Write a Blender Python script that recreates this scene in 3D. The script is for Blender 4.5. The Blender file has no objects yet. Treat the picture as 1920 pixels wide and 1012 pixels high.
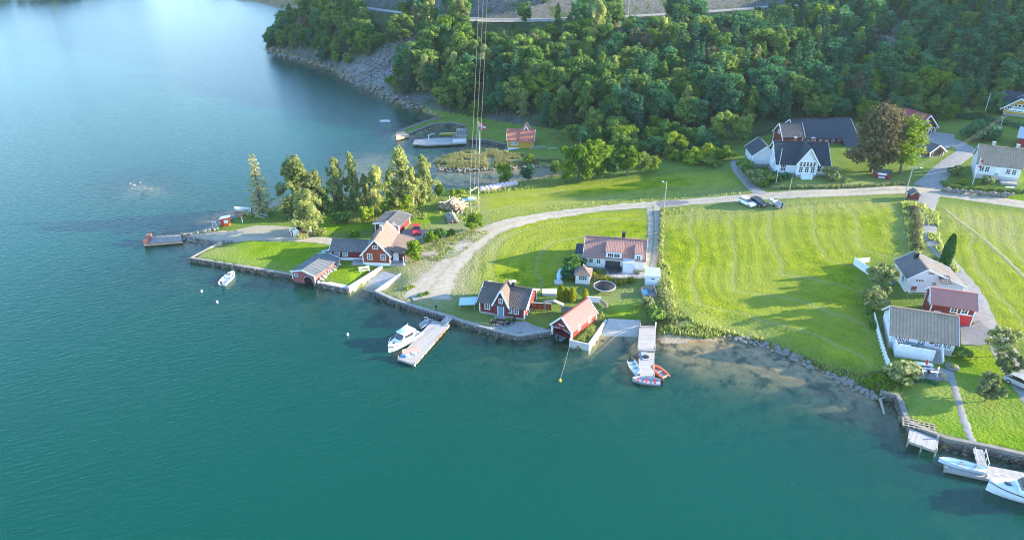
import bpy, bmesh, math, random
import numpy as np
from mathutils import Vector, Matrix

# ------------------------------------------------------------------ camera, sky, sun, exposure
F_PX, TILT, CAM_H = 1290.0, math.radians(27.2), 60.0
SUN_EL, SUN_AZ = math.radians(15.0), math.radians(4.0)      # azimuth measured from +X towards +Y
SUN_STRENGTH, SKY_STRENGTH, EXPOSURE = 3.6, 0.15, 2.42
scene = bpy.context.scene
COL = scene.collection
cam_data = bpy.data.cameras.new('camera')
cam_data.sensor_width = 36.0
cam_data.lens = 36.0 * F_PX / 1920.0
cam_data.clip_start, cam_data.clip_end = 1.0, 8000.0
camera = bpy.data.objects.new('camera', cam_data)
camera.location = (0, 0, CAM_H)
camera.rotation_euler = (math.pi / 2 - TILT, 0, 0)
COL.objects.link(camera)
scene.camera = camera

world = bpy.data.worlds.new('World')
scene.world = world
world.use_nodes = True
wn = world.node_tree
sky = wn.nodes.new('ShaderNodeTexSky')
sky.sky_type = 'NISHITA'
sky.sun_disc = False
sky.sun_elevation = SUN_EL
sky.sun_rotation = math.pi / 2 - SUN_AZ
sky.air_density, sky.dust_density, sky.ozone_density = 1.0, 0.25, 4.0
bg = wn.nodes['Background']
bg.inputs['Strength'].default_value = SKY_STRENGTH
wn.links.new(sky.outputs[0], bg.inputs['Color'])

sun_data = bpy.data.lights.new('sun', 'SUN')
sun_data.energy, sun_data.angle, sun_data.color = SUN_STRENGTH, math.radians(0.5), (1.0, 0.88, 0.68)
sun = bpy.data.objects.new('sun', sun_data)
sd = Vector((math.cos(SUN_EL) * math.cos(SUN_AZ), math.cos(SUN_EL) * math.sin(SUN_AZ), math.sin(SUN_EL)))
sun.rotation_euler = sd.to_track_quat('Z', 'Y').to_euler()
sun.location = (200, 100, 150)
COL.objects.link(sun)
vs = scene.view_settings
vs.view_transform, vs.look, vs.exposure, vs.gamma = 'Standard', 'None', EXPOSURE, 1.0
vs.use_curve_mapping = False
scene.cycles.filter_width = 1.1
scene.cycles.max_bounces = 6
scene.cycles.transparent_max_bounces = 8
scene.cycles.caustics_reflective = False
scene.cycles.caustics_refractive = False

# ------------------------------------------------------------------ survey helpers (photo pixel -> place on the ground)
TC, TS = math.cos(TILT), math.sin(TILT)
def G(px, py, z=0.0):
    u, v = (px - 960) / F_PX, (506 - py) / F_PX
    t = (z - CAM_H) / (-TS + v * TC)
    return (u * t, (TC + v * TS) * t)
def rise(y, py):                       # height z of a point at ground distance y seen at row py
    v = (506 - py) / F_PX
    return CAM_H + y * (v * TC - TS) / (TC + v * TS)
def rnd(a, b): return random.uniform(a, b)
random.seed(7); NR = np.random.default_rng(7)

# ------------------------------------------------------------------ object helpers
def tag(o, label=None, cat=None, group=None, kind=None):
    if label: o['label'] = label
    if cat: o['category'] = cat
    if group: o['group'] = group
    if kind: o['kind'] = kind
    return o
def empty(name, loc=(0, 0, 0), rz=0.0, label=None, cat=None, group=None):
    o = bpy.data.objects.new(name, None)
    o.empty_display_size = 0.3
    o.location, o.rotation_euler = loc, (0, 0, rz)
    COL.objects.link(o)
    return tag(o, label, cat, group)
def mesh_obj(name, me, mat=None, parent=None):
    o = bpy.data.objects.new(name, me)
    if mat is not None and not me.materials: me.materials.append(mat)
    COL.objects.link(o)
    if parent is not None: o.parent = parent
    return o
def copy_tree(o, parent=None):
    c = o.copy(); COL.objects.link(c); c.parent = parent
    for ch in list(o.children): copy_tree(ch, c)
    return c
class MB:
    """collects simple solids, builds one mesh"""
    def __init__(s): s.v, s.f, s.sm = [], [], []
    def add(s, vs_, fs, smooth=False):
        b = len(s.v); s.v += [tuple(p) for p in vs_]
        s.f += [tuple(i + b for i in f) for f in fs]; s.sm += [smooth] * len(fs); return s
    def box(s, x0, x1, y0, y1, z0, z1):
        return s.hexa([(x0, y0, z0), (x1, y0, z0), (x1, y1, z0), (x0, y1, z0), (x0, y0, z1), (x1, y0, z1), (x1, y1, z1), (x0, y1, z1)])
    def hexa(s, p): return s.add(p, [(0, 3, 2, 1), (4, 5, 6, 7), (0, 1, 5, 4), (1, 2, 6, 5), (2, 3, 7, 6), (3, 0, 4, 7)])
    def beam(s, a, b, w, h, up=(0, 0, 1)):
        a, b = Vector(a), Vector(b); d = (b - a).normalized(); up = Vector(up)
        if abs(d.dot(up)) > 0.99: up = Vector((1, 0, 0))
        r = d.cross(up).normalized(); u = r.cross(d).normalized()
        r, u = r * (w / 2), u * (h / 2)
        return s.hexa([a - r - u, a + r - u, b + r - u, b - r - u, a - r + u, a + r + u, b + r + u, b - r + u])
    def tube(s, pts, rad, n=6, cap=True, smooth=True):
        pts = [Vector(p) for p in pts]
        if not hasattr(rad, '__len__'): rad = [rad] * len(pts)
        vv, ff = [], []
        for i, p in enumerate(pts):
            d = (pts[min(i + 1, len(pts) - 1)] - pts[max(i - 1, 0)]).normalized()
            up = Vector((0, 0, 1)) if abs(d.z) < 0.95 else Vector((1, 0, 0))
            r = d.cross(up).normalized(); u = r.cross(d)
            for k in range(n):
                a = 2 * math.pi * k / n
                vv.append(p + (r * math.cos(a) + u * math.sin(a)) * rad[i])
        for i in range(len(pts) - 1):
            for k in range(n):
                k2 = (k + 1) % n
                ff.append((i * n + k, i * n + k2, (i + 1) * n + k2, (i + 1) * n + k))
        s.add(vv, ff, smooth)
        if cap:
            s.add(vv[:n], [tuple(range(n))[::-1]]); s.add(vv[-n:], [tuple(range(n))])
        return s
    def lathe(s, c, prof, n=12, smooth=True):
        vv, ff = [], []
        for r, z in prof:
            for k in range(n):
                a = 2 * math.pi * k / n; vv.append((c[0] + r * math.cos(a), c[1] + r * math.sin(a), c[2] + z))
        for i in range(len(prof) - 1):
            for k in range(n):
                k2 = (k + 1) % n; ff.append((i * n + k, i * n + k2, (i + 1) * n + k2, (i + 1) * n + k))
        s.add(vv, ff, smooth)
        s.add(vv[:n], [tuple(range(n))[::-1]]); s.add(vv[-n:], [tuple(range(n))])
        return s
    def prism(s, poly, z0, z1):        # poly: list of (x,y) or (x,y,z0,z1)
        n = len(poly)
        a = sum(poly[i][0] * poly[(i + 1) % n][1] - poly[(i + 1) % n][0] * poly[i][1] for i in range(n))
        if a < 0: poly = poly[::-1]
        vv = [(p[0], p[1], z0) for p in poly] + [(p[0], p[1], z1) for p in poly]
        ff = [tuple(range(n))[::-1], tuple(range(n, 2 * n))] + [(i, (i + 1) % n, n + (i + 1) % n, n + i) for i in range(n)]
        return s.add(vv, ff)
    def mesh(s, name):
        me = bpy.data.meshes.new(name)
        me.from_pydata(s.v, [], s.f)
        me.polygons.foreach_set('use_smooth', s.sm)
        me.update(); return me
    def build(s, name, mat=None, parent=None): return mesh_obj(name, s.mesh(name), mat, parent)

# ------------------------------------------------------------------ materials
MATS = {}
class NT:
    def __init__(s, name):
        s.m = bpy.data.materials.new(name); s.m.use_nodes = True
        s.t = s.m.node_tree; s.b = s.t.nodes['Principled BSDF']; s.out = s.t.nodes['Material Output']
        MATS[name] = s.m
    def n(s, ty, **kw):
        nd = s.t.nodes.new('ShaderNode' + ty)
        for k, v in kw.items():
            if hasattr(nd, k): setattr(nd, k, v)
            else: nd.inputs[k.replace('_', ' ')].default_value = v
        return nd
    def l(s, a, b): s.t.links.new(a, b)
    def noise(s, scale, detail=3.0, rough=0.55, vec=None, dist=0.0):
        nd = s.n('TexNoise'); nd.inputs['Scale'].default_value = scale; nd.inputs['Detail'].default_value = detail
        nd.inputs['Roughness'].default_value = rough; nd.inputs['Distortion'].default_value = dist
        s.l(vec if vec is not None else s.coord(), nd.inputs['Vector']); return nd.outputs['Fac']
    def coord(s, kind='Object'):
        if not hasattr(s, '_c'): s._c = s.n('TexCoord')
        return s._c.outputs[kind]
    def world(s):
        if not hasattr(s, '_g'): s._g = s.n('NewGeometry')
        return s._g.outputs['Position']
    def ramp(s, fac, stops):
        nd = s.n('ValToRGB'); cr = nd.color_ramp
        while len(cr.elements) < len(stops): cr.elements.new(0.5)
        for e, (p, c) in zip(cr.elements, stops):
            e.position = p; e.color = (c, c, c, 1) if not hasattr(c, '__len__') else (*c[:3], 1)
        s.l(fac, nd.inputs[0]); return nd.outputs[0]
    def mix(s, fac, a, b, mode='MIX'):
        nd = s.n('Mix'); nd.data_type = 'RGBA'; nd.blend_type = mode
        for i, x in ((0, fac), (6, a), (7, b)):
            if hasattr(x, 'is_output'): s.l(x, nd.inputs[i])
            elif i == 0: nd.inputs[0].default_value = x
            else: nd.inputs[i].default_value = (*x[:3], 1)
        return nd.outputs[2]
    def math(s, op, a, b=0.0, c=None):
        nd = s.n('Math', operation=op)
        for i, x in enumerate((a, b) if c is None else (a, b, c)):
            if hasattr(x, 'is_output'): s.l(x, nd.inputs[i])
            else: nd.inputs[i].default_value = x
        return nd.outputs[0]
    def attr(s, name):
        nd = s.n('Attribute'); nd.attribute_name = name; return nd
    def bump(s, h, strength=0.3, dist=0.05):
        nd = s.n('Bump'); nd.inputs['Strength'].default_value = strength; nd.inputs['Distance'].default_value = dist
        s.l(h, nd.inputs['Height']); return nd.outputs[0]
    def scale(s, v, sx, sy, sz, rot=(0, 0, 0)):
        nd = s.n('Mapping'); nd.inputs['Scale'].default_value = (sx, sy, sz); nd.inputs['Rotation'].default_value = rot
        s.l(v, nd.inputs['Vector']); return nd.outputs[0]
    def fin(s, col, rough=0.7, normal=None, spec=0.3, metal=0.0):
        if hasattr(col, 'is_output'): s.l(col, s.b.inputs['Base Color'])
        else: s.b.inputs['Base Color'].default_value = (*col[:3], 1)
        if hasattr(rough, 'is_output'): s.l(rough, s.b.inputs['Roughness'])
        else: s.b.inputs['Roughness'].default_value = rough
        s.b.inputs['Specular IOR Level'].default_value = spec; s.b.inputs['Metallic'].default_value = metal
        if normal is not None: s.l(normal, s.b.inputs['Normal'])
        return s.m
def plain(name, col, rough=0.6, var=0.25, sc=1.5, bump=0.0, bsc=20, spec=0.3, metal=0.0):
    k = NT(name)
    n1 = k.noise(sc, 4)
    c = k.mix(k.math('MULTIPLY', n1, 1.0), [x * (1 - var) for x in col], [min(1, x * (1 + var)) for x in col])
    nr = k.bump(k.noise(bsc, 2), bump, 0.03) if bump else None
    return k.fin(c, rough, nr, spec, metal)
def boards(name, col, per=0.16, axis='Z', var=0.18, rough=0.65):
    """timber boards: fine relief lines and board-to-board tone"""
    k = NT(name)
    co = k.coord()
    sep = k.n('SeparateXYZ'); k.l(co, sep.inputs[0])
    src = sep.outputs['Z'] if axis == 'Z' else k.math('ADD', sep.outputs['X'], sep.outputs['Y']) if axis == 'V' else sep.outputs[axis]
    ph = k.math('DIVIDE', src, per)
    fr = k.math('FRACT', ph); idx = k.math('FLOOR', ph)
    wn_ = k.n('TexWhiteNoise', noise_dimensions='1D'); k.l(idx, wn_.inputs['W'])
    groove = k.math('LESS_THAN', fr, 0.12)
    n1 = k.noise(0.9, 4)
    tone = k.math('MULTIPLY_ADD', wn_.outputs['Value'], var, 1 - var * 0.5)
    tone = k.math('MULTIPLY', tone, k.math('MULTIPLY_ADD', n1, 0.35, 0.82))
    tone = k.math('MULTIPLY', tone, k.math('MULTIPLY_ADD', groove, -0.35, 1.0))
    cm = k.n('Vector' + 'Math', operation='SCALE'); cm.inputs[0].default_value = col; k.l(tone, cm.inputs['Scale'])
    return k.fin(cm.outputs[0], rough, k.bump(k.math('SUBTRACT', 1.0, groove), 0.4, 0.02))
def tiles(name, col, col2, per=0.28, row=0.36, rough=0.75, moss=0.0):
    """roof covering; uv in metres: u along ridge, v down the slope"""
    k = NT(name)
    uv = k.n('UVMap').outputs[0]
    sep = k.n('SeparateXYZ'); k.l(uv, sep.inputs[0])
    pu, pv = k.math('DIVIDE', sep.outputs[0], per), k.math('DIVIDE', sep.outputs[1], row)
    wave = k.math('SINE', k.math('MULTIPLY', pu, 2 * math.pi))
    fv = k.math('FRACT', pv)
    cell = k.n('CombineXYZ'); k.l(k.math('FLOOR', pu), cell.inputs[0]); k.l(k.math('FLOOR', pv), cell.inputs[1])
    wn_ = k.n('TexWhiteNoise', noise_dimensions='2D'); k.l(cell.outputs[0], wn_.inputs['Vector'])
    n1 = k.noise(0.5, 5)
    f = k.math('ADD', k.math('MULTIPLY', wn_.outputs['Value'], 0.45), k.math('MULTIPLY', k.ramp(n1, [(0.3, 0.0), (0.7, 1.0)]), 0.55))
    c = k.mix(f, col, col2)
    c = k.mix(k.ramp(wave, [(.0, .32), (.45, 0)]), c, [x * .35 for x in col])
    if moss: c = k.mix(k.math('MULTIPLY', k.ramp(k.noise(0.35, 6), [(0.5, 0), (0.72, 1)]), moss), c, (0.09, 0.10, 0.05))
    h = k.math('ADD', k.math('MULTIPLY', wave, 0.5), fv)
    return k.fin(c, rough, k.bump(h, 0.7, 0.035), 0.25)
def sheetmetal(name, col, per=0.2, rough=0.45):
    k = NT(name)
    uv = k.n('UVMap').outputs[0]; sep = k.n('SeparateXYZ'); k.l(uv, sep.inputs[0])
    pu = k.math('FRACT', k.math('DIVIDE', sep.outputs[0], per))
    rib = k.math('LESS_THAN', pu, 0.25)
    n1 = k.noise(0.6, 5)
    c = k.mix(n1, [x * 0.8 for x in col], [min(1, x * 1.2) for x in col])
    return k.fin(c, rough, k.bump(rib, 0.6, 0.03), 0.4)

boards('red_boards', (0.235, 0.035, 0.028), 0.15, 'V')
boards('dark_red_boards', (0.16, 0.028, 0.03), 0.15, 'V')
boards('brown_red_boards', (0.29, 0.062, 0.03), 0.14, 'V')
boards('pink_red_boards', (0.33, 0.10, 0.09), 0.15, 'V')
boards('white_boards', (0.74, 0.75, 0.76), 0.17, 'Z', 0.06)
boards('ochre_boards', (0.60, 0.33, 0.045), 0.15, 'Z', 0.12)
boards('bluegrey_boards', (0.33, 0.39, 0.43), 0.15, 'V', 0.1)
boards('deck_boards', (0.36, 0.33, 0.30), 0.16, 'X', 0.3)
boards('deck_boards_y', (0.40, 0.36, 0.32), 0.16, 'Y', 0.3)
boards('grey_timber', (0.27, 0.245, 0.22), 0.18, 'X', 0.35)
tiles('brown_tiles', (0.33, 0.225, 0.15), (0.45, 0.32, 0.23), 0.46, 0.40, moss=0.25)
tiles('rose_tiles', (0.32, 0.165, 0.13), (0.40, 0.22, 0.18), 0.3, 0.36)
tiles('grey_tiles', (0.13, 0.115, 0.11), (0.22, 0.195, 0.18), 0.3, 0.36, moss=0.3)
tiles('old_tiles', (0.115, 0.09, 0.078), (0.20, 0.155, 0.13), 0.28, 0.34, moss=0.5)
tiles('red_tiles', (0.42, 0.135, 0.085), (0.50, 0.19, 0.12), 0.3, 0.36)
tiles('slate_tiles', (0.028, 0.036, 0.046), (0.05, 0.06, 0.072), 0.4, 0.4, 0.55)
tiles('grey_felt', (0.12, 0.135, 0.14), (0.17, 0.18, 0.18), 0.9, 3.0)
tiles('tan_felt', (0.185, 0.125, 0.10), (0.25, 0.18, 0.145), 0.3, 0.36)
sheetmetal('pink_metal', (0.21, 0.05, 0.045))
sheetmetal('pink_metal_shade_lift', (0.44, 0.165, 0.13))  # pink metal lightened in colour to offset shade on the garage roof
sheetmetal('barn_metal', (0.30, 0.062, 0.06))
sheetmetal('grey_metal', (0.40, 0.43, 0.46))
plain('white_trim', (0.80, 0.80, 0.79), 0.5, 0.05)
plain('white_paint', (0.78, 0.79, 0.80), 0.35, 0.04, spec=0.5)
plain('grey_paint', (0.36, 0.38, 0.40), 0.5, 0.1)
plain('black_paint', (0.018, 0.019, 0.021), 0.4, 0.2)
plain('dark_metal', (0.05, 0.052, 0.055), 0.45, 0.2)
plain('galvanised', (0.42, 0.43, 0.44), 0.45, 0.15, metal=0.3)
plain('red_paint', (0.55, 0.03, 0.035), 0.35, 0.1, spec=0.5)
plain('orange_paint', (0.72, 0.13, 0.02), 0.45, 0.12)
plain('orange_rubber', (0.62, 0.16, 0.07), 0.5, 0.1)
plain('yellow_paint', (0.62, 0.47, 0.03), 0.45, 0.1)
plain('blue_tarp', (0.03, 0.22, 0.50), 0.5, 0.25, 3)
plain('pale_blue_tarp', (0.42, 0.58, 0.68), 0.45, 0.12, 3)
plain('pale_blue_paint', (0.60, 0.70, 0.75), 0.4, 0.06)
plain('pink_canvas', (0.50, 0.27, 0.25), 0.7, 0.12)
plain('teal_paint', (0.14, 0.24, 0.29), 0.5, 0.1)
plain('concrete', (0.31, 0.29, 0.265), 0.85, 0.28, 0.9, 0.4, 8)
plain('pale_concrete', (0.50, 0.47, 0.43), 0.85, 0.15, 0.8, 0.3, 8)
plain('dark_stone', (0.125, 0.115, 0.10), 0.9, 0.45, 1.3, 0.6, 5)
plain('stone', (0.22, 0.20, 0.17), 0.9, 0.4, 1.1, 0.6, 5)
plain('weathered_wood', (0.34, 0.29, 0.235), 0.85, 0.35, 2.5, 0.4, 14)
plain('raw_wood', (0.47, 0.34, 0.21), 0.8, 0.25, 2.5, 0.4, 14)
plain('pole_wood', (0.36, 0.31, 0.26), 0.85, 0.25, 2.0)
plain('brick_red', (0.30, 0.12, 0.085), 0.85, 0.3, 4)
plain('bark', (0.13, 0.105, 0.085), 0.9, 0.4, 3, 0.5, 10)
plain('birch_bark', (0.55, 0.53, 0.50), 0.8, 0.35, 5)
plain('rubber', (0.022, 0.022, 0.023), 0.7, 0.2)
plain('bale_wrap', (0.66, 0.50, 0.48), 0.4, 0.08, 2.5, 0.3, 6, 0.5)
plain('weed', (0.10, 0.085, 0.035), 0.8, 0.5, 2)
plain('flag_cloth', (0.42, 0.03, 0.05), 0.8, 0.05)
def glass(name, col, rough=0.08):
    k = NT(name); return k.fin(col, rough, None, 0.8)
glass('window_glass', (0.022, 0.028, 0.033)); glass('pale_window_glass', (0.20, 0.25, 0.28), 0.15); glass('car_glass', (0.012, 0.015, 0.018), 0.05)

# ================================================================== THE LAND: shoreline, heights, seabed
# shoreline traced at the water line; Q marks a built quay edge starting at that vertex
SHORE = [(2350, 1010, 1), (1990, 893, 1), (1920, 868, 1), (1850, 852, 1), (1770, 836, 1), (1700, 806, 1), (1690, 788, 1), (1682, 762, 1), (1677, 752, 1),
 (1648, 745, 0), (1632, 742, 0), (1608, 731, 0), (1580, 714, 0), (1545, 700, 0), (1505, 680, 0), (1462, 659, 0), (1420, 644, 0), (1370, 635, 0), (1300, 642, 0),
 (1240, 643, 0), (1231, 640, 0), (1229, 612, 1), (1200, 609, 0), (1196, 622, 0), (1146, 618, 0), (1136, 612, 1), (1104, 657, 1), (1067, 649, 1), (1071, 637, 1), (1089, 616, 1),
 (1060, 604, 1), (1035, 624, 1), (1033, 629, 1), (974, 638, 1), (938, 631, 1), (872, 613, 1), (838, 601, 1), (780, 584, 1), (735, 569, 1), (703, 554, 1), (722, 539, 0),
 (700, 524, 1), (656, 549, 1), (596, 536, 1), (592, 531, 1), (609, 516, 1), (570, 510, 1), (551, 524, 1), (548, 522, 1), (357, 490, 1), (414, 459, 0), (436, 455, 0), (345, 450, 0), (338, 443, 0),
 (362, 437, 0), (397, 431, 0), (408, 424, 0), (432, 411, 0), (455, 404, 0), (476, 400, 0), (505, 392, 0), (540, 380, 0), (600, 374, 0), (680, 372, 0), (760, 366, 0),
 (815, 360, 0), (870, 354, 0), (905, 350, 0), (960, 344, 0), (1000, 338, 0), (1050, 330, 0), (1062, 320, 0), (1044, 308, 0), (1010, 312, 0), (960, 316, 0), (900, 319, 0),
 (860, 321, 0), (822, 319, 0), (811, 306, 0), (822, 297, 0), (860, 288, 0), (885, 281, 0), (920, 279, 0), (950, 281, 1), (948, 276, 1), (915, 268, 1), (880, 266, 0), (868, 262, 0),
 (878, 250, 0), (872, 238, 0), (845, 233, 0), (812, 236, 0), (780, 248, 0), (757, 258, 0), (742, 257, 0), (742, 251, 0), (790, 232, 0), (826, 222, 0), (815, 214, 0), (786, 205, 0), (740, 190, 0),
 (700, 170, 0), (660, 150, 0), (625, 131, 0), (560, 113, 0), (520, 101, 0), (503, 95, 0)]
shore = [G(x, y, 0.0) for x, y, q in SHORE]
quay = [q for x, y, q in SHORE]
for p in [(-122, 385), (-112, 430), (-135, 500), (-180, 557), (-226, 594), (-330, 680), (-900, 2500), (2500, 2500), (2500, 60)]:
    shore.append(p); quay.append(0)
quay[-1] = 1
SH = np.array(shore); QF = np.array(quay)

def inside(X, Y, P):
    P = np.asarray(P); r = np.zeros(X.shape, bool); n = len(P)
    for i in range(n):
        x0, y0 = P[i]; x1, y1 = P[(i + 1) % n]
        if y0 == y1: continue
        c = ((y0 > Y) != (y1 > Y)) & (X < (x1 - x0) * (Y - y0) / (y1 - y0) + x0)
        r ^= c
    return r
def segdist(X, Y, A, B):
    dx, dy = B[0] - A[0], B[1] - A[1]; L2 = dx * dx + dy * dy + 1e-9
    t = np.clip(((X - A[0]) * dx + (Y - A[1]) * dy) / L2, 0, 1)
    return np.hypot(X - A[0] - t * dx, Y - A[1] - t * dy)
def linedist(X, Y, P, closed=False):
    d = np.full(X.shape, 1e9); n = len(P)
    for i in range(n if closed else n - 1): d = np.minimum(d, segdist(X, Y, P[i], P[(i + 1) % n]))
    return d
class RBF:
    def __init__(s, pts, vals):
        s.p = np.array(pts); v = np.array(vals); n = len(v)
        R = np.hypot(s.p[:, None, 0] - s.p[None, :, 0], s.p[:, None, 1] - s.p[None, :, 1])
        A = np.zeros((n + 1, n + 1)); A[:n, :n] = R; A[:n, n] = 1; A[n, :n] = 1
        s.w = np.linalg.solve(A, np.append(v, 0.0))
    def __call__(s, X, Y):
        r = np.full(X.shape, s.w[-1])
        for (px, py), w in zip(s.p, s.w): r += w * np.hypot(X - px, Y - py)
        return r
HP = [(400, 478, .8), (450, 480, .85), (560, 490, .9), (620, 520, .9), (650, 538, .8), (760, 545, 1.0), (720, 500, 1.0), (810, 580, .85), (900, 606, .85), (985, 622, .8), (1010, 590, 1.0), (1100, 615, .9), (1120, 580, 1.0), (1180, 575, 1.1), (1240, 625, .8),
 (1400, 632, 1.0), (1500, 655, 1.1), (1600, 700, 1.1), (1700, 760, 1.1), (1850, 825, 1.15), (1920, 850, 1.15), (500, 440, .9), (400, 437, .6), (600, 452, .95), (700, 400, 1.3), (640, 400, 1.1), (800, 420, 1.6), (780, 480, 1.3), (900, 420, 1.8), (940, 380, 1.6),
 (900, 480, 1.6), (1000, 450, 1.8), (1150, 480, 1.9), (1100, 530, 1.4), (1200, 510, 1.8), (1250, 400, 2.4), (1400, 385, 3.6), (1600, 365, 4.8), (1740, 350, 5.4), (1920, 395, 5.2), (1300, 500, 2.0), (1300, 600, 1.3), (1500, 480, 2.8), (1600, 580, 2.3), (1725, 655, 2.4),
 (1670, 600, 2.4), (1800, 580, 3.0), (1750, 440, 4.2), (1900, 520, 3.8), (1900, 680, 2.2), (1780, 740, 1.5), (1990, 700, 2.6), (850, 303, .7), (920, 290, .9), (960, 285, 1.0), (1000, 300, .9), (1000, 345, .9), (1100, 345, 1.5), (1100, 300, 1.4), (1300, 330, 3.2), (1490, 335, 5.3),
 (1600, 300, 6.3), (1800, 300, 7.0), (1900, 345, 6.4), (1880, 230, 9.3), (1740, 250, 7.6), (1530, 268, 6.8), (1400, 290, 5.0), (1250, 300, 2.9), (1100, 270, 2.0), (1000, 245, 2.2), (930, 250, 1.2), (870, 228, 1.0), (800, 228, .6), (2300, 400, 6.0), (2300, 800, 3.0), (2200, 230, 12.0)]
h_flat = RBF([G(x, y, z) for x, y, z in HP], [z for x, y, z in HP])
FOOT = [(-175, 557), (-112, 430)] + [G(x, y, z) for x, y, z in [(503, 95, 0), (560, 113, 0), (625, 131, 0), (660, 150, 0), (700, 170, 0), (740, 190, 0), (786, 205, 0), (830, 214, .6), (900, 224, 1.3), (1000, 238, 2.2),
 (1100, 255, 2.3), (1200, 268, 2.8), (1300, 266, 4), (1400, 264, 5.4), (1480, 240, 7), (1600, 225, 8), (1700, 206, 9), (1780, 203, 10), (1865, 186, 11.5), (1990, 178, 13), (2300, 170, 17)]]
ROADLINE3 = [(-150, 640, 20.0)] + [(*G(x, y, z), z) for x, y, z in [(520, -14, 21), (600, 2, 22), (700, 18, 22), (800, 29, 22), (900, 37, 22), (1000, 38, 22), (1150, 33.5, 22), (1300, 25.5, 22.5), (1400, 18, 23.5), (1480, 12, 24.5), (1620, 6, 27), (1765, 4, 30), (1900, 0, 33), (2300, 0, 36)]]
ROADLINE = [(a, b) for a, b, c in ROADLINE3]
h_road = RBF(ROADLINE, [c for a, b, c in ROADLINE3])
HILL_POLY = FOOT + [(2500, 300), (2500, 2500), (-900, 2500)]
UP_POLY = ROADLINE + [(2500, 300), (2500, 2500), (-900, 2500)]
DP = [(1240, 655, .35), (1300, 690, .9), (1400, 700, .8), (1330, 660, .5), (1500, 735, .8), (1600, 780, .8), (1640, 800, .9), (1660, 770, 1.6), (1250, 725, 3.0), (1400, 780, 3.6), (1500, 812, 3.8), (1600, 840, 4), (1160, 650, .7), (1165, 690, 2.0), (1212, 660, 1.3), (1212, 740, 3.5),
 (900, 650, 3.0), (1010, 655, 1.7), (1050, 700, 3.4), (1085, 670, 1.6), (800, 610, 2.6), (700, 545, .7), (680, 575, 3.0), (640, 600, 5), (450, 530, 4), (330, 470, 1.6), (380, 470, .9), (300, 440, 3), (640, 300, 1.0), (700, 290, 1.0), (600, 310, 2.2), (660, 330, .9), (760, 300, 1.5), (560, 340, 2.2), (520, 300, 6),
 (250, 348, .45), (300, 353, .8), (345, 358, 2.0), (200, 348, 2.2), (270, 335, 1.6), (270, 375, 2.5), (380, 340, 5), (850, 338, 1.2), (940, 330, .8), (1030, 320, .35), (800, 250, 2.0), (900, 274, 1.6), (730, 240, 4), (800, 285, 1.4),
 (300, 600, 9), (600, 800, 9), (1000, 850, 9), (1400, 920, 9), (1750, 950, 8), (1850, 880, 3.5), (1720, 860, 3.0), (200, 200, 9), (450, 250, 9), (640, 190, 8), (600, 60, 9), (100, 50, 9), (100, 450, 9), (150, 900, 9), (900, 720, 6), (450, 420, 4)]
d_sea = RBF([G(x, y, 0) for x, y, z in DP], [z for x, y, z in DP])
def sstep(a, b, x):
    t = np.clip((x - a) / (b - a), 0, 1); return t * t * (3 - 2 * t)
def vnoise(X, Y, sc, seed=0, octv=3):
    r = np.zeros(X.shape); amp = 1.0; tot = 0.0
    for o in range(octv):
        g = np.random.default_rng(seed * 31 + o).random((64, 64)) * 2 - 1
        u, v = X / sc * 2 ** o, Y / sc * 2 ** o
        i, j = np.floor(u).astype(int), np.floor(v).astype(int); fu, fv = u - i, v - j
        fu, fv = fu * fu * (3 - 2 * fu), fv * fv * (3 - 2 * fv)
        a, b, c, d = g[i % 64, j % 64], g[(i + 1) % 64, j % 64], g[i % 64, (j + 1) % 64], g[(i + 1) % 64, (j + 1) % 64]
        r += amp * (a * (1 - fu) * (1 - fv) + b * fu * (1 - fv) + c * (1 - fu) * fv + d * fu * fv); tot += amp; amp *= .5
    return r / tot
def terrain(X, Y):
    X = np.asarray(X, float); Y = np.asarray(Y, float)
    land = inside(X, Y, SH)
    dn = np.full(X.shape, 1e9); dq = np.full(X.shape, 1e9); n = len(SH)
    for i in range(n):
        d = segdist(X, Y, SH[i], SH[(i + 1) % n])
        if QF[i]: dq = np.minimum(dq, d)
        else: dn = np.minimum(dn, d)
    z = np.clip(h_flat(X, Y), 0.3, 16) + 0.10 * vnoise(X, Y, 9, 3)
    df, dr = linedist(X, Y, FOOT), linedist(X, Y, ROADLINE)
    hill = inside(X, Y, HILL_POLY); up = inside(X, Y, UP_POLY)
    dr2 = np.maximum(dr - 8.5, 0)
    t = df / (df + dr2 + 1e-6); hr = np.clip(h_road(X, Y), 18, 40)
    zh = z + (hr - z) * t + vnoise(X, Y, 22, 5) * 2.0 * np.minimum(1, df / 12) * np.minimum(1, dr2 / 8)
    k = dr2
    east = 1 - .8 * sstep(70, 160, X)
    zu = hr + np.minimum(k * 1.5, 17) * east + np.maximum(k - 11, 0) * 0.42 * east + vnoise(X, Y, 14, 8) * 2.2 * np.minimum(1, dr2 / 6)
    zu = np.minimum(zu, 120)
    z = np.where(hill, np.where(up, zu, zh), z)
    shade_spur = 66 * sstep(165, 262, X) * sstep(165, 192, Y)  # unseen hill right of view, shaped so its shadow covers farm and wood
    z = np.where(land, np.maximum(z, shade_spur), z)
    rocky = hill & (df < 60)
    zn = np.where(hill, 0.05 + dn * 1.1, 0.02 + 0.22 * dn + 0.06 * vnoise(X, Y, 1.6, 9) * np.minimum(1, dn))
    zl = np.minimum(z, zn + np.where(hill, 0, np.maximum(dn - 5, 0)))
    dep = np.minimum(np.clip(d_sea(X, Y), 0.15, 9), np.minimum(0.04 + 0.20 * dn + 0.02 * dn * dn, 0.9 + 0.25 * dq))
    dep = dep + 0.12 * vnoise(X, Y, 2.2, 4) * np.minimum(1, dep)
    return np.where(land, zl, -np.maximum(dep, 0.02)), land, hill, up, df, dr, np.minimum(dn, dq), dn
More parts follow.
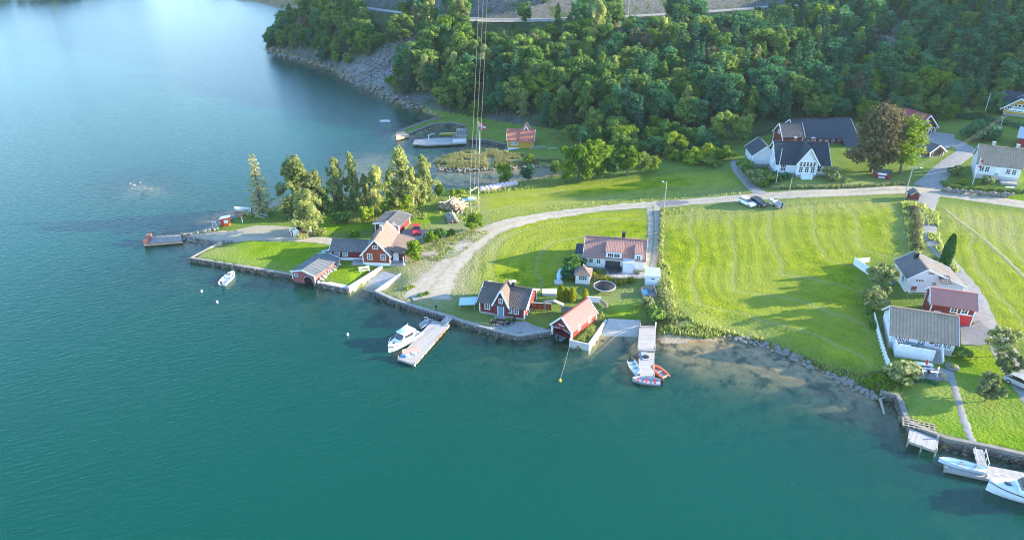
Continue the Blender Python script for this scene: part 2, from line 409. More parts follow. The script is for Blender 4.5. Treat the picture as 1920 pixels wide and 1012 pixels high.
def axis(lo, hi, st, lim0, lim1, gr=1.25):
    a = list(np.arange(lo, hi + 1e-6, st)); s = st
    while a[-1] < lim1: s *= gr; a.append(a[-1] + s)
    s = st; b = []
    x = lo
    while x > lim0: s *= gr; x -= s; b.append(x)
    return np.array(b[::-1] + a)
XS = axis(-108, 140, 0.7, -3000, 3000)
YS = np.concatenate([axis(60, 218, 0.7, -400, 218)[:-1], axis(218, 420, 1.6, 217, 4000, 1.25)])
YS = np.unique(np.round(YS, 3))
GX, GY = np.meshgrid(XS, YS)
TZ, LAND, HILL, UP, DF, DR, DSH, DNAT = terrain(GX, GY)
TZ = np.where((GY > 800) | (np.abs(GX) > 900), np.minimum(TZ, 60), TZ)
def gz(x, y):                                           # height of the finished ground sheet
    i = int(np.clip(np.searchsorted(XS, x) - 1, 0, len(XS) - 2)); j = int(np.clip(np.searchsorted(YS, y) - 1, 0, len(YS) - 2))
    u, v = (x - XS[i]) / (XS[i + 1] - XS[i]), (y - YS[j]) / (YS[j + 1] - YS[j])
    return float(TZ[j, i] * (1 - u) * (1 - v) + TZ[j, i + 1] * u * (1 - v) + TZ[j + 1, i] * (1 - u) * v + TZ[j + 1, i + 1] * u * v)
def gzv(x, y):
    i = np.clip(np.searchsorted(XS, x) - 1, 0, len(XS) - 2); j = np.clip(np.searchsorted(YS, y) - 1, 0, len(YS) - 2)
    u, v = (x - XS[i]) / (XS[i + 1] - XS[i]), (y - YS[j]) / (YS[j + 1] - YS[j])
    return TZ[j, i] * (1 - u) * (1 - v) + TZ[j, i + 1] * u * (1 - v) + TZ[j + 1, i] * (1 - u) * v + TZ[j + 1, i + 1] * u * v
RAY = np.concatenate([np.arange(50, 260, .5), np.arange(260, 700, 1.0)])
def PG(px, py, z0=1.0):                                 # photo pixel -> first point of the ground sheet on that line of sight
    u, v = (px - 960) / F_PX, (506 - py) / F_PX
    dy, dz = TC + v * TS, -TS + v * TC
    t = RAY / dy; x, y, z = u * t, RAY, CAM_H + dz * t
    hit = np.nonzero(z <= np.maximum(gzv(x, y), 0.0))[0]
    i = int(hit[0]) if len(hit) else len(RAY) - 1
    if i > 0:
        g = np.maximum(gzv(x[i - 1:i + 1], y[i - 1:i + 1]), 0.0); e0, e1 = z[i - 1] - g[0], z[i] - g[1]
        w = e0 / (e0 - e1 + 1e-9); X, Y = x[i - 1] + (x[i] - x[i - 1]) * w, y[i - 1] + (y[i] - y[i - 1]) * w
    else: X, Y = x[0], y[0]
    return (float(X), float(Y), gz(X, Y))
def grid_mesh(name, Z, mats, X=None, Y=None):
    X = GX if X is None else X; Y = GY if Y is None else Y
    ny, nx = Z.shape
    me = bpy.data.meshes.new(name)
    co = np.stack([X, Y, Z], -1).reshape(-1, 3).astype(np.float32)
    idx = np.arange(ny * nx).reshape(ny, nx)
    q = np.stack([idx[:-1, :-1], idx[:-1, 1:], idx[1:, 1:], idx[1:, :-1]], -1).reshape(-1, 4)
    me.vertices.add(len(co)); me.vertices.foreach_set('co', co.ravel())
    me.loops.add(q.size); me.loops.foreach_set('vertex_index', q.ravel().astype(np.int32))
    me.polygons.add(len(q)); me.polygons.foreach_set('loop_start', np.arange(0, q.size, 4, dtype=np.int32))
    me.polygons.foreach_set('use_smooth', np.ones(len(q), bool))
    me.update(calc_edges=True)
    for m in mats: me.materials.append(m)
    return me
def set_attr(me, name, arr):
    a = me.attributes.new(name, 'FLOAT', 'POINT'); a.data.foreach_set('value', np.ascontiguousarray(arr, np.float32).ravel())

# ---- what covers the ground (plots traced at ground level)
def region(pts, z=1.5, feather=1.2):
    P = [PG(x, y, z)[:2] for x, y in pts]
    d = linedist(GX, GY, P, True); s = np.where(inside(GX, GY, P), d, -d)
    return np.clip(s / feather * .5 + .5, 0, 1), s
FIELD = [(1250, 392), (1330, 388), (1400, 386), (1560, 376), (1690, 374), (1702, 400), (1706, 475), (1612, 490), (1618, 560), (1640, 640), (1660, 700), (1600, 690), (1540, 676), (1470, 648), (1420, 634), (1330, 622), (1255, 608), (1242, 540)]
FIELD2 = [(935, 432), (1010, 408), (1100, 398), (1212, 393), (1216, 440), (1214, 462), (1100, 440), (1085, 500), (1055, 520), (1040, 545), (1000, 545), (900, 528), (872, 540), (868, 505), (890, 470)]
FIELD3 = [(905, 365), (960, 352), (1050, 345), (1180, 335), (1280, 325), (1375, 325), (1395, 350), (1300, 366), (1200, 380), (1080, 388), (990, 400), (930, 412), (905, 395)]
FIELD4 = [(1765, 385), (1920, 400), (2100, 420), (2100, 640), (1920, 640), (1860, 610), (1835, 560), (1790, 500), (1765, 440)]
LAWNS = [[(375, 486), (418, 458), (520, 452), (618, 460), (620, 480), (600, 475), (552, 505), (548, 519)], [(612, 520), (640, 495), (700, 497), (712, 505), (655, 532)], [(1140, 570), (1200, 560), (1205, 600), (1140, 596)],
 [(1675, 700), (1690, 650), (1780, 690), (1800, 650), (1900, 660), (1990, 720), (1990, 870), (1850, 845), (1700, 795), (1690, 750)], [(1560, 335), (1690, 330), (1690, 350), (1460, 350), (1440, 340)], [(600, 400), (700, 395), (760, 400), (830, 395), (830, 425), (760, 420), (600, 440)],
 [(1780, 360), (1920, 368), (1990, 378), (1990, 385), (1830, 378)]]
DRY = [([(770, 505), (860, 440), (930, 425), (885, 485), (866, 545), (810, 570), (755, 565)], 1.5), ([(760, 480), (830, 425), (905, 425), (850, 480), (790, 510)], 1.1), ([(820, 296), (910, 284), (1000, 300), (1000, 312), (900, 316), (825, 315)], .75), ([(845, 400), (890, 375), (905, 400), (905, 425), (850, 420)], .6),
 ([(900, 406), (1000, 390), (1150, 378), (1300, 368), (1390, 362), (1390, 352), (1280, 358), (1100, 375), (960, 392)], .55), ([(1250, 395), (1400, 386), (1690, 373), (1700, 384), (1560, 392), (1400, 398), (1255, 412)], .55), ([(1700, 385), (1730, 400), (1735, 470), (1712, 475), (1690, 440)], .6), ([(1236, 560), (1262, 580), (1330, 612), (1420, 632), (1420, 640), (1330, 634), (1236, 632)], .7),
 ([(1200, 545), (1140, 545), (1140, 560), (1200, 556)], .6), ([(365, 486), (418, 460), (430, 470), (400, 487), (520, 515), (520, 519)], .65), ([(710, 553), (750, 520), (800, 545), (760, 570)], .5), ([(1690, 700), (1760, 700), (1900, 760), (1900, 772), (1740, 770), (1700, 790), (1680, 745)], .35), ([(790, 580), (900, 600), (930, 612), (900, 612), (800, 590)], .45), ([(1765, 385), (1920, 405), (1920, 470), (1830, 440), (1780, 430)], .5), ([(1560, 338), (1690, 335), (1690, 350), (1450, 350), (1450, 344)], .7)]
fld = np.zeros(GX.shape); sw = np.zeros(GX.shape)
GUIDE = [[(1262, 385), (1252, 440), (1250, 540), (1270, 590), (1330, 614), (1420, 630), (1480, 650), (1560, 685)], [(872, 540), (868, 505), (890, 470), (935, 432), (1010, 408), (1100, 398), (1212, 393)],
 [(905, 412), (990, 400), (1080, 388), (1200, 380), (1395, 350)], [(1770, 385), (1768, 440), (1800, 505), (1860, 610)]]
def curve(P, n=6):
    P = [np.array(p, float) for p in P]; out = []
    for i in range(len(P) - 1):
        a, b, c, d = P[max(i - 1, 0)], P[i], P[i + 1], P[min(i + 2, len(P) - 1)]
        for t in np.arange(n) / n: out.append(.5 * (2 * b + (c - a) * t + (2 * a - 5 * b + 4 * c - d) * t * t + (3 * b - a - 3 * c + d) * t ** 3))
    return out + [P[-1]]
for R_, g_ in zip((FIELD, FIELD2, FIELD3, FIELD4), GUIDE):
    m, s = region(R_, 2.0, 2.0); fld = np.maximum(fld, m)
    sw = np.where(s > -1, linedist(GX, GY, curve([PG(x, y)[:2] for x, y in g_])), sw)
lawn = np.zeros(GX.shape)
for R_ in LAWNS: lawn = np.maximum(lawn, region(R_, 1.0, 0.8)[0])
dry = np.zeros(GX.shape)
for R_, a in DRY: dry = np.maximum(dry, a * region(R_, 1.5, 5.0)[0])
sand = region([(1229, 650), (1229, 626), (1300, 629), (1372, 628), (1400, 640), (1300, 650)], .6, 1.2)[0]
sand = np.maximum(sand, region([(690, 538), (716, 506), (752, 514), (722, 545)], .5, .6)[0])
scree = region([(628, 134), (660, 152), (700, 172), (738, 188), (726, 158), (752, 128), (800, 92), (790, 72), (740, 84), (690, 108), (650, 124)], 10, 4)[0]
scree = np.maximum(scree, region([(1635, 115), (1665, 40), (1690, 40), (1700, 90), (1680, 140), (1645, 135)], 24, 5)[0])
bare = region([(738, 191), (775, 172), (830, 178), (845, 205), (830, 214), (786, 206)], 5, 3)[0]
bare = np.maximum(bare, region([(505, 97), (540, 98), (628, 112), (630, 134), (560, 115)], 4, 3)[0])
bare = np.maximum(bare, region([(900, 228), (930, 200), (1010, 215), (1020, 236), (960, 240)], 5, 3)[0] * .8)
slope = np.hypot(np.gradient(TZ, XS, axis=1), np.gradient(TZ, YS, axis=0))
forest = np.where(HILL, np.clip(DF / 5, 0, 1), 0.0)
seabed = np.clip(-TZ / 0.25 + 0.3, 0, 1) * (~LAND) + np.where(LAND & (TZ < .25), .6, 0)

# ---- ground sheet
def meadow_material():
    k = NT('meadow_cover')
    W = k.world()
    fine, mid, big = k.noise(2.4, 3, .65, W), k.noise(.33, 3, .6, W), k.noise(.05, 2, .5, W)
    A = lambda n: k.attr(n).outputs['Fac']
    grass = k.mix(k.ramp(mid, [(.3, 0), (.7, 1)]), (.095, .155, .022), (.155, .21, .034))
    grass = k.mix(k.math('MULTIPLY', k.ramp(fine, [(.35, 0), (.75, 1)]), .55), grass, (.20, .235, .075))
    # hay field: mown swaths follow the plot's long side, tyre tracks between them
    d1 = k.math('ADD', A('swath'), k.math('MULTIPLY_ADD', big, 9.0, k.math('MULTIPLY', mid, 2.0)))
    swl = k.math('SINE', k.math('MULTIPLY', d1, 2 * math.pi / 2.7))
    trk = k.ramp(k.math('SINE', k.math('MULTIPLY', d1, 2 * math.pi / 8.1)), [(.90, 0), (.99, 1)])
    f1 = k.math('ADD', k.math('MULTIPLY_ADD', swl, .05, .5), k.math('MULTIPLY_ADD', mid, 1.5, -.75))
    f1 = k.math('ADD', f1, k.math('MULTIPLY_ADD', fine, 1.7, -.85))
    field = k.mix(k.ramp(f1, [(.15, 0), (.85, 1)]), (.11, .175, .008), (.28, .305, .018))
    field = k.mix(k.math('MULTIPLY', k.ramp(big, [(.40, 0), (.60, 1)]), .55), field, (.25, .265, .05))
    field = k.mix(k.math('MULTIPLY', trk, .32), field, (.33, .30, .14))
    lawn_ = k.mix(k.ramp(k.math('ADD', k.math('MULTIPLY', mid, .7), k.math('MULTIPLY', fine, .3)), [(.35, 0), (.65, 1)]), (.11, .205, .010), (.21, .275, .02))
    c = k.mix(A('field'), grass, field)
    c = k.mix(A('lawn'), c, lawn_)
    dcol = k.mix(k.ramp(fine, [(.3, 0), (.7, 1)]), (.25, .21, .115), (.42, .35, .235))
    dcol = k.mix(k.math('MULTIPLY', k.ramp(mid, [(.45, 0), (.65, 1)]), .6), dcol, (.16, .20, .05))
    dmask = k.math('MULTIPLY', A('dry'), k.ramp(k.math('ADD', k.math('MULTIPLY', mid, .6), k.math('MULTIPLY', fine, .4)), [(.30, .35), (.62, 1.25)]))
    c = k.mix(dmask, c, dcol)
    sandc = k.mix(k.ramp(fine, [(.3, 0), (.7, 1)]), (.28, .215, .145), (.40, .32, .23))
    c = k.mix(A('sand'), c, sandc)
    h = k.math('ADD', fine, k.math('MULTIPLY', k.math('MULTIPLY', swl, A('field')), .12))
    return k.fin(c, 1.0, k.bump(h, .75, .28), .0)
def hill_material():
    k = NT('hillside_cover')
    W = k.world(); A = lambda n: k.attr(n).outputs['Fac']
    fine = k.noise(1.6, 4, .65, W); mid = k.noise(.24, 3, .6, W)
    c = k.mix(k.ramp(fine, [(.3, 0), (.7, 1)]), (.03, .045, .014), (.085, .105, .035))
    sc_ = k.n('TexVoronoi', feature='DISTANCE_TO_EDGE'); sc_.inputs['Scale'].default_value = .7; k.l(W, sc_.inputs['Vector'])
    rockc = k.mix(k.ramp(fine, [(.3, 0), (.7, 1)]), (.05, .05, .05), (.19, .185, .175))
    rockc = k.mix(k.math('MULTIPLY', k.ramp(mid, [(.50, 0), (.62, 1)]), .85), rockc, (.05, .09, .03))
    c = k.mix(A('rock'), c, rockc)
    scol = k.mix(fine, (.16, .155, .15), (.36, .345, .325))
    scol = k.mix(k.ramp(sc_.outputs['Distance'], [(.0, 1), (.10, 0)]), scol, (.03, .03, .03))
    c = k.mix(A('scree'), c, scol)
    h = k.math('ADD', k.math('MULTIPLY', fine, 2.5), k.math('MULTIPLY', k.math('MULTIPLY', sc_.outputs['Distance'], A('scree')), 4.0))
    return k.fin(c, .9, k.bump(h, .8, .3), .1)
def seabed_material():
    k = NT('seabed_cover')
    W = k.world()
    n1, n2 = k.noise(.8, 3, .6, W), k.noise(.42, 4, .62, k.scale(W, 1, 1, 1, (0, 0, .5)))
    bed = k.mix(k.ramp(n1, [(.35, 0), (.65, 1)]), (.23, .15, .07), (.34, .235, .12))
    bed = k.mix(k.ramp(n2, [(.50, 0), (.62, 1)]), bed, (.055, .048, .02))
    return k.fin(bed, .9, None, .1)
rock = np.clip((slope - .95) / .35, 0, 1) * HILL
rock = np.maximum(rock, bare)
rock = np.maximum(rock, np.where(HILL & (DSH < 3.5), .9, 0)); rock = np.where(UP & (DR > 6.4), np.maximum(rock, .85 * (DR < 26)), rock)
gme = grid_mesh('ground', TZ, [meadow_material(), hill_material(), seabed_material()])
cellm = np.where(HILL[:-1, :-1], 1, 0); cellm = np.where(TZ[:-1, :-1] < -.06, 2, cellm)
gme.polygons.foreach_set('material_index', cellm.ravel().astype(np.int32))
for nm_, ar in (('field', fld), ('swath', sw), ('lawn', lawn), ('dry', dry), ('rock', rock), ('scree', scree), ('sand', sand)): set_attr(gme, nm_, ar)
ground = tag(mesh_obj('ground', gme), kind='structure')

# ---- water sheet: clear over the shallows, turbid teal where deep
def water_material():
    k = NT('fjord_water')
    W = k.world()
    dep = k.attr('depth').outputs['Fac']
    body = k.n('BsdfDiffuse'); body.inputs['Color'].default_value = (.001, .064, .042, 1)
    tr = k.n('BsdfTransparent'); k.l(k.mix(k.ramp(k.math('DIVIDE', dep, 3.0), [(0, 0), (1, 1)]), (.96, .98, .97), (.42, .72, .66)), tr.inputs['Color'])
    opq = k.math('SUBTRACT', 1.0, k.math('POWER', 2.718, k.math('MULTIPLY', dep, -.36)))
    m1 = k.n('MixShader'); k.l(opq, m1.inputs[0]); k.l(tr.outputs[0], m1.inputs[1]); k.l(body.outputs[0], m1.inputs[2])
    wv = k.scale(W, 1.0, 1.0, 1.0, (0, 0, math.radians(-22)))
    w1 = k.noise(1.0, 3, .6, k.scale(wv, .45, 1.5, 1))
    w2 = k.noise(1.0, 2, .5, k.scale(wv, 1.6, 3.6, 1))
    calm = k.ramp(k.noise(.018, 3, .55, k.scale(W, 1, .5, 1)), [(.35, .7), (.65, 1.0)])
    h = k.math('MULTIPLY', k.math('ADD', w1, k.math('MULTIPLY', w2, .35)), calm)
    nb = k.n('Bump'); nb.inputs['Strength'].default_value = .55; nb.inputs['Distance'].default_value = .18; k.l(h, nb.inputs['Height'])
    gl = k.n('BsdfGlossy'); gl.inputs['Roughness'].default_value = .16; k.l(nb.outputs[0], gl.inputs['Normal'])
    fr = k.n('Fresnel'); fr.inputs['IOR'].default_value = 1.333; k.l(nb.outputs[0], fr.inputs['Normal'])
    W; top_only = k.math('MULTIPLY', fr.outputs[0], k.math('SUBTRACT', 1.0, k._g.outputs['Backfacing']))   # seen from below light passes (no total reflection)
    m2 = k.n('MixShader'); k.l(top_only, m2.inputs[0]); k.l(m1.outputs[0], m2.inputs[1]); k.l(gl.outputs[0], m2.inputs[2])
    k.t.nodes.remove(k.b); k.l(m2.outputs[0], k.out.inputs['Surface'])
    return k.m
sx, sy = slice(0, None, 2), slice(0, None, 2)
wx, wy = GX[sy, sx], GY[sy, sx]
wme = grid_mesh('water', np.zeros(wx.shape), [water_material()], wx, wy)
set_attr(wme, 'depth', np.maximum(0, -TZ[sy, sx]))
water = tag(mesh_obj('water', wme), kind='structure')

# ---- roads, tracks, paths: sheets laid on the ground
def gravel_material(name, c1, c2, grass=.35):
    k = NT(name); W = k.world()
    c = k.mix(k.ramp(k.noise(1.2, 5, .65, W), [(.3, 0), (.7, 1)]), c1, c2)
    uv = k.n('UVMap').outputs[0]; sep = k.n('SeparateXYZ'); k.l(uv, sep.inputs[0])
    mid = k.math('ABSOLUTE', k.math('SUBTRACT', sep.outputs[0], .5))
    strip = k.ramp(k.math('ADD', mid, k.math('MULTIPLY_ADD', k.noise(1.0, 3, .6, W), .12, -.06)), [(.02, 1), (.10, 0), (.40, 0), (.52, 1)])
    c = k.mix(k.math('MULTIPLY', strip, grass), c, (.19, .20, .085))
    return k.fin(c, .95, k.bump(k.noise(5, 3, .6, W), .5, .06), .1)
gravel_material('road_gravel', (.33, .275, .205), (.46, .39, .30), .3)
gravel_material('track_gravel', (.29, .25, .195), (.43, .375, .30), .95)
gravel_material('yard_gravel', (.23, .215, .195), (.34, .32, .29), .0)
gravel_material('pale_asphalt', (.25, .235, .215), (.34, .32, .29), .0)
gravel_material('worn_asphalt', (.155, .15, .15), (.22, .215, .21), .0)
gravel_material('faint_path', (.20, .20, .075), (.32, .29, .15), .0)
gravel_material('patio_slabs', (.22, .215, .205), (.32, .31, .295), .0)
gravel_material('ramp_concrete', (.36, .33, .29), (.48, .44, .39), .0)
def smooth_line(pts, n=8):
    out = []; P = [np.array(p, float) for p in pts]
    for i in range(len(P) - 1):
        a, b, c, d = P[max(i - 1, 0)], P[i], P[i + 1], P[min(i + 2, len(P) - 1)]
        for k in range(n):
            t = k / n
            out.append(.5 * ((2 * b) + (-a + c) * t + (2 * a - 5 * b + 4 * c - d) * t * t + (-a + 3 * b - 3 * c + d) * t ** 3))
    out.append(P[-1]); return out
def strip(name, pts, width, mat, lift=.05, jit=.12, n=10, cols=5, z0=2.0):
    C = smooth_line([PG(x, y, z0)[:2] for x, y in pts], n)
    ws = width if hasattr(width, '__len__') else [width] * len(pts)
    vv, ff, uvs = [], [], []; m = len(C)
    for i, c in enumerate(C):
        d = C[min(i + 1, m - 1)] - C[max(i - 1, 0)]; d = d / (np.hypot(*d) + 1e-9); nrm = np.array((-d[1], d[0]))
        w = np.interp(i / (m - 1) * (len(pts) - 1), range(len(pts)), ws)
        a, b = w / 2 + rnd(-jit, jit), w / 2 + rnd(-jit, jit)
        for q in range(cols):
            t = q / (cols - 1); p = c + nrm * (-a + (a + b) * t)
            vv.append((p[0], p[1], gz(p[0], p[1]) + lift - (.04 if q in (0, cols - 1) else 0))); uvs.append((t, i * .3))
    for i in range(m - 1):
        for q in range(cols - 1): ff.append((i * cols + q, i * cols + q + 1, (i + 1) * cols + q + 1, (i + 1) * cols + q))
    return sheet(name, vv, ff, uvs, mat)
def sheet(name, vv, ff, uvs, mat):
    me = bpy.data.meshes.new(name); me.from_pydata(vv, [], ff)
    uvl = me.uv_layers.new(name='UVMap')
    for lp in me.loops: uvl.data[lp.index].uv = uvs[lp.vertex_index]
    if me.polygons and me.polygons[0].normal.z < 0: me.flip_normals()
    me.polygons.foreach_set('use_smooth', [True] * len(me.polygons)); me.update()
    return tag(mesh_obj(name, me, MATS[mat]), kind='structure')
def patch(name, pts, mat, lift=.06, z0=1.2, step=1.0, flat=None):
    """irregular plot laid on the ground: fan of small cells clipped to its outline"""
    P = [PG(x, y, z0)[:2] for x, y in pts]
    bm = bmesh.new(); vsx = [bm.verts.new((x, y, 0)) for x, y in P]; f = bm.faces.new(vsx)
    if f.normal.z < 0: f.normal_flip()
    xs = [p[0] for p in P]; ys = [p[1] for p in P]
    for ax, lo, hi in ((0, min(xs), max(xs)), (1, min(ys), max(ys))):
        t = lo + step
        while t < hi:
            co = (t, 0, 0) if ax == 0 else (0, t, 0); no = (1, 0, 0) if ax == 0 else (0, 1, 0)
            bmesh.ops.bisect_plane(bm, geom=bm.verts[:] + bm.edges[:] + bm.faces[:], plane_co=co, plane_no=no); t += step
    for v in bm.verts: v.co.z = (gz(v.co.x, v.co.y) if flat is None else flat) + lift
    bmesh.ops.recalc_face_normals(bm, faces=bm.faces[:])
    me = bpy.data.meshes.new(name); bm.to_mesh(me); bm.free()
    if me.polygons[0].normal.z < 0: me.flip_normals()
    return tag(mesh_obj(name, me, MATS[mat]), kind='structure')
strip('gravel_road', [(800, 560), (815, 530), (840, 500), (880, 460), (920, 432), (1000, 409), (1080, 397), (1160, 388), (1235, 383)], [9, 7, 5.5, 5, 5.2, 4.2, 3.6, 3.6, 3.8], 'road_gravel', jit=.35)
strip('road', [(1225, 384), (1300, 378), (1400, 370.5), (1500, 364), (1600, 360), (1700, 356), (1760, 361), (1830, 371), (1920, 384), (2050, 405)], [3.6, 3.5, 3.6, 3.8, 4, 4.4, 4.6, 4.4, 4.2, 4.2], 'road_gravel', .06, z0=4)
strip('asphalt_crossing', [(1232, 383.5), (1262, 381), (1290, 379.2)], [2.6, 3.2, 1.6], 'worn_asphalt', .085)
strip('farm_track', [(1224, 386), (1226, 420), (1225, 450), (1222, 480), (1216, 505)], [3.0, 2.6, 2.6, 2.6, 2.4], 'track_gravel', .055)
strip('driveway', [(1742, 362), (1738, 395), (1742, 430), (1752, 455), (1790, 505), (1820, 545), (1845, 600), (1875, 640), (1900, 690), (1960, 770)], [4.5, 3.0, 2.8, 2.8, 2.8, 3.2, 3.6, 3.6, 3.6, 4], 'yard_gravel', .055, z0=3.5)
strip('farm_lane', [(1738, 352), (1752, 335), (1768, 318), (1790, 300), (1812, 283), (1790, 268), (1770, 262)], [6, 4.6, 4.2, 4.2, 4.2, 5, 6], 'yard_gravel', .052, z0=6)
strip('house_lane', [(1432, 367), (1412, 352), (1395, 335), (1380, 315), (1378, 300)], [3.2, 2.6, 2.3, 2.2, 2.0], 'yard_gravel', .05, z0=4)
strip('field_path', [(1772, 392), (1800, 415), (1840, 445), (1890, 490), (1960, 560)], [.9] * 5, 'faint_path', .04, .15, z0=4)
strip('garden_path', [(1782, 700), (1790, 725), (1797, 750), (1806, 780), (1818, 815), (1828, 836)], [.9] * 6, 'yard_gravel', .045, .12)
strip('quay_road', [(345, 445), (400, 441), (470, 441), (520, 442), (580, 448), (640, 455)], [2.2, 3.4, 5.5, 5.5, 3.0, 2.6], 'road_gravel', .05, .2, z0=.8)
patch('gravel_yard', [(440, 432), (480, 423), (525, 424), (560, 428), (548, 444), (470, 444)], 'road_gravel', .07)
patch('farm_yard', [(1712, 262), (1718, 252), (1755, 248), (1790, 252), (1788, 270), (1770, 284), (1735, 295), (1700, 300), (1690, 285), (1705, 274)], 'yard_gravel', .045, 7)
patch('garage_yard', [(1800, 610), (1820, 612), (1835, 600), (1862, 625), (1860, 642), (1836, 648), (1802, 646)], 'worn_asphalt', .075, 2.6)
patch('car_yard', [(752, 432), (775, 428), (800, 432), (802, 444), (775, 452), (756, 448)], 'yard_gravel', .05)
def strip_line(name, P3, width, mat, lift=.12, off=0.0, cols=3):
    C = smooth_line([p[:2] for p in P3], 10); m = len(C); vv, ff, uvs = [], [], []
    for i, c in enumerate(C):
        d = C[min(i + 1, m - 1)] - C[max(i - 1, 0)]; d = d / (np.hypot(*d) + 1e-9); nrm = np.array((-d[1], d[0]))
        z = max(gz(*(c + nrm * o)) for o in (-3, 0, 3))
        for q in range(cols):
            p = c + nrm * (off - width / 2 + width * q / (cols - 1)); vv.append((p[0], p[1], z + lift)); uvs.append((q / (cols - 1), i))
    for i in range(m - 1):
        for q in range(cols - 1): ff.append((i * cols + q, i * cols + q + 1, (i + 1) * cols + q + 1, (i + 1) * cols + q))
    return sheet(name, vv, ff, uvs, mat), C
main_road, ROADC = strip_line('main_road', ROADLINE3, 6.5, 'pale_asphalt', .15)
la_ = [(p[0], p[1] - 5.6, 0) for p in ROADC if -25 < p[0] < 24]
if len(la_) > 3: strip_line('lay_by', la_[::2], 3.6, 'road_gravel', .10)

# ================================================================== BUILDINGS
def loc_from(pL, pR, z=None):
    a, b = PG(*pL), PG(*pR)
    if z is None: z = (a[2] + b[2]) / 2
    a, b = G(*pL, z), G(*pR, z)
    return Vector(((a[0] + b[0]) / 2, (a[1] + b[1]) / 2, z)), math.atan2(b[1] - a[1], b[0] - a[0]), math.hypot(b[0] - a[0], b[1] - a[1])
def hh(root, lx, ly, py):              # local height of a point above the root seen at row py
    c, s = math.cos(root.rotation_euler.z), math.sin(root.rotation_euler.z)
    return rise(root.location.y + s * lx + c * ly, py) - root.location.z
def lx_at(root, px, ly=0.0, z=1.0):    # local x whose image column is px (on the line ly)
    lo, hi = -40.0, 40.0
    c, s = math.cos(root.rotation_euler.z), math.sin(root.rotation_euler.z)
    def col(lx):
        x, y, dz = root.location.x + c * lx - s * ly, root.location.y + s * lx + c * ly, root.location.z + z - CAM_H
        return 960 + F_PX * x / (y * TC - dz * TS)
    for _ in range(40):
        m = (lo + hi) / 2
        if col(m) < px: lo = m
        else: hi = m
    return (lo + hi) / 2
def slab(parent, name, p0, p1, p2, p3, th, mat):
    """roof plane: p0-p1 along the ridge, p3-p2 along the eave; uv in metres"""
    P = [Vector(p) for p in (p0, p1, p2, p3)]
    n = (P[1] - P[0]).cross(P[3] - P[0]).normalized()
    if n.z < 0: n = -n
    V = P + [p - n * th for p in P]
    fs = [(0, 1, 2, 3), (7, 6, 5, 4), (0, 4, 5, 1), (1, 5, 6, 2), (2, 6, 7, 3), (3, 7, 4, 0)]
    me = bpy.data.meshes.new(name); me.from_pydata([tuple(v) for v in V], [], fs)
    if me.polygons[0].normal.z < 0: me.flip_normals()
    U = (P[1] - P[0]).normalized(); D = (P[3] - P[0]); D = (D - U * D.dot(U)).normalized()
    uvl = me.uv_layers.new(name='UVMap')
    for lp in me.loops:
        q = V[lp.vertex_index] - P[0]; uvl.data[lp.index].uv = (q.dot(U) + 50, q.dot(D) + 50)
    me.update(); return mesh_obj(name, me, MATS[mat], parent)
class Face:
    def __init__(s, o, u, n): s.o, s.u, s.n = Vector(o), Vector(u), Vector(n)
    def box(s, mb, u0, u1, z0, z1, d0, d1):
        p = lambda u, z, d: s.o + s.u * u + Vector((0, 0, z)) + s.n * d
        return mb.hexa([p(u0, z0, d1), p(u1, z0, d1), p(u1, z0, d0), p(u0, z0, d0), p(u0, z1, d1), p(u1, z1, d1), p(u1, z1, d0), p(u0, z1, d0)])
def window(parent, face, u, z, w, h, nx=2, ny=2, fr=.10, frame='white_trim', pane='window_glass', name='window'):
    mb = MB(); u0, u1, z0, z1 = u - w / 2, u + w / 2, z - h / 2, z + h / 2
    face.box(mb, u0 - fr, u0, z0 - fr, z1 + fr, -.02, .07); face.box(mb, u1, u1 + fr, z0 - fr, z1 + fr, -.02, .07)
    face.box(mb, u0, u1, z1, z1 + fr, -.02, .07); face.box(mb, u0, u1, z0 - fr, z0, -.02, .09)
    for i in range(1, nx): face.box(mb, u0 + w * i / nx - .03, u0 + w * i / nx + .03, z0, z1, 0, .055)
    for i in range(1, ny): face.box(mb, u0, u1, z0 + h * i / ny - .025, z0 + h * i / ny + .025, 0, .05)
    o = mb.build(name, MATS[frame], parent)
    face.box(MB(), 0, 0, 0, 0, 0, 0)
    m2 = MB(); face.box(m2, u0, u1, z0, z1, -.02, .02); m2.build('pane', MATS[pane], o)
    return o
def door(parent, face, u, z0, w=.95, h=2.05, mat='teal_paint', frame='white_trim', glass_=False):
    mb = MB(); fr = .12
    face.box(mb, u - w / 2 - fr, u - w / 2, z0, z0 + h + fr, -.02, .07); face.box(mb, u + w / 2, u + w / 2 + fr, z0, z0 + h + fr, -.02, .07)
    face.box(mb, u - w / 2, u + w / 2, z0 + h, z0 + h + fr, -.02, .07)
    m2 = MB(); face.box(m2, u - w / 2, u + w / 2, z0, z0 + h, -.02, .035)
    for a, b in ((.15, .85), (1.05, 1.85)):
        if b < h: face.box(m2, u - w * .34, u + w * .34, z0 + a, z0 + b, .03, .055)
    d = m2.build('door', MATS[mat], parent); mb.build('frame', MATS[frame], d)
    hb = MB(); face.box(hb, u + w * .36, u + w * .42, z0 + .98, z0 + 1.06, .03, .11); hb.build('handle', MATS['dark_metal'], d)
    return d
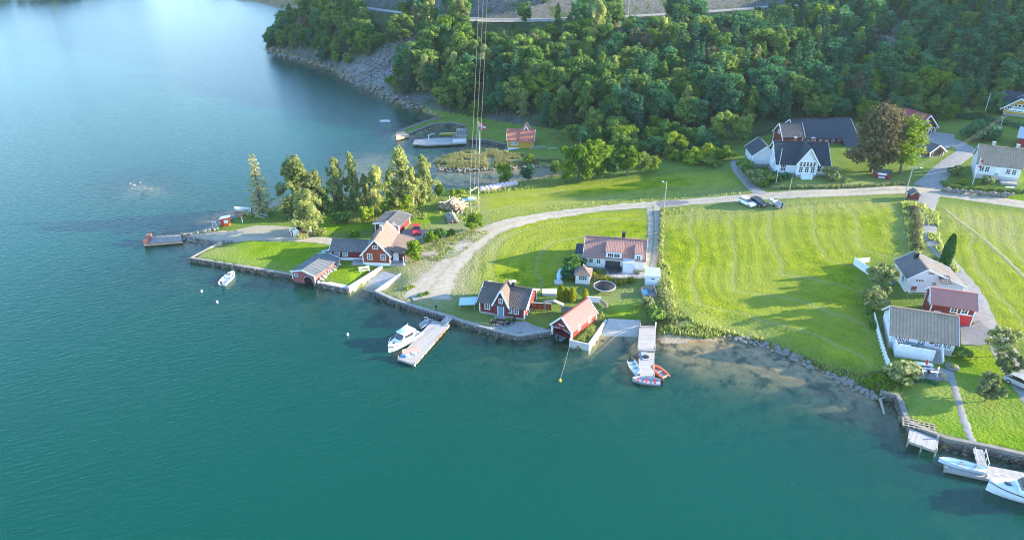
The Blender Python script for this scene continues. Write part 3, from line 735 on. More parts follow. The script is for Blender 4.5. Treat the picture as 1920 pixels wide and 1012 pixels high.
def gable(root, cx, cy, L, W, hf, zr, hb=None, ridge='x', rv=0.0, wall='white_boards', roof='brown_tiles', trim='white_trim', ove=.45, ovg=.4, plinth=.35, base='concrete', z0=0.0, th=.16, corner=True, open_end=None, bury=.6):
    """one gabled block. u along the ridge, v across (v=-W/2 is the front eave)"""
    hb = hf if hb is None else hb
    if ridge == 'x': M = lambda u, v, z: (cx + u, cy + v, z)
    else: M = lambda u, v, z: (cx - v, cy + u, z)
    h2, w2 = L / 2, W / 2
    sec = [(-w2, z0 + plinth), (-w2, hf), (rv, zr), (w2, hb), (w2, z0 + plinth)]
    mb = MB(); n = len(sec)
    vv = [M(-h2, v, z) for v, z in sec] + [M(h2, v, z) for v, z in sec]
    sides = [(0, 1, n + 1, n), (3, 4, n + 4, n + 3), (4, 0, n, n + 4), (1, 2, n + 2, n + 1), (2, 3, n + 3, n + 2)]
    ends = []
    if open_end != 0: ends.append((4, 3, 2, 1, 0))
    if open_end != 1: ends.append(tuple(n + i for i in range(n)))
    fs = sides + ends
    me_ = MB().add(vv, fs).mesh('wall')
    bmx = bmesh.new(); bmx.from_mesh(me_); bmesh.ops.recalc_face_normals(bmx, faces=bmx.faces[:]); bmx.to_mesh(me_); bmx.free()
    mesh_obj('wall', me_, MATS[wall], root)
    if plinth > 0 and open_end is None:
        p = [M(-h2 - .03, -w2 - .03, 0), M(h2 + .03, w2 + .03, 0)]
        x0, x1 = sorted((p[0][0], p[1][0])); y0, y1 = sorted((p[0][1], p[1][1]))
        MB().box(x0, x1, y0, y1, z0 - bury, z0 + plinth + .01).build('foundation', MATS[base], root)
    # roof planes with overhang
    R0, R1 = M(-h2 - ovg, rv, zr + th), M(h2 + ovg, rv, zr + th)
    roofs = []
    for v, he in ((-w2, hf), (w2, hb)):
        sl = (zr - he) / abs(v - rv); sg = -1 if v < rv else 1
        ve, ze = v + sg * ove, he - sl * ove + th
        r = slab(root, 'roof_slope', R0, R1, M(h2 + ovg, ve, ze), M(-h2 - ovg, ve, ze), th, roof); roofs.append(r)
        for u in (-h2 - ovg - .02, h2 + ovg + .02):
            MB().beam(M(u, rv, zr + th * .55), M(u, ve, ze - th * .45), .06, .26).build('bargeboard', MATS[trim], root)
        if corner:
            for u in (-h2, h2):
                q = M(u, v, 0); MB().box(q[0] - .08, q[0] + .08, q[1] - .08, q[1] + .08, z0 + plinth + .02, he - .02 - sl * .02).build('corner_board', MATS[trim], root)
    MB().beam(M(-h2 - ovg, rv, zr + th + .02), M(h2 + ovg, rv, zr + th + .02), .28, .09).build('ridge_cap', MATS[roof if roof not in MATS or True else roof], roofs[0])
    F_ = {}
    if ridge == 'x':
        F_['front'] = Face((cx, cy - w2, 0), (1, 0, 0), (0, -1, 0)); F_['back'] = Face((cx, cy + w2, 0), (-1, 0, 0), (0, 1, 0))
        F_['left'] = Face((cx - h2, cy, 0), (0, -1, 0), (-1, 0, 0)); F_['right'] = Face((cx + h2, cy, 0), (0, 1, 0), (1, 0, 0))
    else:
        F_['front'] = Face((cx, cy - h2, 0), (1, 0, 0), (0, -1, 0)); F_['back'] = Face((cx, cy + h2, 0), (-1, 0, 0), (0, 1, 0))
        F_['left'] = Face((cx - w2, cy, 0), (0, -1, 0), (-1, 0, 0)); F_['right'] = Face((cx + w2, cy, 0), (0, 1, 0), (1, 0, 0))
    F_['roof'] = roofs
    return F_
def chimney(parent, x, y, z0, z1, w=.6, mat='brick_red', cap='galvanised'):
    c = MB().box(x - w / 2, x + w / 2, y - w / 2, y + w / 2, z0, z1).build('chimney', MATS[mat], parent)
    MB().box(x - w / 2 - .08, x + w / 2 + .08, y - w / 2 - .08, y + w / 2 + .08, z1, z1 + .09).build('cap', MATS[cap], c)
    return c
def shed_roof_box(root, x0, x1, y0, y1, z0, zf, zb, wall, roof, ov=.25, name='wall', roofname='roof', th=.1):
    """box under a single-pitch roof: zf height at y0 (front), zb at y1"""
    MB().hexa([(x0, y0, z0), (x1, y0, z0), (x1, y1, z0), (x0, y1, z0), (x0, y0, zf), (x1, y0, zf), (x1, y1, zb), (x0, y1, zb)]).build(name, MATS[wall], root)
    s = (zb - zf) / (y1 - y0)
    hi, lo = ((y1 + ov, zb + s * ov), (y0 - ov, zf - s * ov))
    slab(root, roofname, (x0 - ov, hi[0], hi[1] + th), (x1 + ov, hi[0], hi[1] + th), (x1 + ov, lo[0], lo[1] + th), (x0 - ov, lo[0], lo[1] + th), th - .005, roof)
    return Face(((x0 + x1) / 2, y0, 0), (1, 0, 0), (0, -1, 0))
def house_root(name, pL, pR, label, cat='house', z=None, group=None):
    p, rz, L = loc_from(pL, pR, z); o = empty(name, p, rz, label, cat, group); o['frontage'] = 0; del o['frontage']
    return o, L

# --- red waterfront house with the white wall gable
r, L = house_root('timber_house', (900, 586), (983, 600.5), 'dark red house with a white-trimmed gable over its teal front door, on the quay'); W = 6.6
zr = hh(r, -L / 2, W / 2, 529); f = gable(r, 0, W / 2, L, W, 2.35, zr, wall='dark_red_boards', roof='old_tiles')
cx = lx_at(r, 940); zd = hh(r, cx, -.3, 545)
f2 = gable(r, cx, W / 4 - .06, W / 2 + .3, 2.4, 2.55, zd, ridge='y', wall='dark_red_boards', roof='old_tiles', ove=.3, ovg=.3, corner=False, plinth=.36)
door(r, f2['front'], 0, .28, .9, 1.95); window(r, f2['front'], 0, 3.05, .55, .7, 2, 2)
window(r, f['front'], lx_at(r, 914), 1.45, .75, .85); window(r, f['front'], lx_at(r, 956), 1.45, .62, .85); window(r, f['front'], lx_at(r, 968), 1.45, .62, .85)
window(r, f['right'], -1, 1.5, .8, 1.0); window(r, f['right'], 0, 3.3, .7, .9)
chimney(f['roof'][0], lx_at(r, 963, W / 2, 5), W / 2, zr - .4, zr + 1.0, .55, 'dark_metal', 'white_trim')
MB().box(cx - .9, cx + .9, -1.1, -.12, -.4, .2).build('doorstep', MATS['concrete'], r)
RED_HOUSE = r

# --- white house with the rose tile roof
r, L = house_root('timber_house', (1096, 501), (1205, 510), 'white house with rose-coloured tile roof and covered terrace, beside the gravel track'); W = 7.6
zr = hh(r, -L / 2, W / 2, 443.5); f = gable(r, 0, W / 2, L, W, 2.45, zr, wall='white_boards', roof='rose_tiles')
xa, xb = lx_at(r, 1136, 0, 3), lx_at(r, 1166, 0, 3)
mb = shed_roof_box(r, xa, xb, -.14, 3.2, 1.9, 3.75, 4.25, 'white_boards', 'rose_tiles', .18, 'dormer', 'dormer_roof')
for q in (-.36, .36): window(r, mb, q * (xb - xa) * .55, 3.0, .95, .75, 3, 1)
xc, xd = lx_at(r, 1190, 0, 3), lx_at(r, 1204, 0, 3)
mb2 = shed_roof_box(r, xc, xd, -.13, 3.0, 1.9, 3.65, 4.1, 'white_boards', 'rose_tiles', .12, 'dormer', 'dormer_roof'); window(r, mb2, 0, 2.85, .6, .8)
window(r, f['front'], lx_at(r, 1108), 1.5, .62, .8); window(r, f['front'], lx_at(r, 1122), 1.5, .62, .8)
MB().box(xa, xb - .2, -.10, .02, .15, 1.9).build('porch_shade_box', MATS['dark_metal'], r)  # dark box on the wall paints the shade of the open porch
shed_roof_box(r, lx_at(r, 1168), lx_at(r, 1188), -1.3, .05, -.2, 2.1, 2.5, 'white_boards', 'grey_metal', .1, 'porch_box', 'porch_roof')
chimney(f['roof'][1], lx_at(r, 1169, W / 2, 5), W / 2 + .5, zr - .6, zr + 1.2, .6, 'black_paint', 'dark_metal')
shed_roof_box(r, -L / 2 - 1.9, -L / 2 - .05, 1.5, 4.5, -.3, 2.1, 2.5, 'bluegrey_boards', 'slate_tiles', .15, 'side_porch', 'porch_roof')
WHITE_HOUSE = r
MB().prism([(-1.2, -.15), (L / 2 + .3, -.15), (L / 2 + .6, -2.4), (1.5, -3.4), (-1.2, -3.0)], -.35, .1).build('terrace', MATS['deck_boards'], r)

# --- garden pavilion
r, L = house_root('garden_pavilion', (1078.5, 534), (1105, 536), 'small white garden pavilion with a pyramid roof, left of the trampoline', 'pavilion')
W = 2.7; zw = 2.1; za = hh(r, 0, W / 2, 497)
MB().box(-L / 2, L / 2, 0, W, .35, zw).build('wall', MATS['white_boards'], r)
MB().box(-L / 2 - .05, L / 2 + .05, -.05, W + .05, -.5, .35).build('foundation', MATS['stone'], r)
fr_ = Face((0, 0, 0), (1, 0, 0), (0, -1, 0)); window(r, fr_, 0, 1.5, 1.35, .75, 4, 2)
window(r, Face((L / 2, W / 2, 0), (0, 1, 0), (1, 0, 0)), 0, 1.5, 1.2, .75, 3, 2)
o_ = .35
for a, b in (((-L / 2 - o_, -o_), (L / 2 + o_, -o_)), ((L / 2 + o_, -o_), (L / 2 + o_, W + o_)), ((L / 2 + o_, W + o_), (-L / 2 - o_, W + o_)), ((-L / 2 - o_, W + o_), (-L / 2 - o_, -o_))):
    mx, my = (a[0] + b[0]) / 2 * .35, (a[1] + b[1]) / 2 * .35 + W / 2 * .65
    m_ = lambda p: (p[0] * .42, W / 2 + (p[1] - W / 2) * .42, zw + (za - zw) * .42)
    me = MB().add([(a[0], a[1], zw - .05), (b[0], b[1], zw - .05), m_(b), (0, W / 2, za), m_(a)], [(0, 1, 2, 4), (4, 2, 3)]).mesh('roof_slope')
    uvl = me.uv_layers.new(name='UVMap')
    for lp in me.loops: v_ = me.vertices[lp.vertex_index].co; uvl.data[lp.index].uv = (v_.x + v_.y + 50, v_.z * 1.3 + 50)
    mesh_obj('roof_slope', me, MATS['tan_felt'], r)
MB().lathe((0, W / 2, za - .05), [(.12, 0), (.06, .15), (.02, .35)], 8).build('finial', MATS['white_trim'], r)

# --- white lean-to shed by the track
r, L = house_root('garden_shed', (1209.5, 535.5), (1235.5, 537), 'white shed with pale flat roof and a slit window, right of the trampoline', 'shed')
ff_ = shed_roof_box(r, -L / 2, L / 2, 0, 2.4, -.3, 1.95, 2.35, 'white_boards', 'grey_metal', .15); window(r, ff_, 0, 1.5, .7, .2, 1, 1, .06)

# --- red boathouse with pink metal roof
a, b = G(1034, 622, .7), G(1072, 636, .7)
r = empty('boathouse', ((a[0] + b[0]) / 2, (a[1] + b[1]) / 2, .7), math.atan2(b[1] - a[1], b[0] - a[0]), 'red boathouse with pink metal roof and open water gate, beside the boat ramp', 'boathouse')
W = math.hypot(b[0] - a[0], b[1] - a[1]); bk = G(1118.7, 600, .7); Lb = math.hypot(bk[0] - b[0], bk[1] - b[1]) * .97
zr = hh(r, 0, -.3, 596); zw = hh(r, W / 2, 0, 621)
r.rotation_euler.z = math.atan2(bk[1] - b[1], bk[0] - b[0]) - math.pi / 2
f = gable(r, 0, Lb / 2, Lb, W, zw, zr, ridge='y', wall='red_boards', roof='pink_metal', trim='white_trim', plinth=0, ove=.25, ovg=.25, open_end=0)
ff_ = Face((0, 0, 0), (1, 0, 0), (0, -1, 0))
gw = W / 2 - .25
MB().add([(-W / 2, -.02, zw - .35), (W / 2, -.02, zw - .35), (W / 2, -.02, zw), (0, -.02, zr), (-W / 2, -.02, zw), (-W / 2, .1, zw - .35), (W / 2, .1, zw - .35), (W / 2, .1, zw), (0, .1, zr), (-W / 2, .1, zw)], [(0, 1, 2, 3, 4), (9, 8, 7, 6, 5), (0, 5, 6, 1)]).build('gable_boarding', MATS['red_boards'], r)
for sx_ in (-1, 1): MB().box(sx_ * (W / 2 - .09) - .1, sx_ * (W / 2 - .09) + .1, -.05, .12, -.5, zw - .3).build('gate_post', MATS['white_trim'], r)
MB().beam((-W / 2 + .15, -.06, zw - .5), (-.25, -.06, zw - .12), .06, .16).build('brace', MATS['bluegrey_boards'], r)
MB().beam((W / 2 - .15, -.06, zw - .5), (.25, -.06, zw - .12), .06, .16).build('brace', MATS['bluegrey_boards'], r)
MB().tube([(-.55, -.08, zw + .55), (-.2, -.1, zw + .42), (0, -.1, zw + .48), (.2, -.1, zw + .42), (.55, -.08, zw + .5)], .07, 6).build('bird_carving', MATS['white_trim'], r)
for u in (-Lb * .2, Lb * .22): window(r, f['right'], u, 1.2, .6, .75, 2, 1, pane='pale_window_glass')
BOATHOUSE = r

# --- pale red boathouse on the western lawn
a, b = G(549, 522.5, .7), G(592, 531, .7); bk = G(637, 497, .9)
r = empty('boathouse', ((a[0] + b[0]) / 2, (a[1] + b[1]) / 2, .7), math.atan2(bk[1] - b[1], bk[0] - b[0]) - math.pi / 2, 'faded red boathouse with grey felt roof and arched gate, on the western lawn', 'boathouse')
W = math.hypot(b[0] - a[0], b[1] - a[1]); Lb = math.hypot(bk[0] - b[0], bk[1] - b[1]); zr = hh(r, 0, -.2, 508); zw = hh(r, W / 2, 0, 517.5)
f = gable(r, 0, Lb / 2, Lb, W, zw, zr, ridge='y', wall='pink_red_boards', roof='grey_felt', plinth=0, ove=.25, ovg=.2, open_end=0, rv=0)
n_ = 9; arch = [(W * .22 + W * .23 * math.cos(math.pi * i / n_) , -.5 + (zw + .15) * math.sin(math.pi * i / n_) ** .7) for i in range(n_ + 1)]
outl = [(W / 2, -.6), (W / 2, zw), (0, zr), (-W / 2, zw), (-W / 2, -.6)] + [(x, z) for x, z in arch[::-1]]
MB().add([(x, -.03, z) for x, z in outl], [tuple(range(len(outl)))]).build('gable_boarding', MATS['pink_red_boards'], r)
MB().tube([(x, -.05, z) for x, z in arch], .07, 5).build('arch_trim', MATS['bluegrey_boards'], r)
window(r, Face((0, -.03, 0), (1, 0, 0), (0, -1, 0)), -W * .33, zw * .62, .55, .38, 1, 1); window(r, f['right'], .2, 1.35, .5, .3, 1, 1, .05, 'dark_red_boards')

# --- red house on the west point (gable to the water, low wing, porch)
r, L = house_root('timber_house', (682, 496), (732, 498), 'rust-red house with tan roof and a low side wing, on the western point'); D = 8.4
zr = hh(r, -.4, -.3, 451); f = gable(r, 0, D / 2, D, L, 2.35, zr, hb=2.35, ridge='y', wall='brown_red_boards', roof='tan_felt', plinth=.5, base='white_trim')
window(r, f['front'], -L * .24, 1.75, .8, 1.05, 2, 3); window(r, f['front'], L * .26, 1.75, .8, 1.05, 2, 3); window(r, f['front'], 0, 3.7, .85, .5, 3, 1)
e1 = L / 2 + 3.0
slab(r, 'porch_roof', (L / 2 - .9, .9, 3.0), (L / 2 - .9, D + .3, 3.0), (e1, D + .3, 1.95), (e1, .9, 1.95), .14, 'tan_felt')
MB().box(L / 2 + .05, L / 2 + 2.6, 1.6, D, .0, 2.0).build('porch_wall', MATS['dark_red_boards'], r)
MB().box(L / 2 + .05, L / 2 + 2.8, -.2, 1.6, -.3, .3).build('porch_deck', MATS['deck_boards'], r)
door(r, Face((L / 2, 1.6, 0), (1, 0, 0), (0, -1, 0)), .75, .3, .85, 1.6, 'white_trim')
MB().box(L / 2 + 2.55, L / 2 + 2.7, -.1, .05, .3, 1.95).build('porch_post', MATS['white_trim'], r); MB().box(L / 2 + 2.55, L / 2 + 2.7, 1.45, 1.6, .3, 1.95).build('porch_post', MATS['white_trim'], r)
chimney(f['roof'][0], .1, D * .55, zr - .3, zr + .9, .5, 'concrete')
x1, x0 = lx_at(r, 662, 1.5), lx_at(r, 621, 1.5); wl = -L / 2 - x0 + .2
f = gable(r, (x0 - L / 2 + .2) / 2, 1.6 + 2.1, wl, 4.2, 2.05, 3.3, wall='dark_red_boards', roof='grey_tiles', plinth=.55, base='white_trim', ove=.35, ovg=.25)
for u in (.25, .62): window(r, f['front'], -wl / 2 + (x1 - x0) * u + .1, 1.4, .85, .95, 2, 2, pane='pale_window_glass')
MB().box(x1 + .2, -L / 2 - .05, -.4, 1.55, -.4, .35).build('wing_deck', MATS['deck_boards'], r)
WEST_HOUSE = r
# --- outbuilding behind it
r, L = house_root('outbuilding', (705, 436), (749, 441), 'red outbuilding with grey-brown roof and porch, behind the house on the western point', 'outbuilding'); D = 5.6
zr = hh(r, -L * .1, -.2, 417.5); f = gable(r, 0, D / 2, D, L, 2.1, zr, ridge='y', wall='dark_red_boards', roof='grey_tiles', plinth=.2)
g2 = gable(r, L * .24, -.5, 1.1, 1.7, 1.95, 2.6, ridge='y', wall='white_boards', roof='grey_tiles', plinth=.1, ove=.2, ovg=.15, corner=False); door(r, g2['front'], 0, .15, .85, 1.65)
door(r, f['front'], L * .43, .2, .5, 1.8, 'red_paint'); window(r, f['front'], -L * .2, 1.5, .6, .6)

# --- small red hut on the quay road
r, L = house_root('storage_hut', (545.5, 443.5), (562, 444.5), 'tiny red hut with a white door, by the quay road', 'hut')
f = gable(r, 0, 1.0, 2.0, L * .82, 1.5, 2.15, ridge='y', wall='red_boards', roof='slate_tiles', plinth=.05, ove=.25, ovg=.15); door(r, f['front'], .15, .05, .85, 1.45, 'white_trim')

# --- ochre house by the inlet
r, L = house_root('timber_house', (952, 279.5), (999.5, 280.5), 'ochre yellow house with red tile roof, beside the narrow inlet'); W = 6.6
zr = hh(r, -L / 2, W / 2, 242.5); f = gable(r, 0, W / 2, L, W, 2.75, zr, wall='ochre_boards', roof='red_tiles', plinth=.45, base='white_trim')
f2 = gable(r, L * .13, W * .34, W * .72 + 1.0, L * .34, 2.5, zr - .08, ridge='x', wall='ochre_boards', roof='red_tiles', plinth=.45, corner=False, ovg=.1) if False else None
slab(r, 'porch_roof', (-.35, W / 2 - .1, zr + .26), (L * .29, W / 2 - .1, zr + .26), (L * .29, -.95, 2.45), (-.35, -.95, 2.45), .15, 'red_tiles')
MB().box(-.2, L * .47, -.55, .03, .3, 2.5).build('bay_wall', MATS['ochre_boards'], r)
slab(r, 'porch_roof', (L * .29, .4, 2.6), (L * .5, .4, 2.6), (L * .5, -.85, 2.1), (L * .29, -.85, 2.1), .1, 'red_tiles')
g3 = gable(r, L * .2, W * .75, W * .6, 2.4, 3.8, zr + 1.05, ridge='y', wall='ochre_boards', roof='red_tiles', plinth=.1, corner=False, ove=.3, ovg=.3)
for u in (-.32, -.17): window(r, f['front'], u * L, 1.75, .62, .85, 2, 2, pane='pale_window_glass')

# --- white farmhouse
r, L = house_root('farmhouse', (1453.5, 329), (1549, 331.5), 'big white farmhouse with black slate roof and central glazed gable', 'farmhouse'); W = 9.0
zw = hh(r, -L / 2, 0, 307); zr = hh(r, -L / 2, W / 2, 266); f = gable(r, 0, W / 2, L, W, zw, zr, wall='white_boards', roof='slate_tiles', plinth=.7, ove=.3, ovg=.5)
cx = lx_at(r, 1508); wg = 4.4; zg = hh(r, cx, -1.2, 279)
f2 = gable(r, cx, W / 4 - .6, W / 2 + 1.3, wg, zw + .9, zg, ridge='y', wall='white_boards', roof='slate_tiles', plinth=.7, ove=.5, ovg=.45)
for i in range(5): window(r, f2['front'], -1.5 + i * .75, zw + .35, .5, 1.1, 1, 3, .07)
for u in (-1.35, 0, 1.35): window(r, f2['front'], u, 2.0, .8, 1.3, 2, 3, .09)
for px in (1467, 1533): window(r, f['front'], lx_at(r, px), 1.95, 1.1, 1.35, 3, 2)
for u in (-2.2, 2.2): window(r, f['left'], u, 2.2, .8, 1.3, 2, 3)
for u in (-.9, .9): window(r, f['left'], u, zw + .9, .75, 1.2, 2, 3)
for i in range(4): MB().box(cx - .9, cx + .9, -1.35 - .3 * (4 - i), -1.32 - .3 * (3 - i), -.4, .18 * (i + 1)).build('step', MATS['white_trim'], r)
for s_ in (-1, 1): MB().box(cx + s_ * 1.05 - .12, cx + s_ * 1.05 + .12, -2.7, -1.3, -.3, 1.15).build('step_wall', MATS['white_trim'], r)
for u in (-.1, .25): chimney(f['roof'][1], u * L, W / 2 + .5, zr - .5, zr + 1.0, .6, 'brick_red')
wL = 7.5
f3 = gable(r, -L / 2 - 1.2, W + wL / 2 - 2.2, wL, 5.4, 2.7, 4.9, ridge='y', wall='white_boards', roof='slate_tiles', plinth=.5, ove=.4, ovg=.4)
for u in (-2.3, 0, 2.3): window(r, f3['left'], u, 1.6, .7, 1.1, 2, 3)
FARMHOUSE = r

# --- red barn with blue-black roof behind the farmhouse
r, L = house_root('barn', (1494, 273), (1602, 270), 'long red barn with blue-black roof, behind the white farmhouse', 'barn'); W = 10.5
zw = hh(r, -L / 2, 0, 259.5); zr = hh(r, -L / 2, W / 2, 225); f = gable(r, 0, W / 2, L, W, zw, zr, wall='dark_red_boards', roof='slate_tiles', plinth=.3, ove=.5, ovg=.5)
f2 = gable(r, L * .33, -.2, 3.6, 6.0, zw - .7, zw + .1, hb=zw + .05, rv=2.5, ridge='x', wall='dark_red_boards', roof='slate_tiles', plinth=.2, ove=.3) if False else None
slab(r, 'annex_roof', (L * .23, .4, zw + .5), (L / 2 + .5, .4, zw + .5), (L / 2 + .5, -3.4, zw - 1.6), (L * .23, -3.4, zw - 1.6), .15, 'slate_tiles')
MB().box(L * .25, L / 2 + .2, -2.9, .03, -.3, zw - 1.75).build('annex_wall', MATS['red_boards'], r); MB().box(L * .22, L * .25 - .03, -3.0, -2.85, -.3, zw - 1.6).build('annex_post', MATS['white_trim'], r)
f3 = gable(r, -L / 2 + .6, -.4, 5.6, 4.4, 3.2, 5.4, ridge='x', wall='dark_red_boards', roof='slate_tiles', plinth=.2, ove=.3, ovg=.3) if False else gable(r, -L / 2 - 2.5, .6, 5.4, 5.2, 3.1, 5.7, ridge='x', wall='dark_red_boards', roof='slate_tiles', plinth=.2, ove=.35, ovg=.35)
window(r, f3['left'], 0, 3.7, .8, .8); window(r, f['left'], 0, zw + 1.4, .8, 1.6, 2, 2)
for i in range(6): window(r, f['front'], -L * .32 + i * 1.7, zw - .8, .6, .5, 2, 1, .07)

# --- red-roofed barn
r, L = house_root('barn', (1714.5, 253.5), (1752.5, 249), 'dark red barn with red metal roof and white-framed doors, at the wood edge', 'barn'); D = 9.0
zw = hh(r, -L / 2, 0, 241.5); zr = hh(r, 0, 0, 217); f = gable(r, 0, D / 2, D, L, zw, zr, ridge='y', wall='dark_red_boards', roof='barn_metal', plinth=.2, ove=.5, ovg=.45)
for i in range(3):
    u = -L * .3 + i * L * .3; w_ = L * .26; d = MB(); f['front'].box(d, u - w_ / 2, u + w_ / 2, .1, zw - .3, -.02, .04); d = d.build('barn_door', MATS['dark_red_boards'], r)
    m = MB(); [f['front'].box(m, u + s_ * w_ / 2 - .07, u + s_ * w_ / 2 + .07, .1, zw - .3, .02, .09) for s_ in (-1, 0, 1)]; f['front'].box(m, u - w_ / 2 - .07, u + w_ / 2 + .07, zw - .3, zw - .16, .02, .09); m.build('frame', MATS['white_trim'], d)
window(r, f['front'], 0, zw + 1.3, .6, .9)

# --- low grey-roofed shed in the farm yard
r, L = house_root('cart_shed', (1743, 295), (1767, 292.5), 'low shed with mossy grey roof and open gate drawn as a black slab, in the farm yard', 'shed'); D = 7.6
zr = hh(r, 0, -.2, 273.5); f = gable(r, 0, D / 2, D, L, 1.5, zr, ridge='y', wall='dark_red_boards', roof='grey_tiles', plinth=.1, ove=.7, ovg=.35)
d = MB(); f['front'].box(d, -1.1, 1.1, .1, 1.8, -.02, .05); d.build('gate', MATS['black_paint'], r); d = MB(); f['front'].box(d, 1.15, 1.3, .1, 1.8, 0, .08); f['front'].box(d, -1.3, -1.15, .1, 1.8, 0, .08); f['front'].box(d, -1.3, 1.3, 1.8, 1.95, 0, .08); d.build('gate_frame', MATS['weathered_wood'], r)  # black slab paints the darkness inside the open gate

# --- white house east of the lane
r, L = house_root('timber_house', (1824.5, 332), (1906, 342.5), 'white house with weathered brown roof, right of the farm lane'); W = 7.2
zw = hh(r, -L / 2, 0, 305); zr = hh(r, -L / 2, W / 2, 272); f = gable(r, 0, W / 2, L, W, zw, zr, wall='white_boards', roof='brown_tiles', plinth=.95, base='pale_concrete', ove=.4, ovg=.35)
for px in (1838, 1848, 1887, 1898): window(r, f['front'], lx_at(r, px), zw - 1.25, .75, 1.1, 2, 3)
door(r, f['front'], lx_at(r, 1869), 1.0, .9, 1.8, 'white_paint'); window(r, f['front'], lx_at(r, 1869), zw - .32, .9, .2, 3, 1, .06)
for u in (-1.6, 1.6): window(r, f['left'], u, zw - 1.2, .75, 1.1, 2, 3)
window(r, f['left'], 0, zw + 1.0, .7, .9); window(r, f['front'], lx_at(r, 1853), .45, .5, .4, 2, 1, .05)
MB().box(L * .1, L * .48, -2.6, -.06, -.3, .35).build('porch_deck', MATS['deck_boards'], r)
m = MB(); m.box(L * .1, L * .48, -2.6, -2.52, 1.1, 1.18); [m.box(L * .1 + i * L * .0475, L * .1 + i * L * .0475 + .06, -2.6, -2.54, .35, 1.1) for i in range(9)]; m.build('railing', MATS['grey_paint'], r)
for u in (-.2, .35): chimney(f['roof'][1], u * L, W / 2 + .4, zr - .5, zr + .9, .6, 'pale_concrete')

# --- yellow villa at the edge of the wood
r, L = house_root('villa', (1880, 215), (1932, 222), 'pale yellow villa with wide white eaves, at the top right by the wood', 'villa'); W = 8
zw = hh(r, -L / 2, 0, 200); zr = hh(r, 0, -.6, 186); f = gable(r, 0, 2.4, 4.8, L, zw, zr, ridge='y', wall='ochre_boards', roof='slate_tiles', plinth=.6, ove=1.0, ovg=.8)
f2 = gable(r, 1.5, 7.5, 12, 6.5, zw + .6, hh(r, 0, 7.5, 175), ridge='x', wall='ochre_boards', roof='slate_tiles', plinth=.6, ove=.7, ovg=.6)
for i in range(4): window(r, f['front'], -L * .33 + i * L * .2, 1.9, .85, 1.2, 2, 2, .12)
for i in range(3): window(r, f['front'], -.9 + i * .9, zw + .5, .6, .9, 1, 2, .1)
m = MB(); f['front'].box(m, -L * .36, L * .36, zw - .75, zw - .25, .02, .12); m.build('balcony_band', MATS['white_trim'], r)

# --- red building cut by the frame at the right
r, L = house_root('outbuilding', (1905, 276), (1960, 284), 'red building with a pale grey roof, cut off by the right edge', 'outbuilding'); W = 6
zr = hh(r, -L / 2, W / 2, 240); gable(r, 0, W / 2, L, W, 2.6, zr, wall='red_boards', roof='grey_metal', plinth=.2, corner=False)

# --- white house with grey-brown roof, gable to the south
r, L = house_root('timber_house', (1697, 545), (1801, 553), 'white house with grey-brown roof and black chimney, beside the tall columnar cypress'); D = 6.4
rx = lx_at(r, 1741, 0, 5); zr = hh(r, rx, -.3, 506.5); zl = hh(r, -L / 2, -.3, 522); z2 = hh(r, L / 2, -.3, 538)
f = gable(r, 0, D / 2, D, L, z2, zr, hb=zl, ridge='y', rv=-rx, wall='white_boards', roof='grey_tiles', plinth=.6, base='white_trim', ove=.4, ovg=.4)
for px in (1716, 1721, 1726): window(r, f['front'], lx_at(r, px), hh(r, 0, 0, 528), .3, .32, 1, 1, .05)
for px in (1735, 1739, 1743): window(r, f['front'], lx_at(r, px), hh(r, 0, 0, 513.5), .3, .3, 1, 1, .05)
window(r, f['front'], lx_at(r, 1749), hh(r, 0, 0, 532), .6, .5, 2, 2, .05)
for u in (-1.5, 1.2): window(r, f['left'], u, zl - 1.2, .9, 1.0, 2, 2)
xs_ = lx_at(r, 1770, 0, 3); slab(r, 'porch_roof', (xs_ - .9, .3, hh(r, xs_, 0, 517)), (xs_ + .8, .3, hh(r, xs_, 0, 517)), (xs_ + .8, -1.5, hh(r, xs_, 0, 517) - .7), (xs_ - .9, -1.5, hh(r, xs_, 0, 517) - .7), .1, 'grey_tiles')
chimney(f['roof'][1], rx - .3, D * .72, zr - .6, zr + .8, .6, 'black_paint', 'dark_metal')
door(r, f['front'], -L * .36, .1, .9, .95, 'brick_red')

# --- red garage with pink metal roof
r, L = house_root('garage', (1738, 600), (1818, 612.5), 'bright red garage with pinkish metal roof and white window frames', 'garage'); W = 4.6
zw = hh(r, L / 2, 0, 580); zr = hh(r, -L / 2, W / 2, 540); f = gable(r, 0, W / 2, L, W, zw, zr, wall='red_boards', roof='pink_metal_shade_lift', plinth=.15, ove=.35, ovg=.35)
for px in (1791, 1811): window(r, f['front'], lx_at(r, px, 0, zw), zw - .55, .75, .85, 2, 2, .14)
d = MB(); f['front'].box(d, L * .12, L * .47, .1, zw - 1.25, -.02, .05); d.build('garage_door', MATS['red_paint'], r); d = MB(); f['front'].box(d, L * .1, L * .5, zw - 1.25, zw - 1.1, 0, .09); d.build('lintel', MATS['white_trim'], r)
window(r, f['left'], 0, zw - .2, .7, 1.1, 2, 3)
door(r, f['front'], -L * .33, .1, .8, 1.7, 'bluegrey_boards')

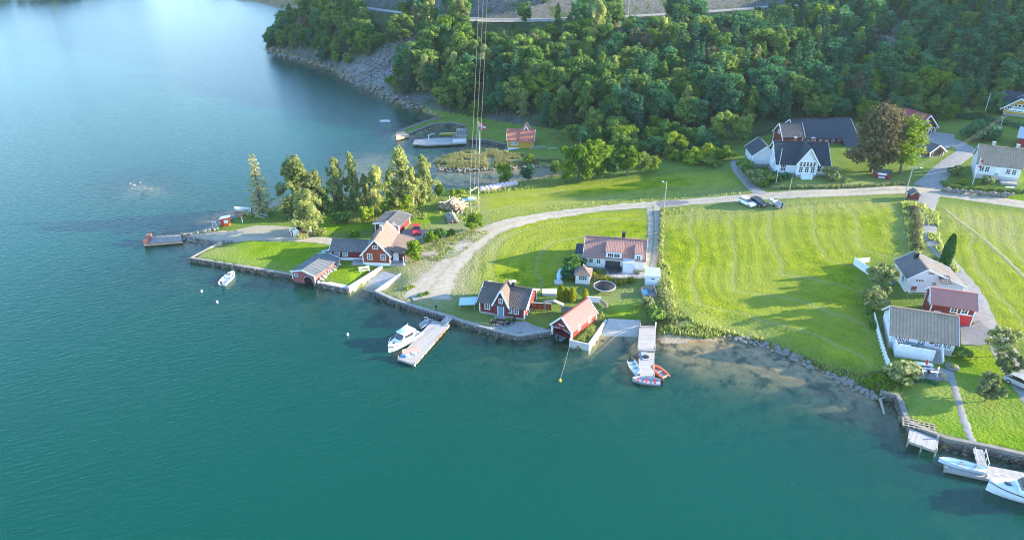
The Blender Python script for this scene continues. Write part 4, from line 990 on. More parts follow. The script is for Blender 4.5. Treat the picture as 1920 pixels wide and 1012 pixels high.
# --- white house with brown tiles at the bay
r, L = house_root('timber_house', (1665, 650), (1782, 669), 'long white house with ribbed brown tile roof and raised deck, above the bay'); W = 7.0
zw = hh(r, -L / 2, 0, 624); zr = hh(r, -L / 2, W / 2, 576); f = gable(r, 0, W / 2, L, W, zw, zr, wall='white_boards', roof='brown_tiles', plinth=1.0, base='pale_concrete', ove=.45, ovg=.45)
for px in (1681, 1695, 1725, 1757, 1773):
    for q in (-.28, .28): window(r, f['front'], lx_at(r, px) + q, zw - .75, .36, .62, 2, 2, .06)
d = MB(); f['front'].box(d, lx_at(r, 1740), lx_at(r, 1748), zw - .75, zw - .5, 0, .08); d.build('wall_lamp', MATS['dark_metal'], r)
window(r, f['left'], 0, zw + .4, .5, .9, 1, 2)
x0, x1 = lx_at(r, 1676), lx_at(r, 1746)
MB().box(x0, x1, -2.3, -.05, .95, 1.1).build('deck', MATS['deck_boards'], r); MB().box(x0, x1, -2.36, -2.3, .1, 2.0).build('deck_parapet', MATS['white_boards'], r); MB().box(x0 - .06, x0, -2.36, -.05, .1, 2.0).build('deck_parapet', MATS['white_boards'], r)
MB().box(x0, x1, -2.28, -2.2, -.4, .9).build('deck_skirt', MATS['pale_concrete'], r)
for i in range(6): MB().box(x1 + .05, x1 + 1.1, -.9 - .32 * i, -.55 - .32 * i, -.3, 1.0 - .19 * i).build('stair_step', MATS['deck_boards'], r)
MB().beam((x1 + 1.14, -.2, 1.9), (x1 + 1.14, -2.9, .6), .1, .8).build('stair_parapet', MATS['white_trim'], r)
MB().box(x0 + .5, x0 + 2.0, -1.9, -1.1, 1.1, 1.55).build('deck_bench', MATS['white_trim'], r)
for i, (a_, w_) in enumerate(((.35, .9), (.62, .7))): MB().box(x0 + (x1 - x0) * a_, x0 + (x1 - x0) * a_ + w_, -.6, -.15, 1.1, 1.5).build('deck_planter', MATS['teal_paint'], r)
BAY_HOUSE = r

# --- mailbox hut, small farm stand, boat-landing kiosk
r, L = house_root('mailbox_hut', (1706, 375), (1722, 375.5), 'small dark red mailbox hut beside the road junction', 'hut')
f = gable(r, 0, .8, 1.6, L, 1.25, 2.0, ridge='y', wall='dark_red_boards', roof='grey_felt', plinth=.05, trim='weathered_wood', ove=.25, ovg=.25, corner=False)
r, L = house_root('playhouse', (1636, 333), (1669, 337), 'little red open shed with pale roof, under the big copper tree', 'shed')
shed_roof_box(r, -L / 2, L / 2, .5, 1.9, -.2, 1.3, 1.6, 'red_boards', 'grey_felt', .2); MB().box(-L / 2, -L * .28, -.1, .5, -.2, 1.25).build('side_wall', MATS['red_boards'], r); MB().box(L * .28, L / 2, -.1, .5, -.2, 1.25).build('side_wall', MATS['red_boards'], r); MB().box(-L * .27, L * .27, .44, .52, .7, 1.2).build('shutter', MATS['white_trim'], r); MB().box(-.7, .7, -.6, .3, .3, .42).build('bench', MATS['white_trim'], r)
r, L = house_root('kiosk', (416, 425), (430.5, 424.5), 'orange-red kiosk with white tilted roof, at the western landing', 'kiosk')
MB().box(-L / 2, L / 2, 0, 1.2, -.1, 1.75).build('wall', MATS['orange_paint'], r); slab(r, 'roof', (L / 2 + .2, -.2, 2.15), (L / 2 + .2, 1.4, 2.15), (-L / 2 - .2, 1.4, 1.85), (-L / 2 - .2, -.2, 1.85), .08, 'white_trim'); MB().box(-L * .1, L * .42, -.05, -.003, .8, 1.5).build('notice_panel', MATS['white_trim'], r); MB().box(-L * .49, -L * .15, -.04, -.003, .05, 1.6).build('door', MATS['red_paint'], r)

# ================================================================== VEGETATION
def leaf_material(name, dark, light, trans=.35, hue=.10):
    k = NT(name)
    t = k.attr('tone').outputs['Fac']
    oi = k.n('ObjectInfo').outputs['Random']
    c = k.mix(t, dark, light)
    hs = k.n('HueSaturation'); k.l(c, hs.inputs['Color'])
    k.l(k.math('MULTIPLY_ADD', oi, -hue * .6, .5 + hue * .22), hs.inputs['Hue']); k.l(k.math('MULTIPLY_ADD', oi, .55, .72), hs.inputs['Value'])
    df = k.n('BsdfDiffuse'); tl = k.n('BsdfTranslucent'); k.l(hs.outputs[0], df.inputs['Color']); k.l(hs.outputs[0], tl.inputs['Color'])
    mx = k.n('MixShader'); mx.inputs[0].default_value = trans; k.l(df.outputs[0], mx.inputs[1]); k.l(tl.outputs[0], mx.inputs[2])
    k.t.nodes.remove(k.b); k.l(mx.outputs[0], k.out.inputs['Surface']); return k.m
leaf_material('leaf_green', (.075, .17, .04), (.195, .295, .055))
leaf_material('leaf_dark', (.04, .14, .065), (.095, .235, .09), .4)
leaf_material('leaf_lime', (.10, .20, .015), (.24, .33, .03), .4, .06)
leaf_material('leaf_birch', (.28, .335, .09), (.48, .50, .20), .62, .04)
leaf_material('leaf_spruce', (.032, .105, .06), (.075, .175, .085), .3)
leaf_material('leaf_pale_conifer', (.27, .30, .12), (.48, .48, .23), .55)
leaf_material('leaf_copper', (.14, .115, .05), (.33, .26, .135), .45, .05)
leaf_material('leaf_brown', (.11, .11, .055), (.26, .235, .12), .35)
leaf_material('leaf_thuja', (.03, .09, .02), (.07, .15, .03), .2)
leaf_material('leaf_gold', (.20, .23, .012), (.42, .38, .02), .35, .04)
leaf_material('leaf_olive', (.17, .22, .05), (.36, .38, .16), .35, .06)
leaf_material('grass_tall', (.20, .28, .045), (.42, .42, .15), .6, 0)
leaf_material('reed', (.26, .29, .07), (.52, .47, .24), .6, 0)
leaf_material('white_flower', (.45, .48, .36), (.80, .78, .74), .2, 0)
def quads_mesh(name, C, N, S, tone, mat, aspect=1.0, updir=None):
    """leaf cards at C facing N, size S"""
    n = len(C); N = N / (np.linalg.norm(N, axis=1, keepdims=True) + 1e-9)
    ref = NR.normal(size=(n, 3)) if updir is None else np.tile(np.array(updir, float), (n, 1)) + NR.normal(size=(n, 3)) * .25
    T = np.cross(N, ref); T /= (np.linalg.norm(T, axis=1, keepdims=True) + 1e-9); B = np.cross(N, T)
    S = np.asarray(S).reshape(-1, 1) * np.ones((n, 1)); T = T * S * .5; B = B * S * .5 * aspect
    V = np.stack([C - T - B * .4, C + T * .3 - B, C + T + B * .4, C - T * .3 + B], 1).reshape(-1, 3).astype(np.float32)
    me = bpy.data.meshes.new(name)
    me.vertices.add(4 * n); me.vertices.foreach_set('co', V.ravel())
    me.loops.add(4 * n); me.loops.foreach_set('vertex_index', np.arange(4 * n, dtype=np.int32))
    me.polygons.add(n); me.polygons.foreach_set('loop_start', np.arange(0, 4 * n, 4, dtype=np.int32))
    me.update(calc_edges=True); set_attr(me, 'tone', np.repeat(np.clip(tone, 0, 1), 4)); me.materials.append(MATS[mat]); return me
def unit(n):
    v = NR.normal(size=(n, 3)); return v / np.linalg.norm(v, axis=1, keepdims=True)
def crown(name, mat, clumps, per, leaf, squash=.8, updir=None, aspect=1.0, droop=0.0):
    Cs, Ns, To = [], [], []
    for (c, r, tn) in clumps:
        m = max(6, int(per)); u = unit(m); rad = r * NR.random(m) ** .33
        p = u * rad[:, None]; p[:, 2] *= squash
        if droop: p[:, 2] -= droop * r * (p[:, 0] ** 2 + p[:, 1] ** 2) / (r * r)
        Cs.append(p + np.array(c)); Ns.append(u * .8 + NR.normal(size=(m, 3)) * .45 + np.array((0, 0, .35)))
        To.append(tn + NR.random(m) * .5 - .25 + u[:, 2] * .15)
    C, N, To = np.concatenate(Cs), np.concatenate(Ns), np.concatenate(To)
    return quads_mesh(name, C, N, leaf * (.6 + .8 * NR.random(len(C))), To, mat, aspect, updir)
PROTO = {}
def proto(key, name, trunk_me, crown_me, tm, extra=None):
    PROTO[key] = (name, trunk_me, crown_me, MATS[tm])
    if not trunk_me.materials: trunk_me.materials.append(MATS[tm])
def limbs(h, r0, targets, bend=.3):
    mb = MB()
    mb.tube([(0, 0, -.6), (rnd(-.1, .1), rnd(-.1, .1), h * .3), (rnd(-.2, .2), rnd(-.2, .2), h * .62), (rnd(-.1, .1), rnd(-.1, .1), h * .9)], [r0 * 1.25, r0 * .85, r0 * .5, r0 * .12], 7)
    for t in targets:
        z0 = max(h * .12, t[2] * rnd(.45, .7)); q = Vector((0, 0, z0)); t = Vector(t)
        mid = q.lerp(t, .5) + Vector((0, 0, -bend * .4)); mb.tube([q, mid, t], [r0 * .4, r0 * .26, r0 * .07], 5, False)
    return mb
def broad(key, name, mat, h=11, rx=.36, n=42, per=58, leaf=.55, base=.22, tm='bark', lumps=7, cone=0.0):
    lob = [(unit(1)[0] * np.array((rx * h * .62, rx * h * .62, h * .26)) + np.array((0, 0, h * (base + (1 - base) * .52)))) for _ in range(lumps)]
    cl = []
    for i in range(n):
        u = unit(1)[0]
        if i % 3 == 0: c = u * np.array((rx * h * .85, rx * h * .85, h * (1 - base) * .43)) * NR.random() ** .3 + np.array((0, 0, h * (base + (1 - base) * .5)))
        else: c = lob[i % lumps] + u * h * .16 * NR.random() ** .4
        if cone: q_ = 1.2 - cone * c[2] / h; c[0] *= q_; c[1] *= q_
        c[2] = max(c[2], h * base * .8); cl.append((c, h * (.075 + .06 * NR.random()), NR.random() * .7 + .15))
    tg = [c for c, r, t in cl[::6]]
    proto(key, name, limbs(h, h * .018, tg).mesh('trunk'), crown('crown', mat, cl, per, leaf, .8), tm)
def birchy(key, name, mat='leaf_birch', h=13, rx=.19, n=60, per=52, leaf=.36, tm='birch_bark', base=.04):
    cl = []
    for i in range(n):
        t = NR.random(); z = h * (base + (1 - base) * t); a = NR.random() * 6.283
        env = rx * h * (math.sin(math.pi * min(1, .22 + .76 * t)) ** .8) * (.55 + .45 * math.sin(a * 3 + z * 1.1)) 
        r = env * (NR.random() ** .5); cl.append((np.array((math.cos(a) * r, math.sin(a) * r, z * .97)), h * (.035 + .035 * NR.random()), NR.random() * .7 + .15))
    proto(key, name, limbs(h, h * .013, [c for c, r, t in cl[::5]], .1).mesh('trunk'), crown('crown', mat, cl, per, leaf, 1.25, droop=.5), tm)
def sprucey(key, name, mat='leaf_spruce', h=13, R=.17, lv=17, br=8, leaf=.55, tm='bark', droop=.25, sparse=1.0, base=.06):
    Cs, Ns, To = [], [], []; mb = MB(); mb.tube([(0, 0, -.6), (0, 0, h * .5), (0, 0, h)], [h * .016, h * .009, .02], 6)
    for i in range(lv):
        t = i / (lv - 1); z = h * (base + (1 - base) * .97 * t); rr = h * R * (1 - t) ** .85 * rnd(.75, 1.15) + .15
        nb = max(4, int(br * (1 - t * .4)))
        for b in range(nb):
            a = 6.283 * (b + rnd(-.35, .35)) / nb + i * .9; L_ = rr * rnd(.7, 1.15); m = int((6 + L_ * 7) * sparse); s = NR.random(m) ** .7
            p = np.stack([np.cos(a) * L_ * s, np.sin(a) * L_ * s, z - droop * L_ * s ** 1.5 + .12 * L_ * s * s], 1); p += NR.normal(size=(m, 3)) * np.array((.16, .16, .09)) * (1 + L_ * .15)
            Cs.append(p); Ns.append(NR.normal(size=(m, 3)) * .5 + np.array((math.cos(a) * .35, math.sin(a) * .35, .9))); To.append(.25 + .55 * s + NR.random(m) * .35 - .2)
            if b % 2 == 0 and L_ > .8: mb.tube([(0, 0, z), (math.cos(a) * L_ * .8, math.sin(a) * L_ * .8, z - droop * L_ * .6)], [.05, .015], 4, False)
    C = np.concatenate(Cs); proto(key, name, mb.mesh('trunk'), quads_mesh('crown', C, np.concatenate(Ns), leaf * (.6 + .7 * NR.random(len(C))), np.concatenate(To), mat, .7), tm)
def bushy(key, name, mat, h=2.2, r=1.3, n=14, per=70, leaf=.26, tm='bark', squash=.85):
    cl = []
    for i in range(n):
        a, q = NR.random() * 6.283, NR.random() ** .5; z = h * (.25 + .6 * NR.random() * (1 - .5 * q)); cl.append((np.array((math.cos(a) * r * q * .75, math.sin(a) * r * q * .75, z)), h * (.17 + .12 * NR.random()), NR.random() * .7 + .15))
    mb = MB()
    for c, rr, t in cl[::3]: mb.tube([(c[0] * .15, c[1] * .15, -.3), (c[0] * .5, c[1] * .5, c[2] * .6), tuple(c)], [.06, .04, .012], 4, False)
    proto(key, name, mb.mesh('stem'), crown('foliage', mat, cl, per, leaf, squash), tm)
def column(key, name, mat, h=6, r=.75, n=900, leaf=.3):
    z = h * NR.random(n); a = NR.random(n) * 6.283; e = r * np.clip(np.sin(np.pi * (z / h * .9 + .1)), 0, 1) ** .5 * (.82 + .3 * NR.random(n)); u = np.stack([np.cos(a), np.sin(a), np.full(n, .25)], 1)
    C = np.stack([np.cos(a) * e, np.sin(a) * e, z], 1)
    mb = MB(); mb.tube([(0, 0, -.4), (0, 0, h * .6), (0, 0, h * .9)], [.12, .08, .02], 5)
    proto(key, name, mb.mesh('trunk'), quads_mesh('crown', C, u + NR.normal(size=(n, 3)) * .35, leaf * (.7 + .7 * NR.random(n)), NR.random(n), mat, 1.6, (0, 0, 1)), 'bark')
for i in range(4): broad('g%d' % i, 'broadleaf_tree', 'leaf_green', 11 + i * .6, .30 + .035 * i, 52, 58, .58, .06 + .04 * (i % 2))
for i in range(2): broad('d%d' % i, 'dark_broadleaf_tree', 'leaf_dark', 12, .33 + .05 * i, 52, 58, .58, .06)
for i in range(2): broad('l%d' % i, 'light_broadleaf_tree', 'leaf_lime', 8, .38, 40, 62, .42, .04)
broad('b0', 'browning_tree', 'leaf_brown', 10, .36, 44, 54, .5, .1)
broad('c0', 'copper_tree', 'leaf_copper', 17, .34, 120, 80, .5, .0, lumps=14, cone=.75)
broad('m0', 'maple_tree', 'leaf_lime', 14, .25, 70, 72, .46, .03)
broad('o0', 'fruit_tree', 'leaf_olive', 5, .5, 44, 64, .32, .05); broad('o1', 'fruit_tree', 'leaf_olive', 5, .44, 40, 64, .32, .04)
for i in range(3): birchy('w%d' % i, 'birch_tree', 'leaf_birch', 13, .25 + .03 * i, 120, 60, .38)
for i in range(2): birchy('y%d' % i, 'birch_tree', 'leaf_green', 12, .22, 66, 52, .44, 'bark', .05)
for i in range(3): sprucey('s%d' % i, 'spruce_tree', 'leaf_spruce', 13, .16 + .02 * i)
sprucey('p0', 'old_spruce', 'leaf_pale_conifer', 13, .17, 15, 8, .46, droop=.1, sparse=.75)
bushy('u0', 'shrub', 'leaf_lime'); bushy('u1', 'shrub', 'leaf_green'); bushy('u2', 'shrub', 'leaf_olive'); bushy('u3', 'shrub', 'leaf_lime', 2.0, 1.0, 12, 60, .24); bushy('u4', 'shrub', 'leaf_dark', 2.2, 1.5, 16)
bushy('wf', 'flowering_shrub', 'white_flower', 1.0, .6, 8, 40, .16)
column('t0', 'columnar_cypress', 'leaf_thuja', 7.5, .95, 2400, .3); column('t1', 'golden_thuja', 'leaf_gold', 3.4, .75, 1100, .24)
def plant(key, x, y, h, label, cat='tree', group=None, z=None, wide=1.0, rz=None, name=None):
    nm_, tm, cm, mt = PROTO[key]
    base = max(v.co.z for v in cm.vertices) if key not in HGT else HGT[key]; HGT[key] = base
    z = gz(x, y) if z is None else z
    o = empty(name or nm_, (x, y, z - .05), rnd(0, 6.28) if rz is None else rz, label, cat, group)
    s = h / base; o.scale = (s * wide, s * wide, s)
    mesh_obj('stem' if cm.name.startswith('foliage') else 'trunk', tm, None, o); mesh_obj('foliage' if cm.name.startswith('foliage') else 'crown', cm, None, o)
    return o
HGT = {}
def at(key, px, py, top, label, cat='tree', group=None, wide=1.0, name=None):
    x, y, z = PG(px, py); return plant(key, x, y, rise(y, top) - z, label, cat, group, wide=wide, name=name)
# --- trees and shrubs one can point at
at('p0', 492, 402, 289, 'pale sparse spruce at the western tip, nearest the open water', wide=1.55)
at('w0', 565, 408, 289, 'tallest pale birch left of the group on the western point', wide=1.4)
at('w1', 583, 440, 352, 'pale birch right behind the tiny red hut', wide=1.5)
at('w2', 636, 392, 292, 'slender grey-green birch, left one of the close pair behind the lawn', wide=.9)
at('w1', 665, 388, 283, 'slender grey-green birch, right one of the close pair behind the lawn', wide=.7)
at('y0', 612, 402, 347, 'small green birch between the tall birch and the close pair', wide=1.2)
at('w0', 710, 394, 309, 'birch directly behind the outbuilding on the western point', wide=1.15)
at('w2', 755, 384, 271, 'tall birch with leaning top behind the red car', wide=1.05)
at('w1', 796, 378, 289, 'dense birch nearest the creek', wide=1.1)
for px, py, tp, k_, lb in ((600, 402, 316, 'w2', 'half-hidden birch just right of the tallest pale birch'), (688, 396, 324, 'w0', 'shorter birch between the close pair and the outbuilding birch'), (733, 390, 318, 'y1', 'green birch left of the tall birch with leaning top'), (776, 384, 312, 'w1', 'pale birch filling the gap before the creek')): at(k_, px, py, tp, lb, wide=.85)
at('l0', 690, 416, 385, 'lime-green bushy tree left of the outbuilding roof'); at('l1', 722, 404, 376, 'lime-green bushy tree behind the outbuilding roof', wide=.9)
at('l0', 762, 402, 366, 'lime-green upright tree between the outbuilding and the log pile', wide=.8); at('u1', 640, 416, 396, 'green shrub under the pair of slender birches', 'shrub', wide=1.3)
at('u0', 664, 442, 431, 'rounded yellow-green bush behind the low red wing', 'shrub', wide=1.5)
at('l1', 779, 491, 447, 'bright green round tree beside the tan-roofed house'); at('u3', 808, 454, 432, 'small bush right of the gravel car yard', 'shrub')
at('u1', 822, 448, 426, 'larger bush right of the gravel car yard', 'shrub'); at('u0', 846, 442, 428, 'flat bush below the log pile', 'shrub'); at('l0', 888, 436, 402, 'spreading bush at the bend of the gravel road', wide=1.25)
at('l0', 826, 372, 345, 'bright bush on the creek bank left of the bales', wide=.8); at('u3', 848, 366, 352, 'slim sapling on the creek bank', 'shrub', wide=.7); at('u3', 862, 364, 354, 'low sapling on the creek bank', 'shrub')
at('l1', 945, 345, 305, 'round willow overhanging the creek', wide=1.05); at('d0', 990, 340, 308, 'dark round bush beside the willow on the creek', wide=1.2)
for i, (px, py, tp, k_, w_) in enumerate([(1062, 342, 296, 'l1', 1.1), (1085, 340, 265, 'l0', 1.0), (1120, 335, 258, 'l1', 1.0), (1142, 332, 282, 'g1', 1.0), (1176, 330, 276, 'l0', 1.0), (1203, 326, 285, 'g2', 1.0), (1226, 322, 290, 'l1', 1.1), (1040, 325, 300, 'g0', 1.2)]):
    at(k_, px, py, tp, 'lime-green tree in the thicket at the end of the creek', 'tree', 'thicket at the end of the creek', w_)
at('w2', 1107, 252, 198, 'pale slim birch standing out against the dark wood'); at('g2', 1352, 268, 208, 'round green tree, left one of the two by the farm lane'); at('g3', 1390, 268, 214, 'round green tree, right one of the two by the farm lane')
for px, py, tp in ((1300, 305, 275), (1325, 300, 268), (1358, 298, 272), (1335, 312, 292), (1265, 300, 280)): at('u0' if px != 1335 else 'u1', px, py, tp, 'low bright bush on the slope above the long field', 'shrub', 'bushes above the long field', 1.2)
at('c0', 1632, 322, 188, 'huge copper-brown tree right of the farmhouse', wide=1.05); at('m0', 1686, 326, 213, 'big light green tree merging with the copper tree', wide=1.15)
at('t0', 1769, 503, 436, 'tall dark columnar cypress behind the grey-roofed white house')
at('o0', 1648, 548, 498, 'broad grey-green fruit tree left of the grey-roofed white house', wide=1.1); at('o1', 1638, 582, 536, 'grey-green fruit tree behind the long white house', wide=1.1)
at('o0', 1870, 668, 617, 'loose yellowish tree above the garage drive', wide=1.05); at('o1', 1885, 705, 655, 'loose yellowish tree below the garage drive', wide=.9)
at('o1', 1846, 752, 700, 'silvery round bush tree on the lower lawn', wide=1.0); at('u2', 1690, 712, 682, 'straw-coloured bush at the end of the white fence', 'shrub', wide=1.3); at('u1', 1800, 668, 646, 'dark shrub at the corner of the long white house', 'shrub', wide=1.2)
at('u1', 1745, 500, 478, 'bright shrub behind the grey-roofed white house', 'shrub', wide=1.2)
for px, py, tp in ((1052, 563, 533), (1073, 565, 538), (1097, 563, 540), (1062, 561, 537)): at('t1', px, py, tp, 'golden thuja in the row above the red boathouse', 'shrub', 'golden thujas', 1.0)
for px, py, tp, k_ in ((1395, 318, 296, 'u1'), (1404, 330, 306, 'u1'), (1416, 345, 318, 'u2'), (1437, 342, 318, 'u1'), (1455, 338, 320, 'u1'), (1472, 336, 322, 'u4'), (1428, 350, 332, 'u3'), (1560, 338, 312, 'u2')): at(k_, px, py, tp, 'shrub in the beds around the white farmhouse', 'shrub', 'shrubs around the farmhouse', 1.1)
at('u4', 1830, 262, 224, 'large dark bush above the brown-roofed white house', 'shrub', wide=1.2); at('u4', 1858, 262, 240, 'lower dark bush above the brown-roofed white house', 'shrub', wide=1.1)
at('u1', 1790, 330, 308, 'round bush at the left gable of the brown-roofed white house', 'shrub', wide=1.0); at('u2', 1848, 346, 328, 'light round bush in front of the brown-roofed white house', 'shrub'); at('u1', 1864, 334, 318, 'dark bush beside the porch of the brown-roofed white house', 'shrub', wide=.8); at('u0', 1805, 345, 334, 'low bush beside the flagpole by the stone wall', 'shrub', wide=1.3)
at('u3', 993, 306, 288, 'small bright bush below the ochre house', 'shrub')
at('u1', 1226, 604, 568, 'overgrown bush behind the blue boxes', 'shrub', wide=.8); at('u2', 1212, 578, 555, 'thin dry bush over the blue tarpaulin', 'shrub', wide=.7); at('u1', 1080, 512, 478, 'tall weedy shrub at the left gable of the white house', 'shrub', wide=.9); at('u4', 1068, 520, 496, 'tall weedy shrub beside the pale blue tarpaulin', 'shrub', wide=.9)
for px, py in ((1648, 718), (1662, 728), (1675, 720), (1655, 735), (1630, 722)): at('u3', px, py, py - rnd(13, 20), 'green weed shrub where the fence meets the shore', 'shrub', 'weed shrubs by the fence end', 1.3)
for i in range(8): t = i / 7; at('wf', 598 + 36 * t, 531 - 32 * t, 524 - 32 * t, 'white flowering shrub along the faded red boathouse', 'flowering shrub', 'white flowers along the boathouse')
def hedge(pts, h, wdt, mat, label, leaf=.24, dens=70, name='hedge'):
    P = smooth_line([PG(x, y)[:2] for x, y in pts], 6); cl = []; o0 = P[0]
    root = empty(name, (o0[0], o0[1], gz(*o0)), 0, label, 'hedge'); mb = MB()
    L_ = sum(np.hypot(*(P[i + 1] - P[i])) for i in range(len(P) - 1)); n = int(L_ / .45)
    for i in range(n):
        q = i / n * (len(P) - 1); j = int(q); p = P[j] + (P[min(j + 1, len(P) - 1)] - P[j]) * (q - j); x, y = p[0] + rnd(-.25, .25) * wdt, p[1] + rnd(-.25, .25) * wdt
        z = gz(x, y) - root.location.z; hz = h * rnd(.55, .85)
        cl.append((np.array((x - o0[0], y - o0[1], z + hz * .55)), wdt * rnd(.45, .6), rnd(.1, .9)))
        if i % 3 == 0: mb.tube([(x - o0[0], y - o0[1], z - .2), (x - o0[0], y - o0[1], z + hz * .7)], [.04, .015], 4, False)
    mb.build('stem', MATS['bark'], root); mesh_obj('foliage', crown('foliage', mat, cl, dens, leaf, h / wdt * .8), None, root)
hedge([(1108, 521), (1130, 528), (1160, 533), (1190, 529)], 1.6, 1.5, 'leaf_gold', 'bright yellow-green hedge in front of the white house terrace')
hedge([(1452, 354), (1520, 353), (1600, 352), (1700, 345)], 1.0, 1.0, 'leaf_olive', 'long clipped hedge between the road and the farmhouse lawn')
hedge([(1790, 222), (1840, 226), (1890, 236), (1940, 248)], 2.0, 2.4, 'leaf_dark', 'dark hedge below the yellow villa')
hedge([(1768, 345), (1790, 353), (1850, 357), (1930, 362)], 1.0, 1.1, 'leaf_green', 'hedge on top of the stone wall by the flagpole')
hedge([(1242, 395), (1240, 430), (1238, 470), (1240, 500)], .9, .9, 'leaf_olive', 'strip of tall weeds along the gravel track', name='weed_strip')
hedge([(1240, 520), (1246, 560), (1250, 590), (1262, 606)], 1.6, 2.0, 'leaf_olive', 'overgrown strip of bushes between the sheds and the hay field', name='overgrown_strip')
hedge([(1712, 392), (1718, 420), (1715, 450), (1722, 472)], 1.3, 1.5, 'leaf_brown', 'brownish strip of dry shrubs beside the driveway', name='dry_strip')
hedge([(1622, 560), (1630, 590), (1640, 620)], 1.3, 1.2, 'leaf_green', 'dense hedge along the left side of the long white house')
hedge([(790, 556), (802, 549)], .7, .9, 'leaf_lime', 'small square hedge on the quay steps'); hedge([(765, 542), (780, 536)], .5, .8, 'leaf_lime', 'low bright ground shrub left of the quay steps', name='low_shrub')
hedge([(1150, 525), (1120, 512), (1112, 508)], .5, .7, 'leaf_green', 'low green border beside the garden pavilion', name='border')
hedge([(1705, 712), (1730, 716), (1765, 722)], .6, .8, 'leaf_dark', 'flower border below the patio of the long white house', name='flower_border')

# --- the wood on the hillside
def ok_forest(x, y):
    i = int(np.clip(np.searchsorted(XS, x), 1, len(XS) - 1)); j = int(np.clip(np.searchsorted(YS, y), 1, len(YS) - 1))
    if not HILL[j, i] or DF[j, i] < 1.0 or DR[j, i] < 8.2 or scree[j, i] > .45 or (bare[j, i] > .8 and x > -60): return None
    if UP[j, i] and DR[j, i] < 19 and (DR[j, i] < 10 or rnd(0, 1) < .55): return None
    return TZ[j, i], DF[j, i], UP[j, i]
def imgx(x, y, z):
    dz = z - CAM_H; f_ = y * TC - dz * TS; return 960 + F_PX * x / f_, 506 - F_PX * (y * TS + dz * TC) / f_
WOOD = {'g': ('broadleaf trees on the wooded hillside', 'green broadleaf tree in the wood'), 'd': ('dark trees on the wooded hillside', 'dark green broadleaf tree in the wood'), 's': ('spruces on the wooded hillside', 'dark pointed spruce in the wood'),
 'w': ('birches on the wooded hillside', 'pale birch in the wood'), 'y': ('slim trees on the wooded hillside', 'slim green tree in the wood'), 'b': ('browning trees on the wooded hillside', 'browning tree in the wood'), 'l': ('light green trees on the wooded hillside', 'light yellow-green tree in the wood')}
random.seed(21); nt = 0; cnt = {}
yy = 196.0
while yy < 440:
    st = 5.3 + (yy - 200) * .017; xx = -150.0
    while xx < 235:
        x, y = xx + rnd(-.42, .42) * st, yy + rnd(-.42, .42) * st; xx += st * (.72 if xx < -15 else 1.0)
        q = ok_forest(x, y)
        if q is None: continue
        z, dfo, upz = q; px, py = imgx(x, y, z + 6)
        if px < 470 or px > 2010 or py < -75: continue
        if upz and py < -25: continue
        if 892 < px < 916 and rnd(0, 1) < .55: continue
        if x < 4 and y < 215 and dfo < 4: continue
        dark = sstep(1150, 1500, px) * .6; u_ = rnd(0, 1); v_ = rnd(0, 1)
        kind = ('d' if u_ < .14 + dark * .5 else 'g' if u_ < .58 else 'y' if u_ < .80 else 'l' if u_ < .91 else 'w' if u_ < .975 else 'b')
        if v_ < (.10 if px < 1000 else .22): kind = 's'
        n_ = {'g': 4, 'd': 2, 's': 3, 'w': 3, 'y': 2, 'b': 1, 'l': 2}[kind]; key = kind + str(random.randrange(n_))
        hgt = rnd(7.5, 13.0) * (1.32 if kind == 's' else 1.0) * (.66 if dfo < 6 else 1.0) * (.85 if px < 760 else 1.0) * (.75 if kind == 'l' else 1)
        if upz: hgt *= .8 if dfo > 0 and DR[int(np.searchsorted(YS, y)), int(np.searchsorted(XS, x))] > 19 else .45
        if not upz and any(a_ < px < b_ for a_, b_ in ((875, 1085), (1160, 1260), (1310, 1490), (690, 745))): hgt = min(hgt, .25 * max(DR[int(np.searchsorted(YS, y)), int(np.searchsorted(XS, x))] - 3.5, 0) + .2)
        if hgt < 1.6: continue
        lb = WOOD[kind]; cnt[kind] = cnt.get(kind, 0) + 1
        place = 'on the promontory tip' if px < 640 else 'around the scree' if px < 860 else 'above the ochre house' if px < 1100 else 'above the creek thicket' if px < 1400 else 'behind the long barn' if px < 1640 else 'above the red-roofed barn' if px < 1800 else 'above the yellow villa'
        dro = DR[int(np.searchsorted(YS, y)), int(np.searchsorted(XS, x))]; tier = 'beyond the main road' if upz else 'lowest rows' if dfo < 9 else 'top rows below the road' if dro < 22 else 'middle rows'
        plant(key, x, y, hgt, lb[1] + ' ' + place + ', ' + tier, 'tree', lb[0], z=z - .2, wide=rnd(.95, 1.35)); nt += 1
    yy += st * .92
print('forest', nt, cnt)
for px, py, tp, k_, lb in ((865, 78, -6, 'w0', 'tall pale birch above the scree at the main road'), (846, 96, 30, 'l0', 'bright sunlit tree below the pale birch at the main road'), (1120, 78, -4, 'w1', 'tall sunlit birch in front of the main road'), (1196, 120, 48, 'b0', 'rounded brownish tree in the sunlit upper wood'), (1262, 118, 40, 'g2', 'great sunlit broadleaf tree in the upper wood'), (1150, 165, 102, 'w2', 'sunlit leaning birch in the middle of the wood'), (1086, 166, 108, 'b0', 'pale brown tree with bare trunk in the wood'), (1056, 170, 130, 'l1', 'small sunlit yellow-green tree in the middle of the wood'), (1540, 75, 5, 'l0', 'brightest lime-green tree at the top of the wood'), (985, 45, 2, 'g0', 'single tree beside the main road, left of the yellow sign'), (1045, 46, 4, 'y0', 'slim tree beside the main road at the yellow sign'), (1300, 40, 0, 'g3', 'dark tree before the rock cut at the main road')):
    at(k_, px, py, tp, lb)

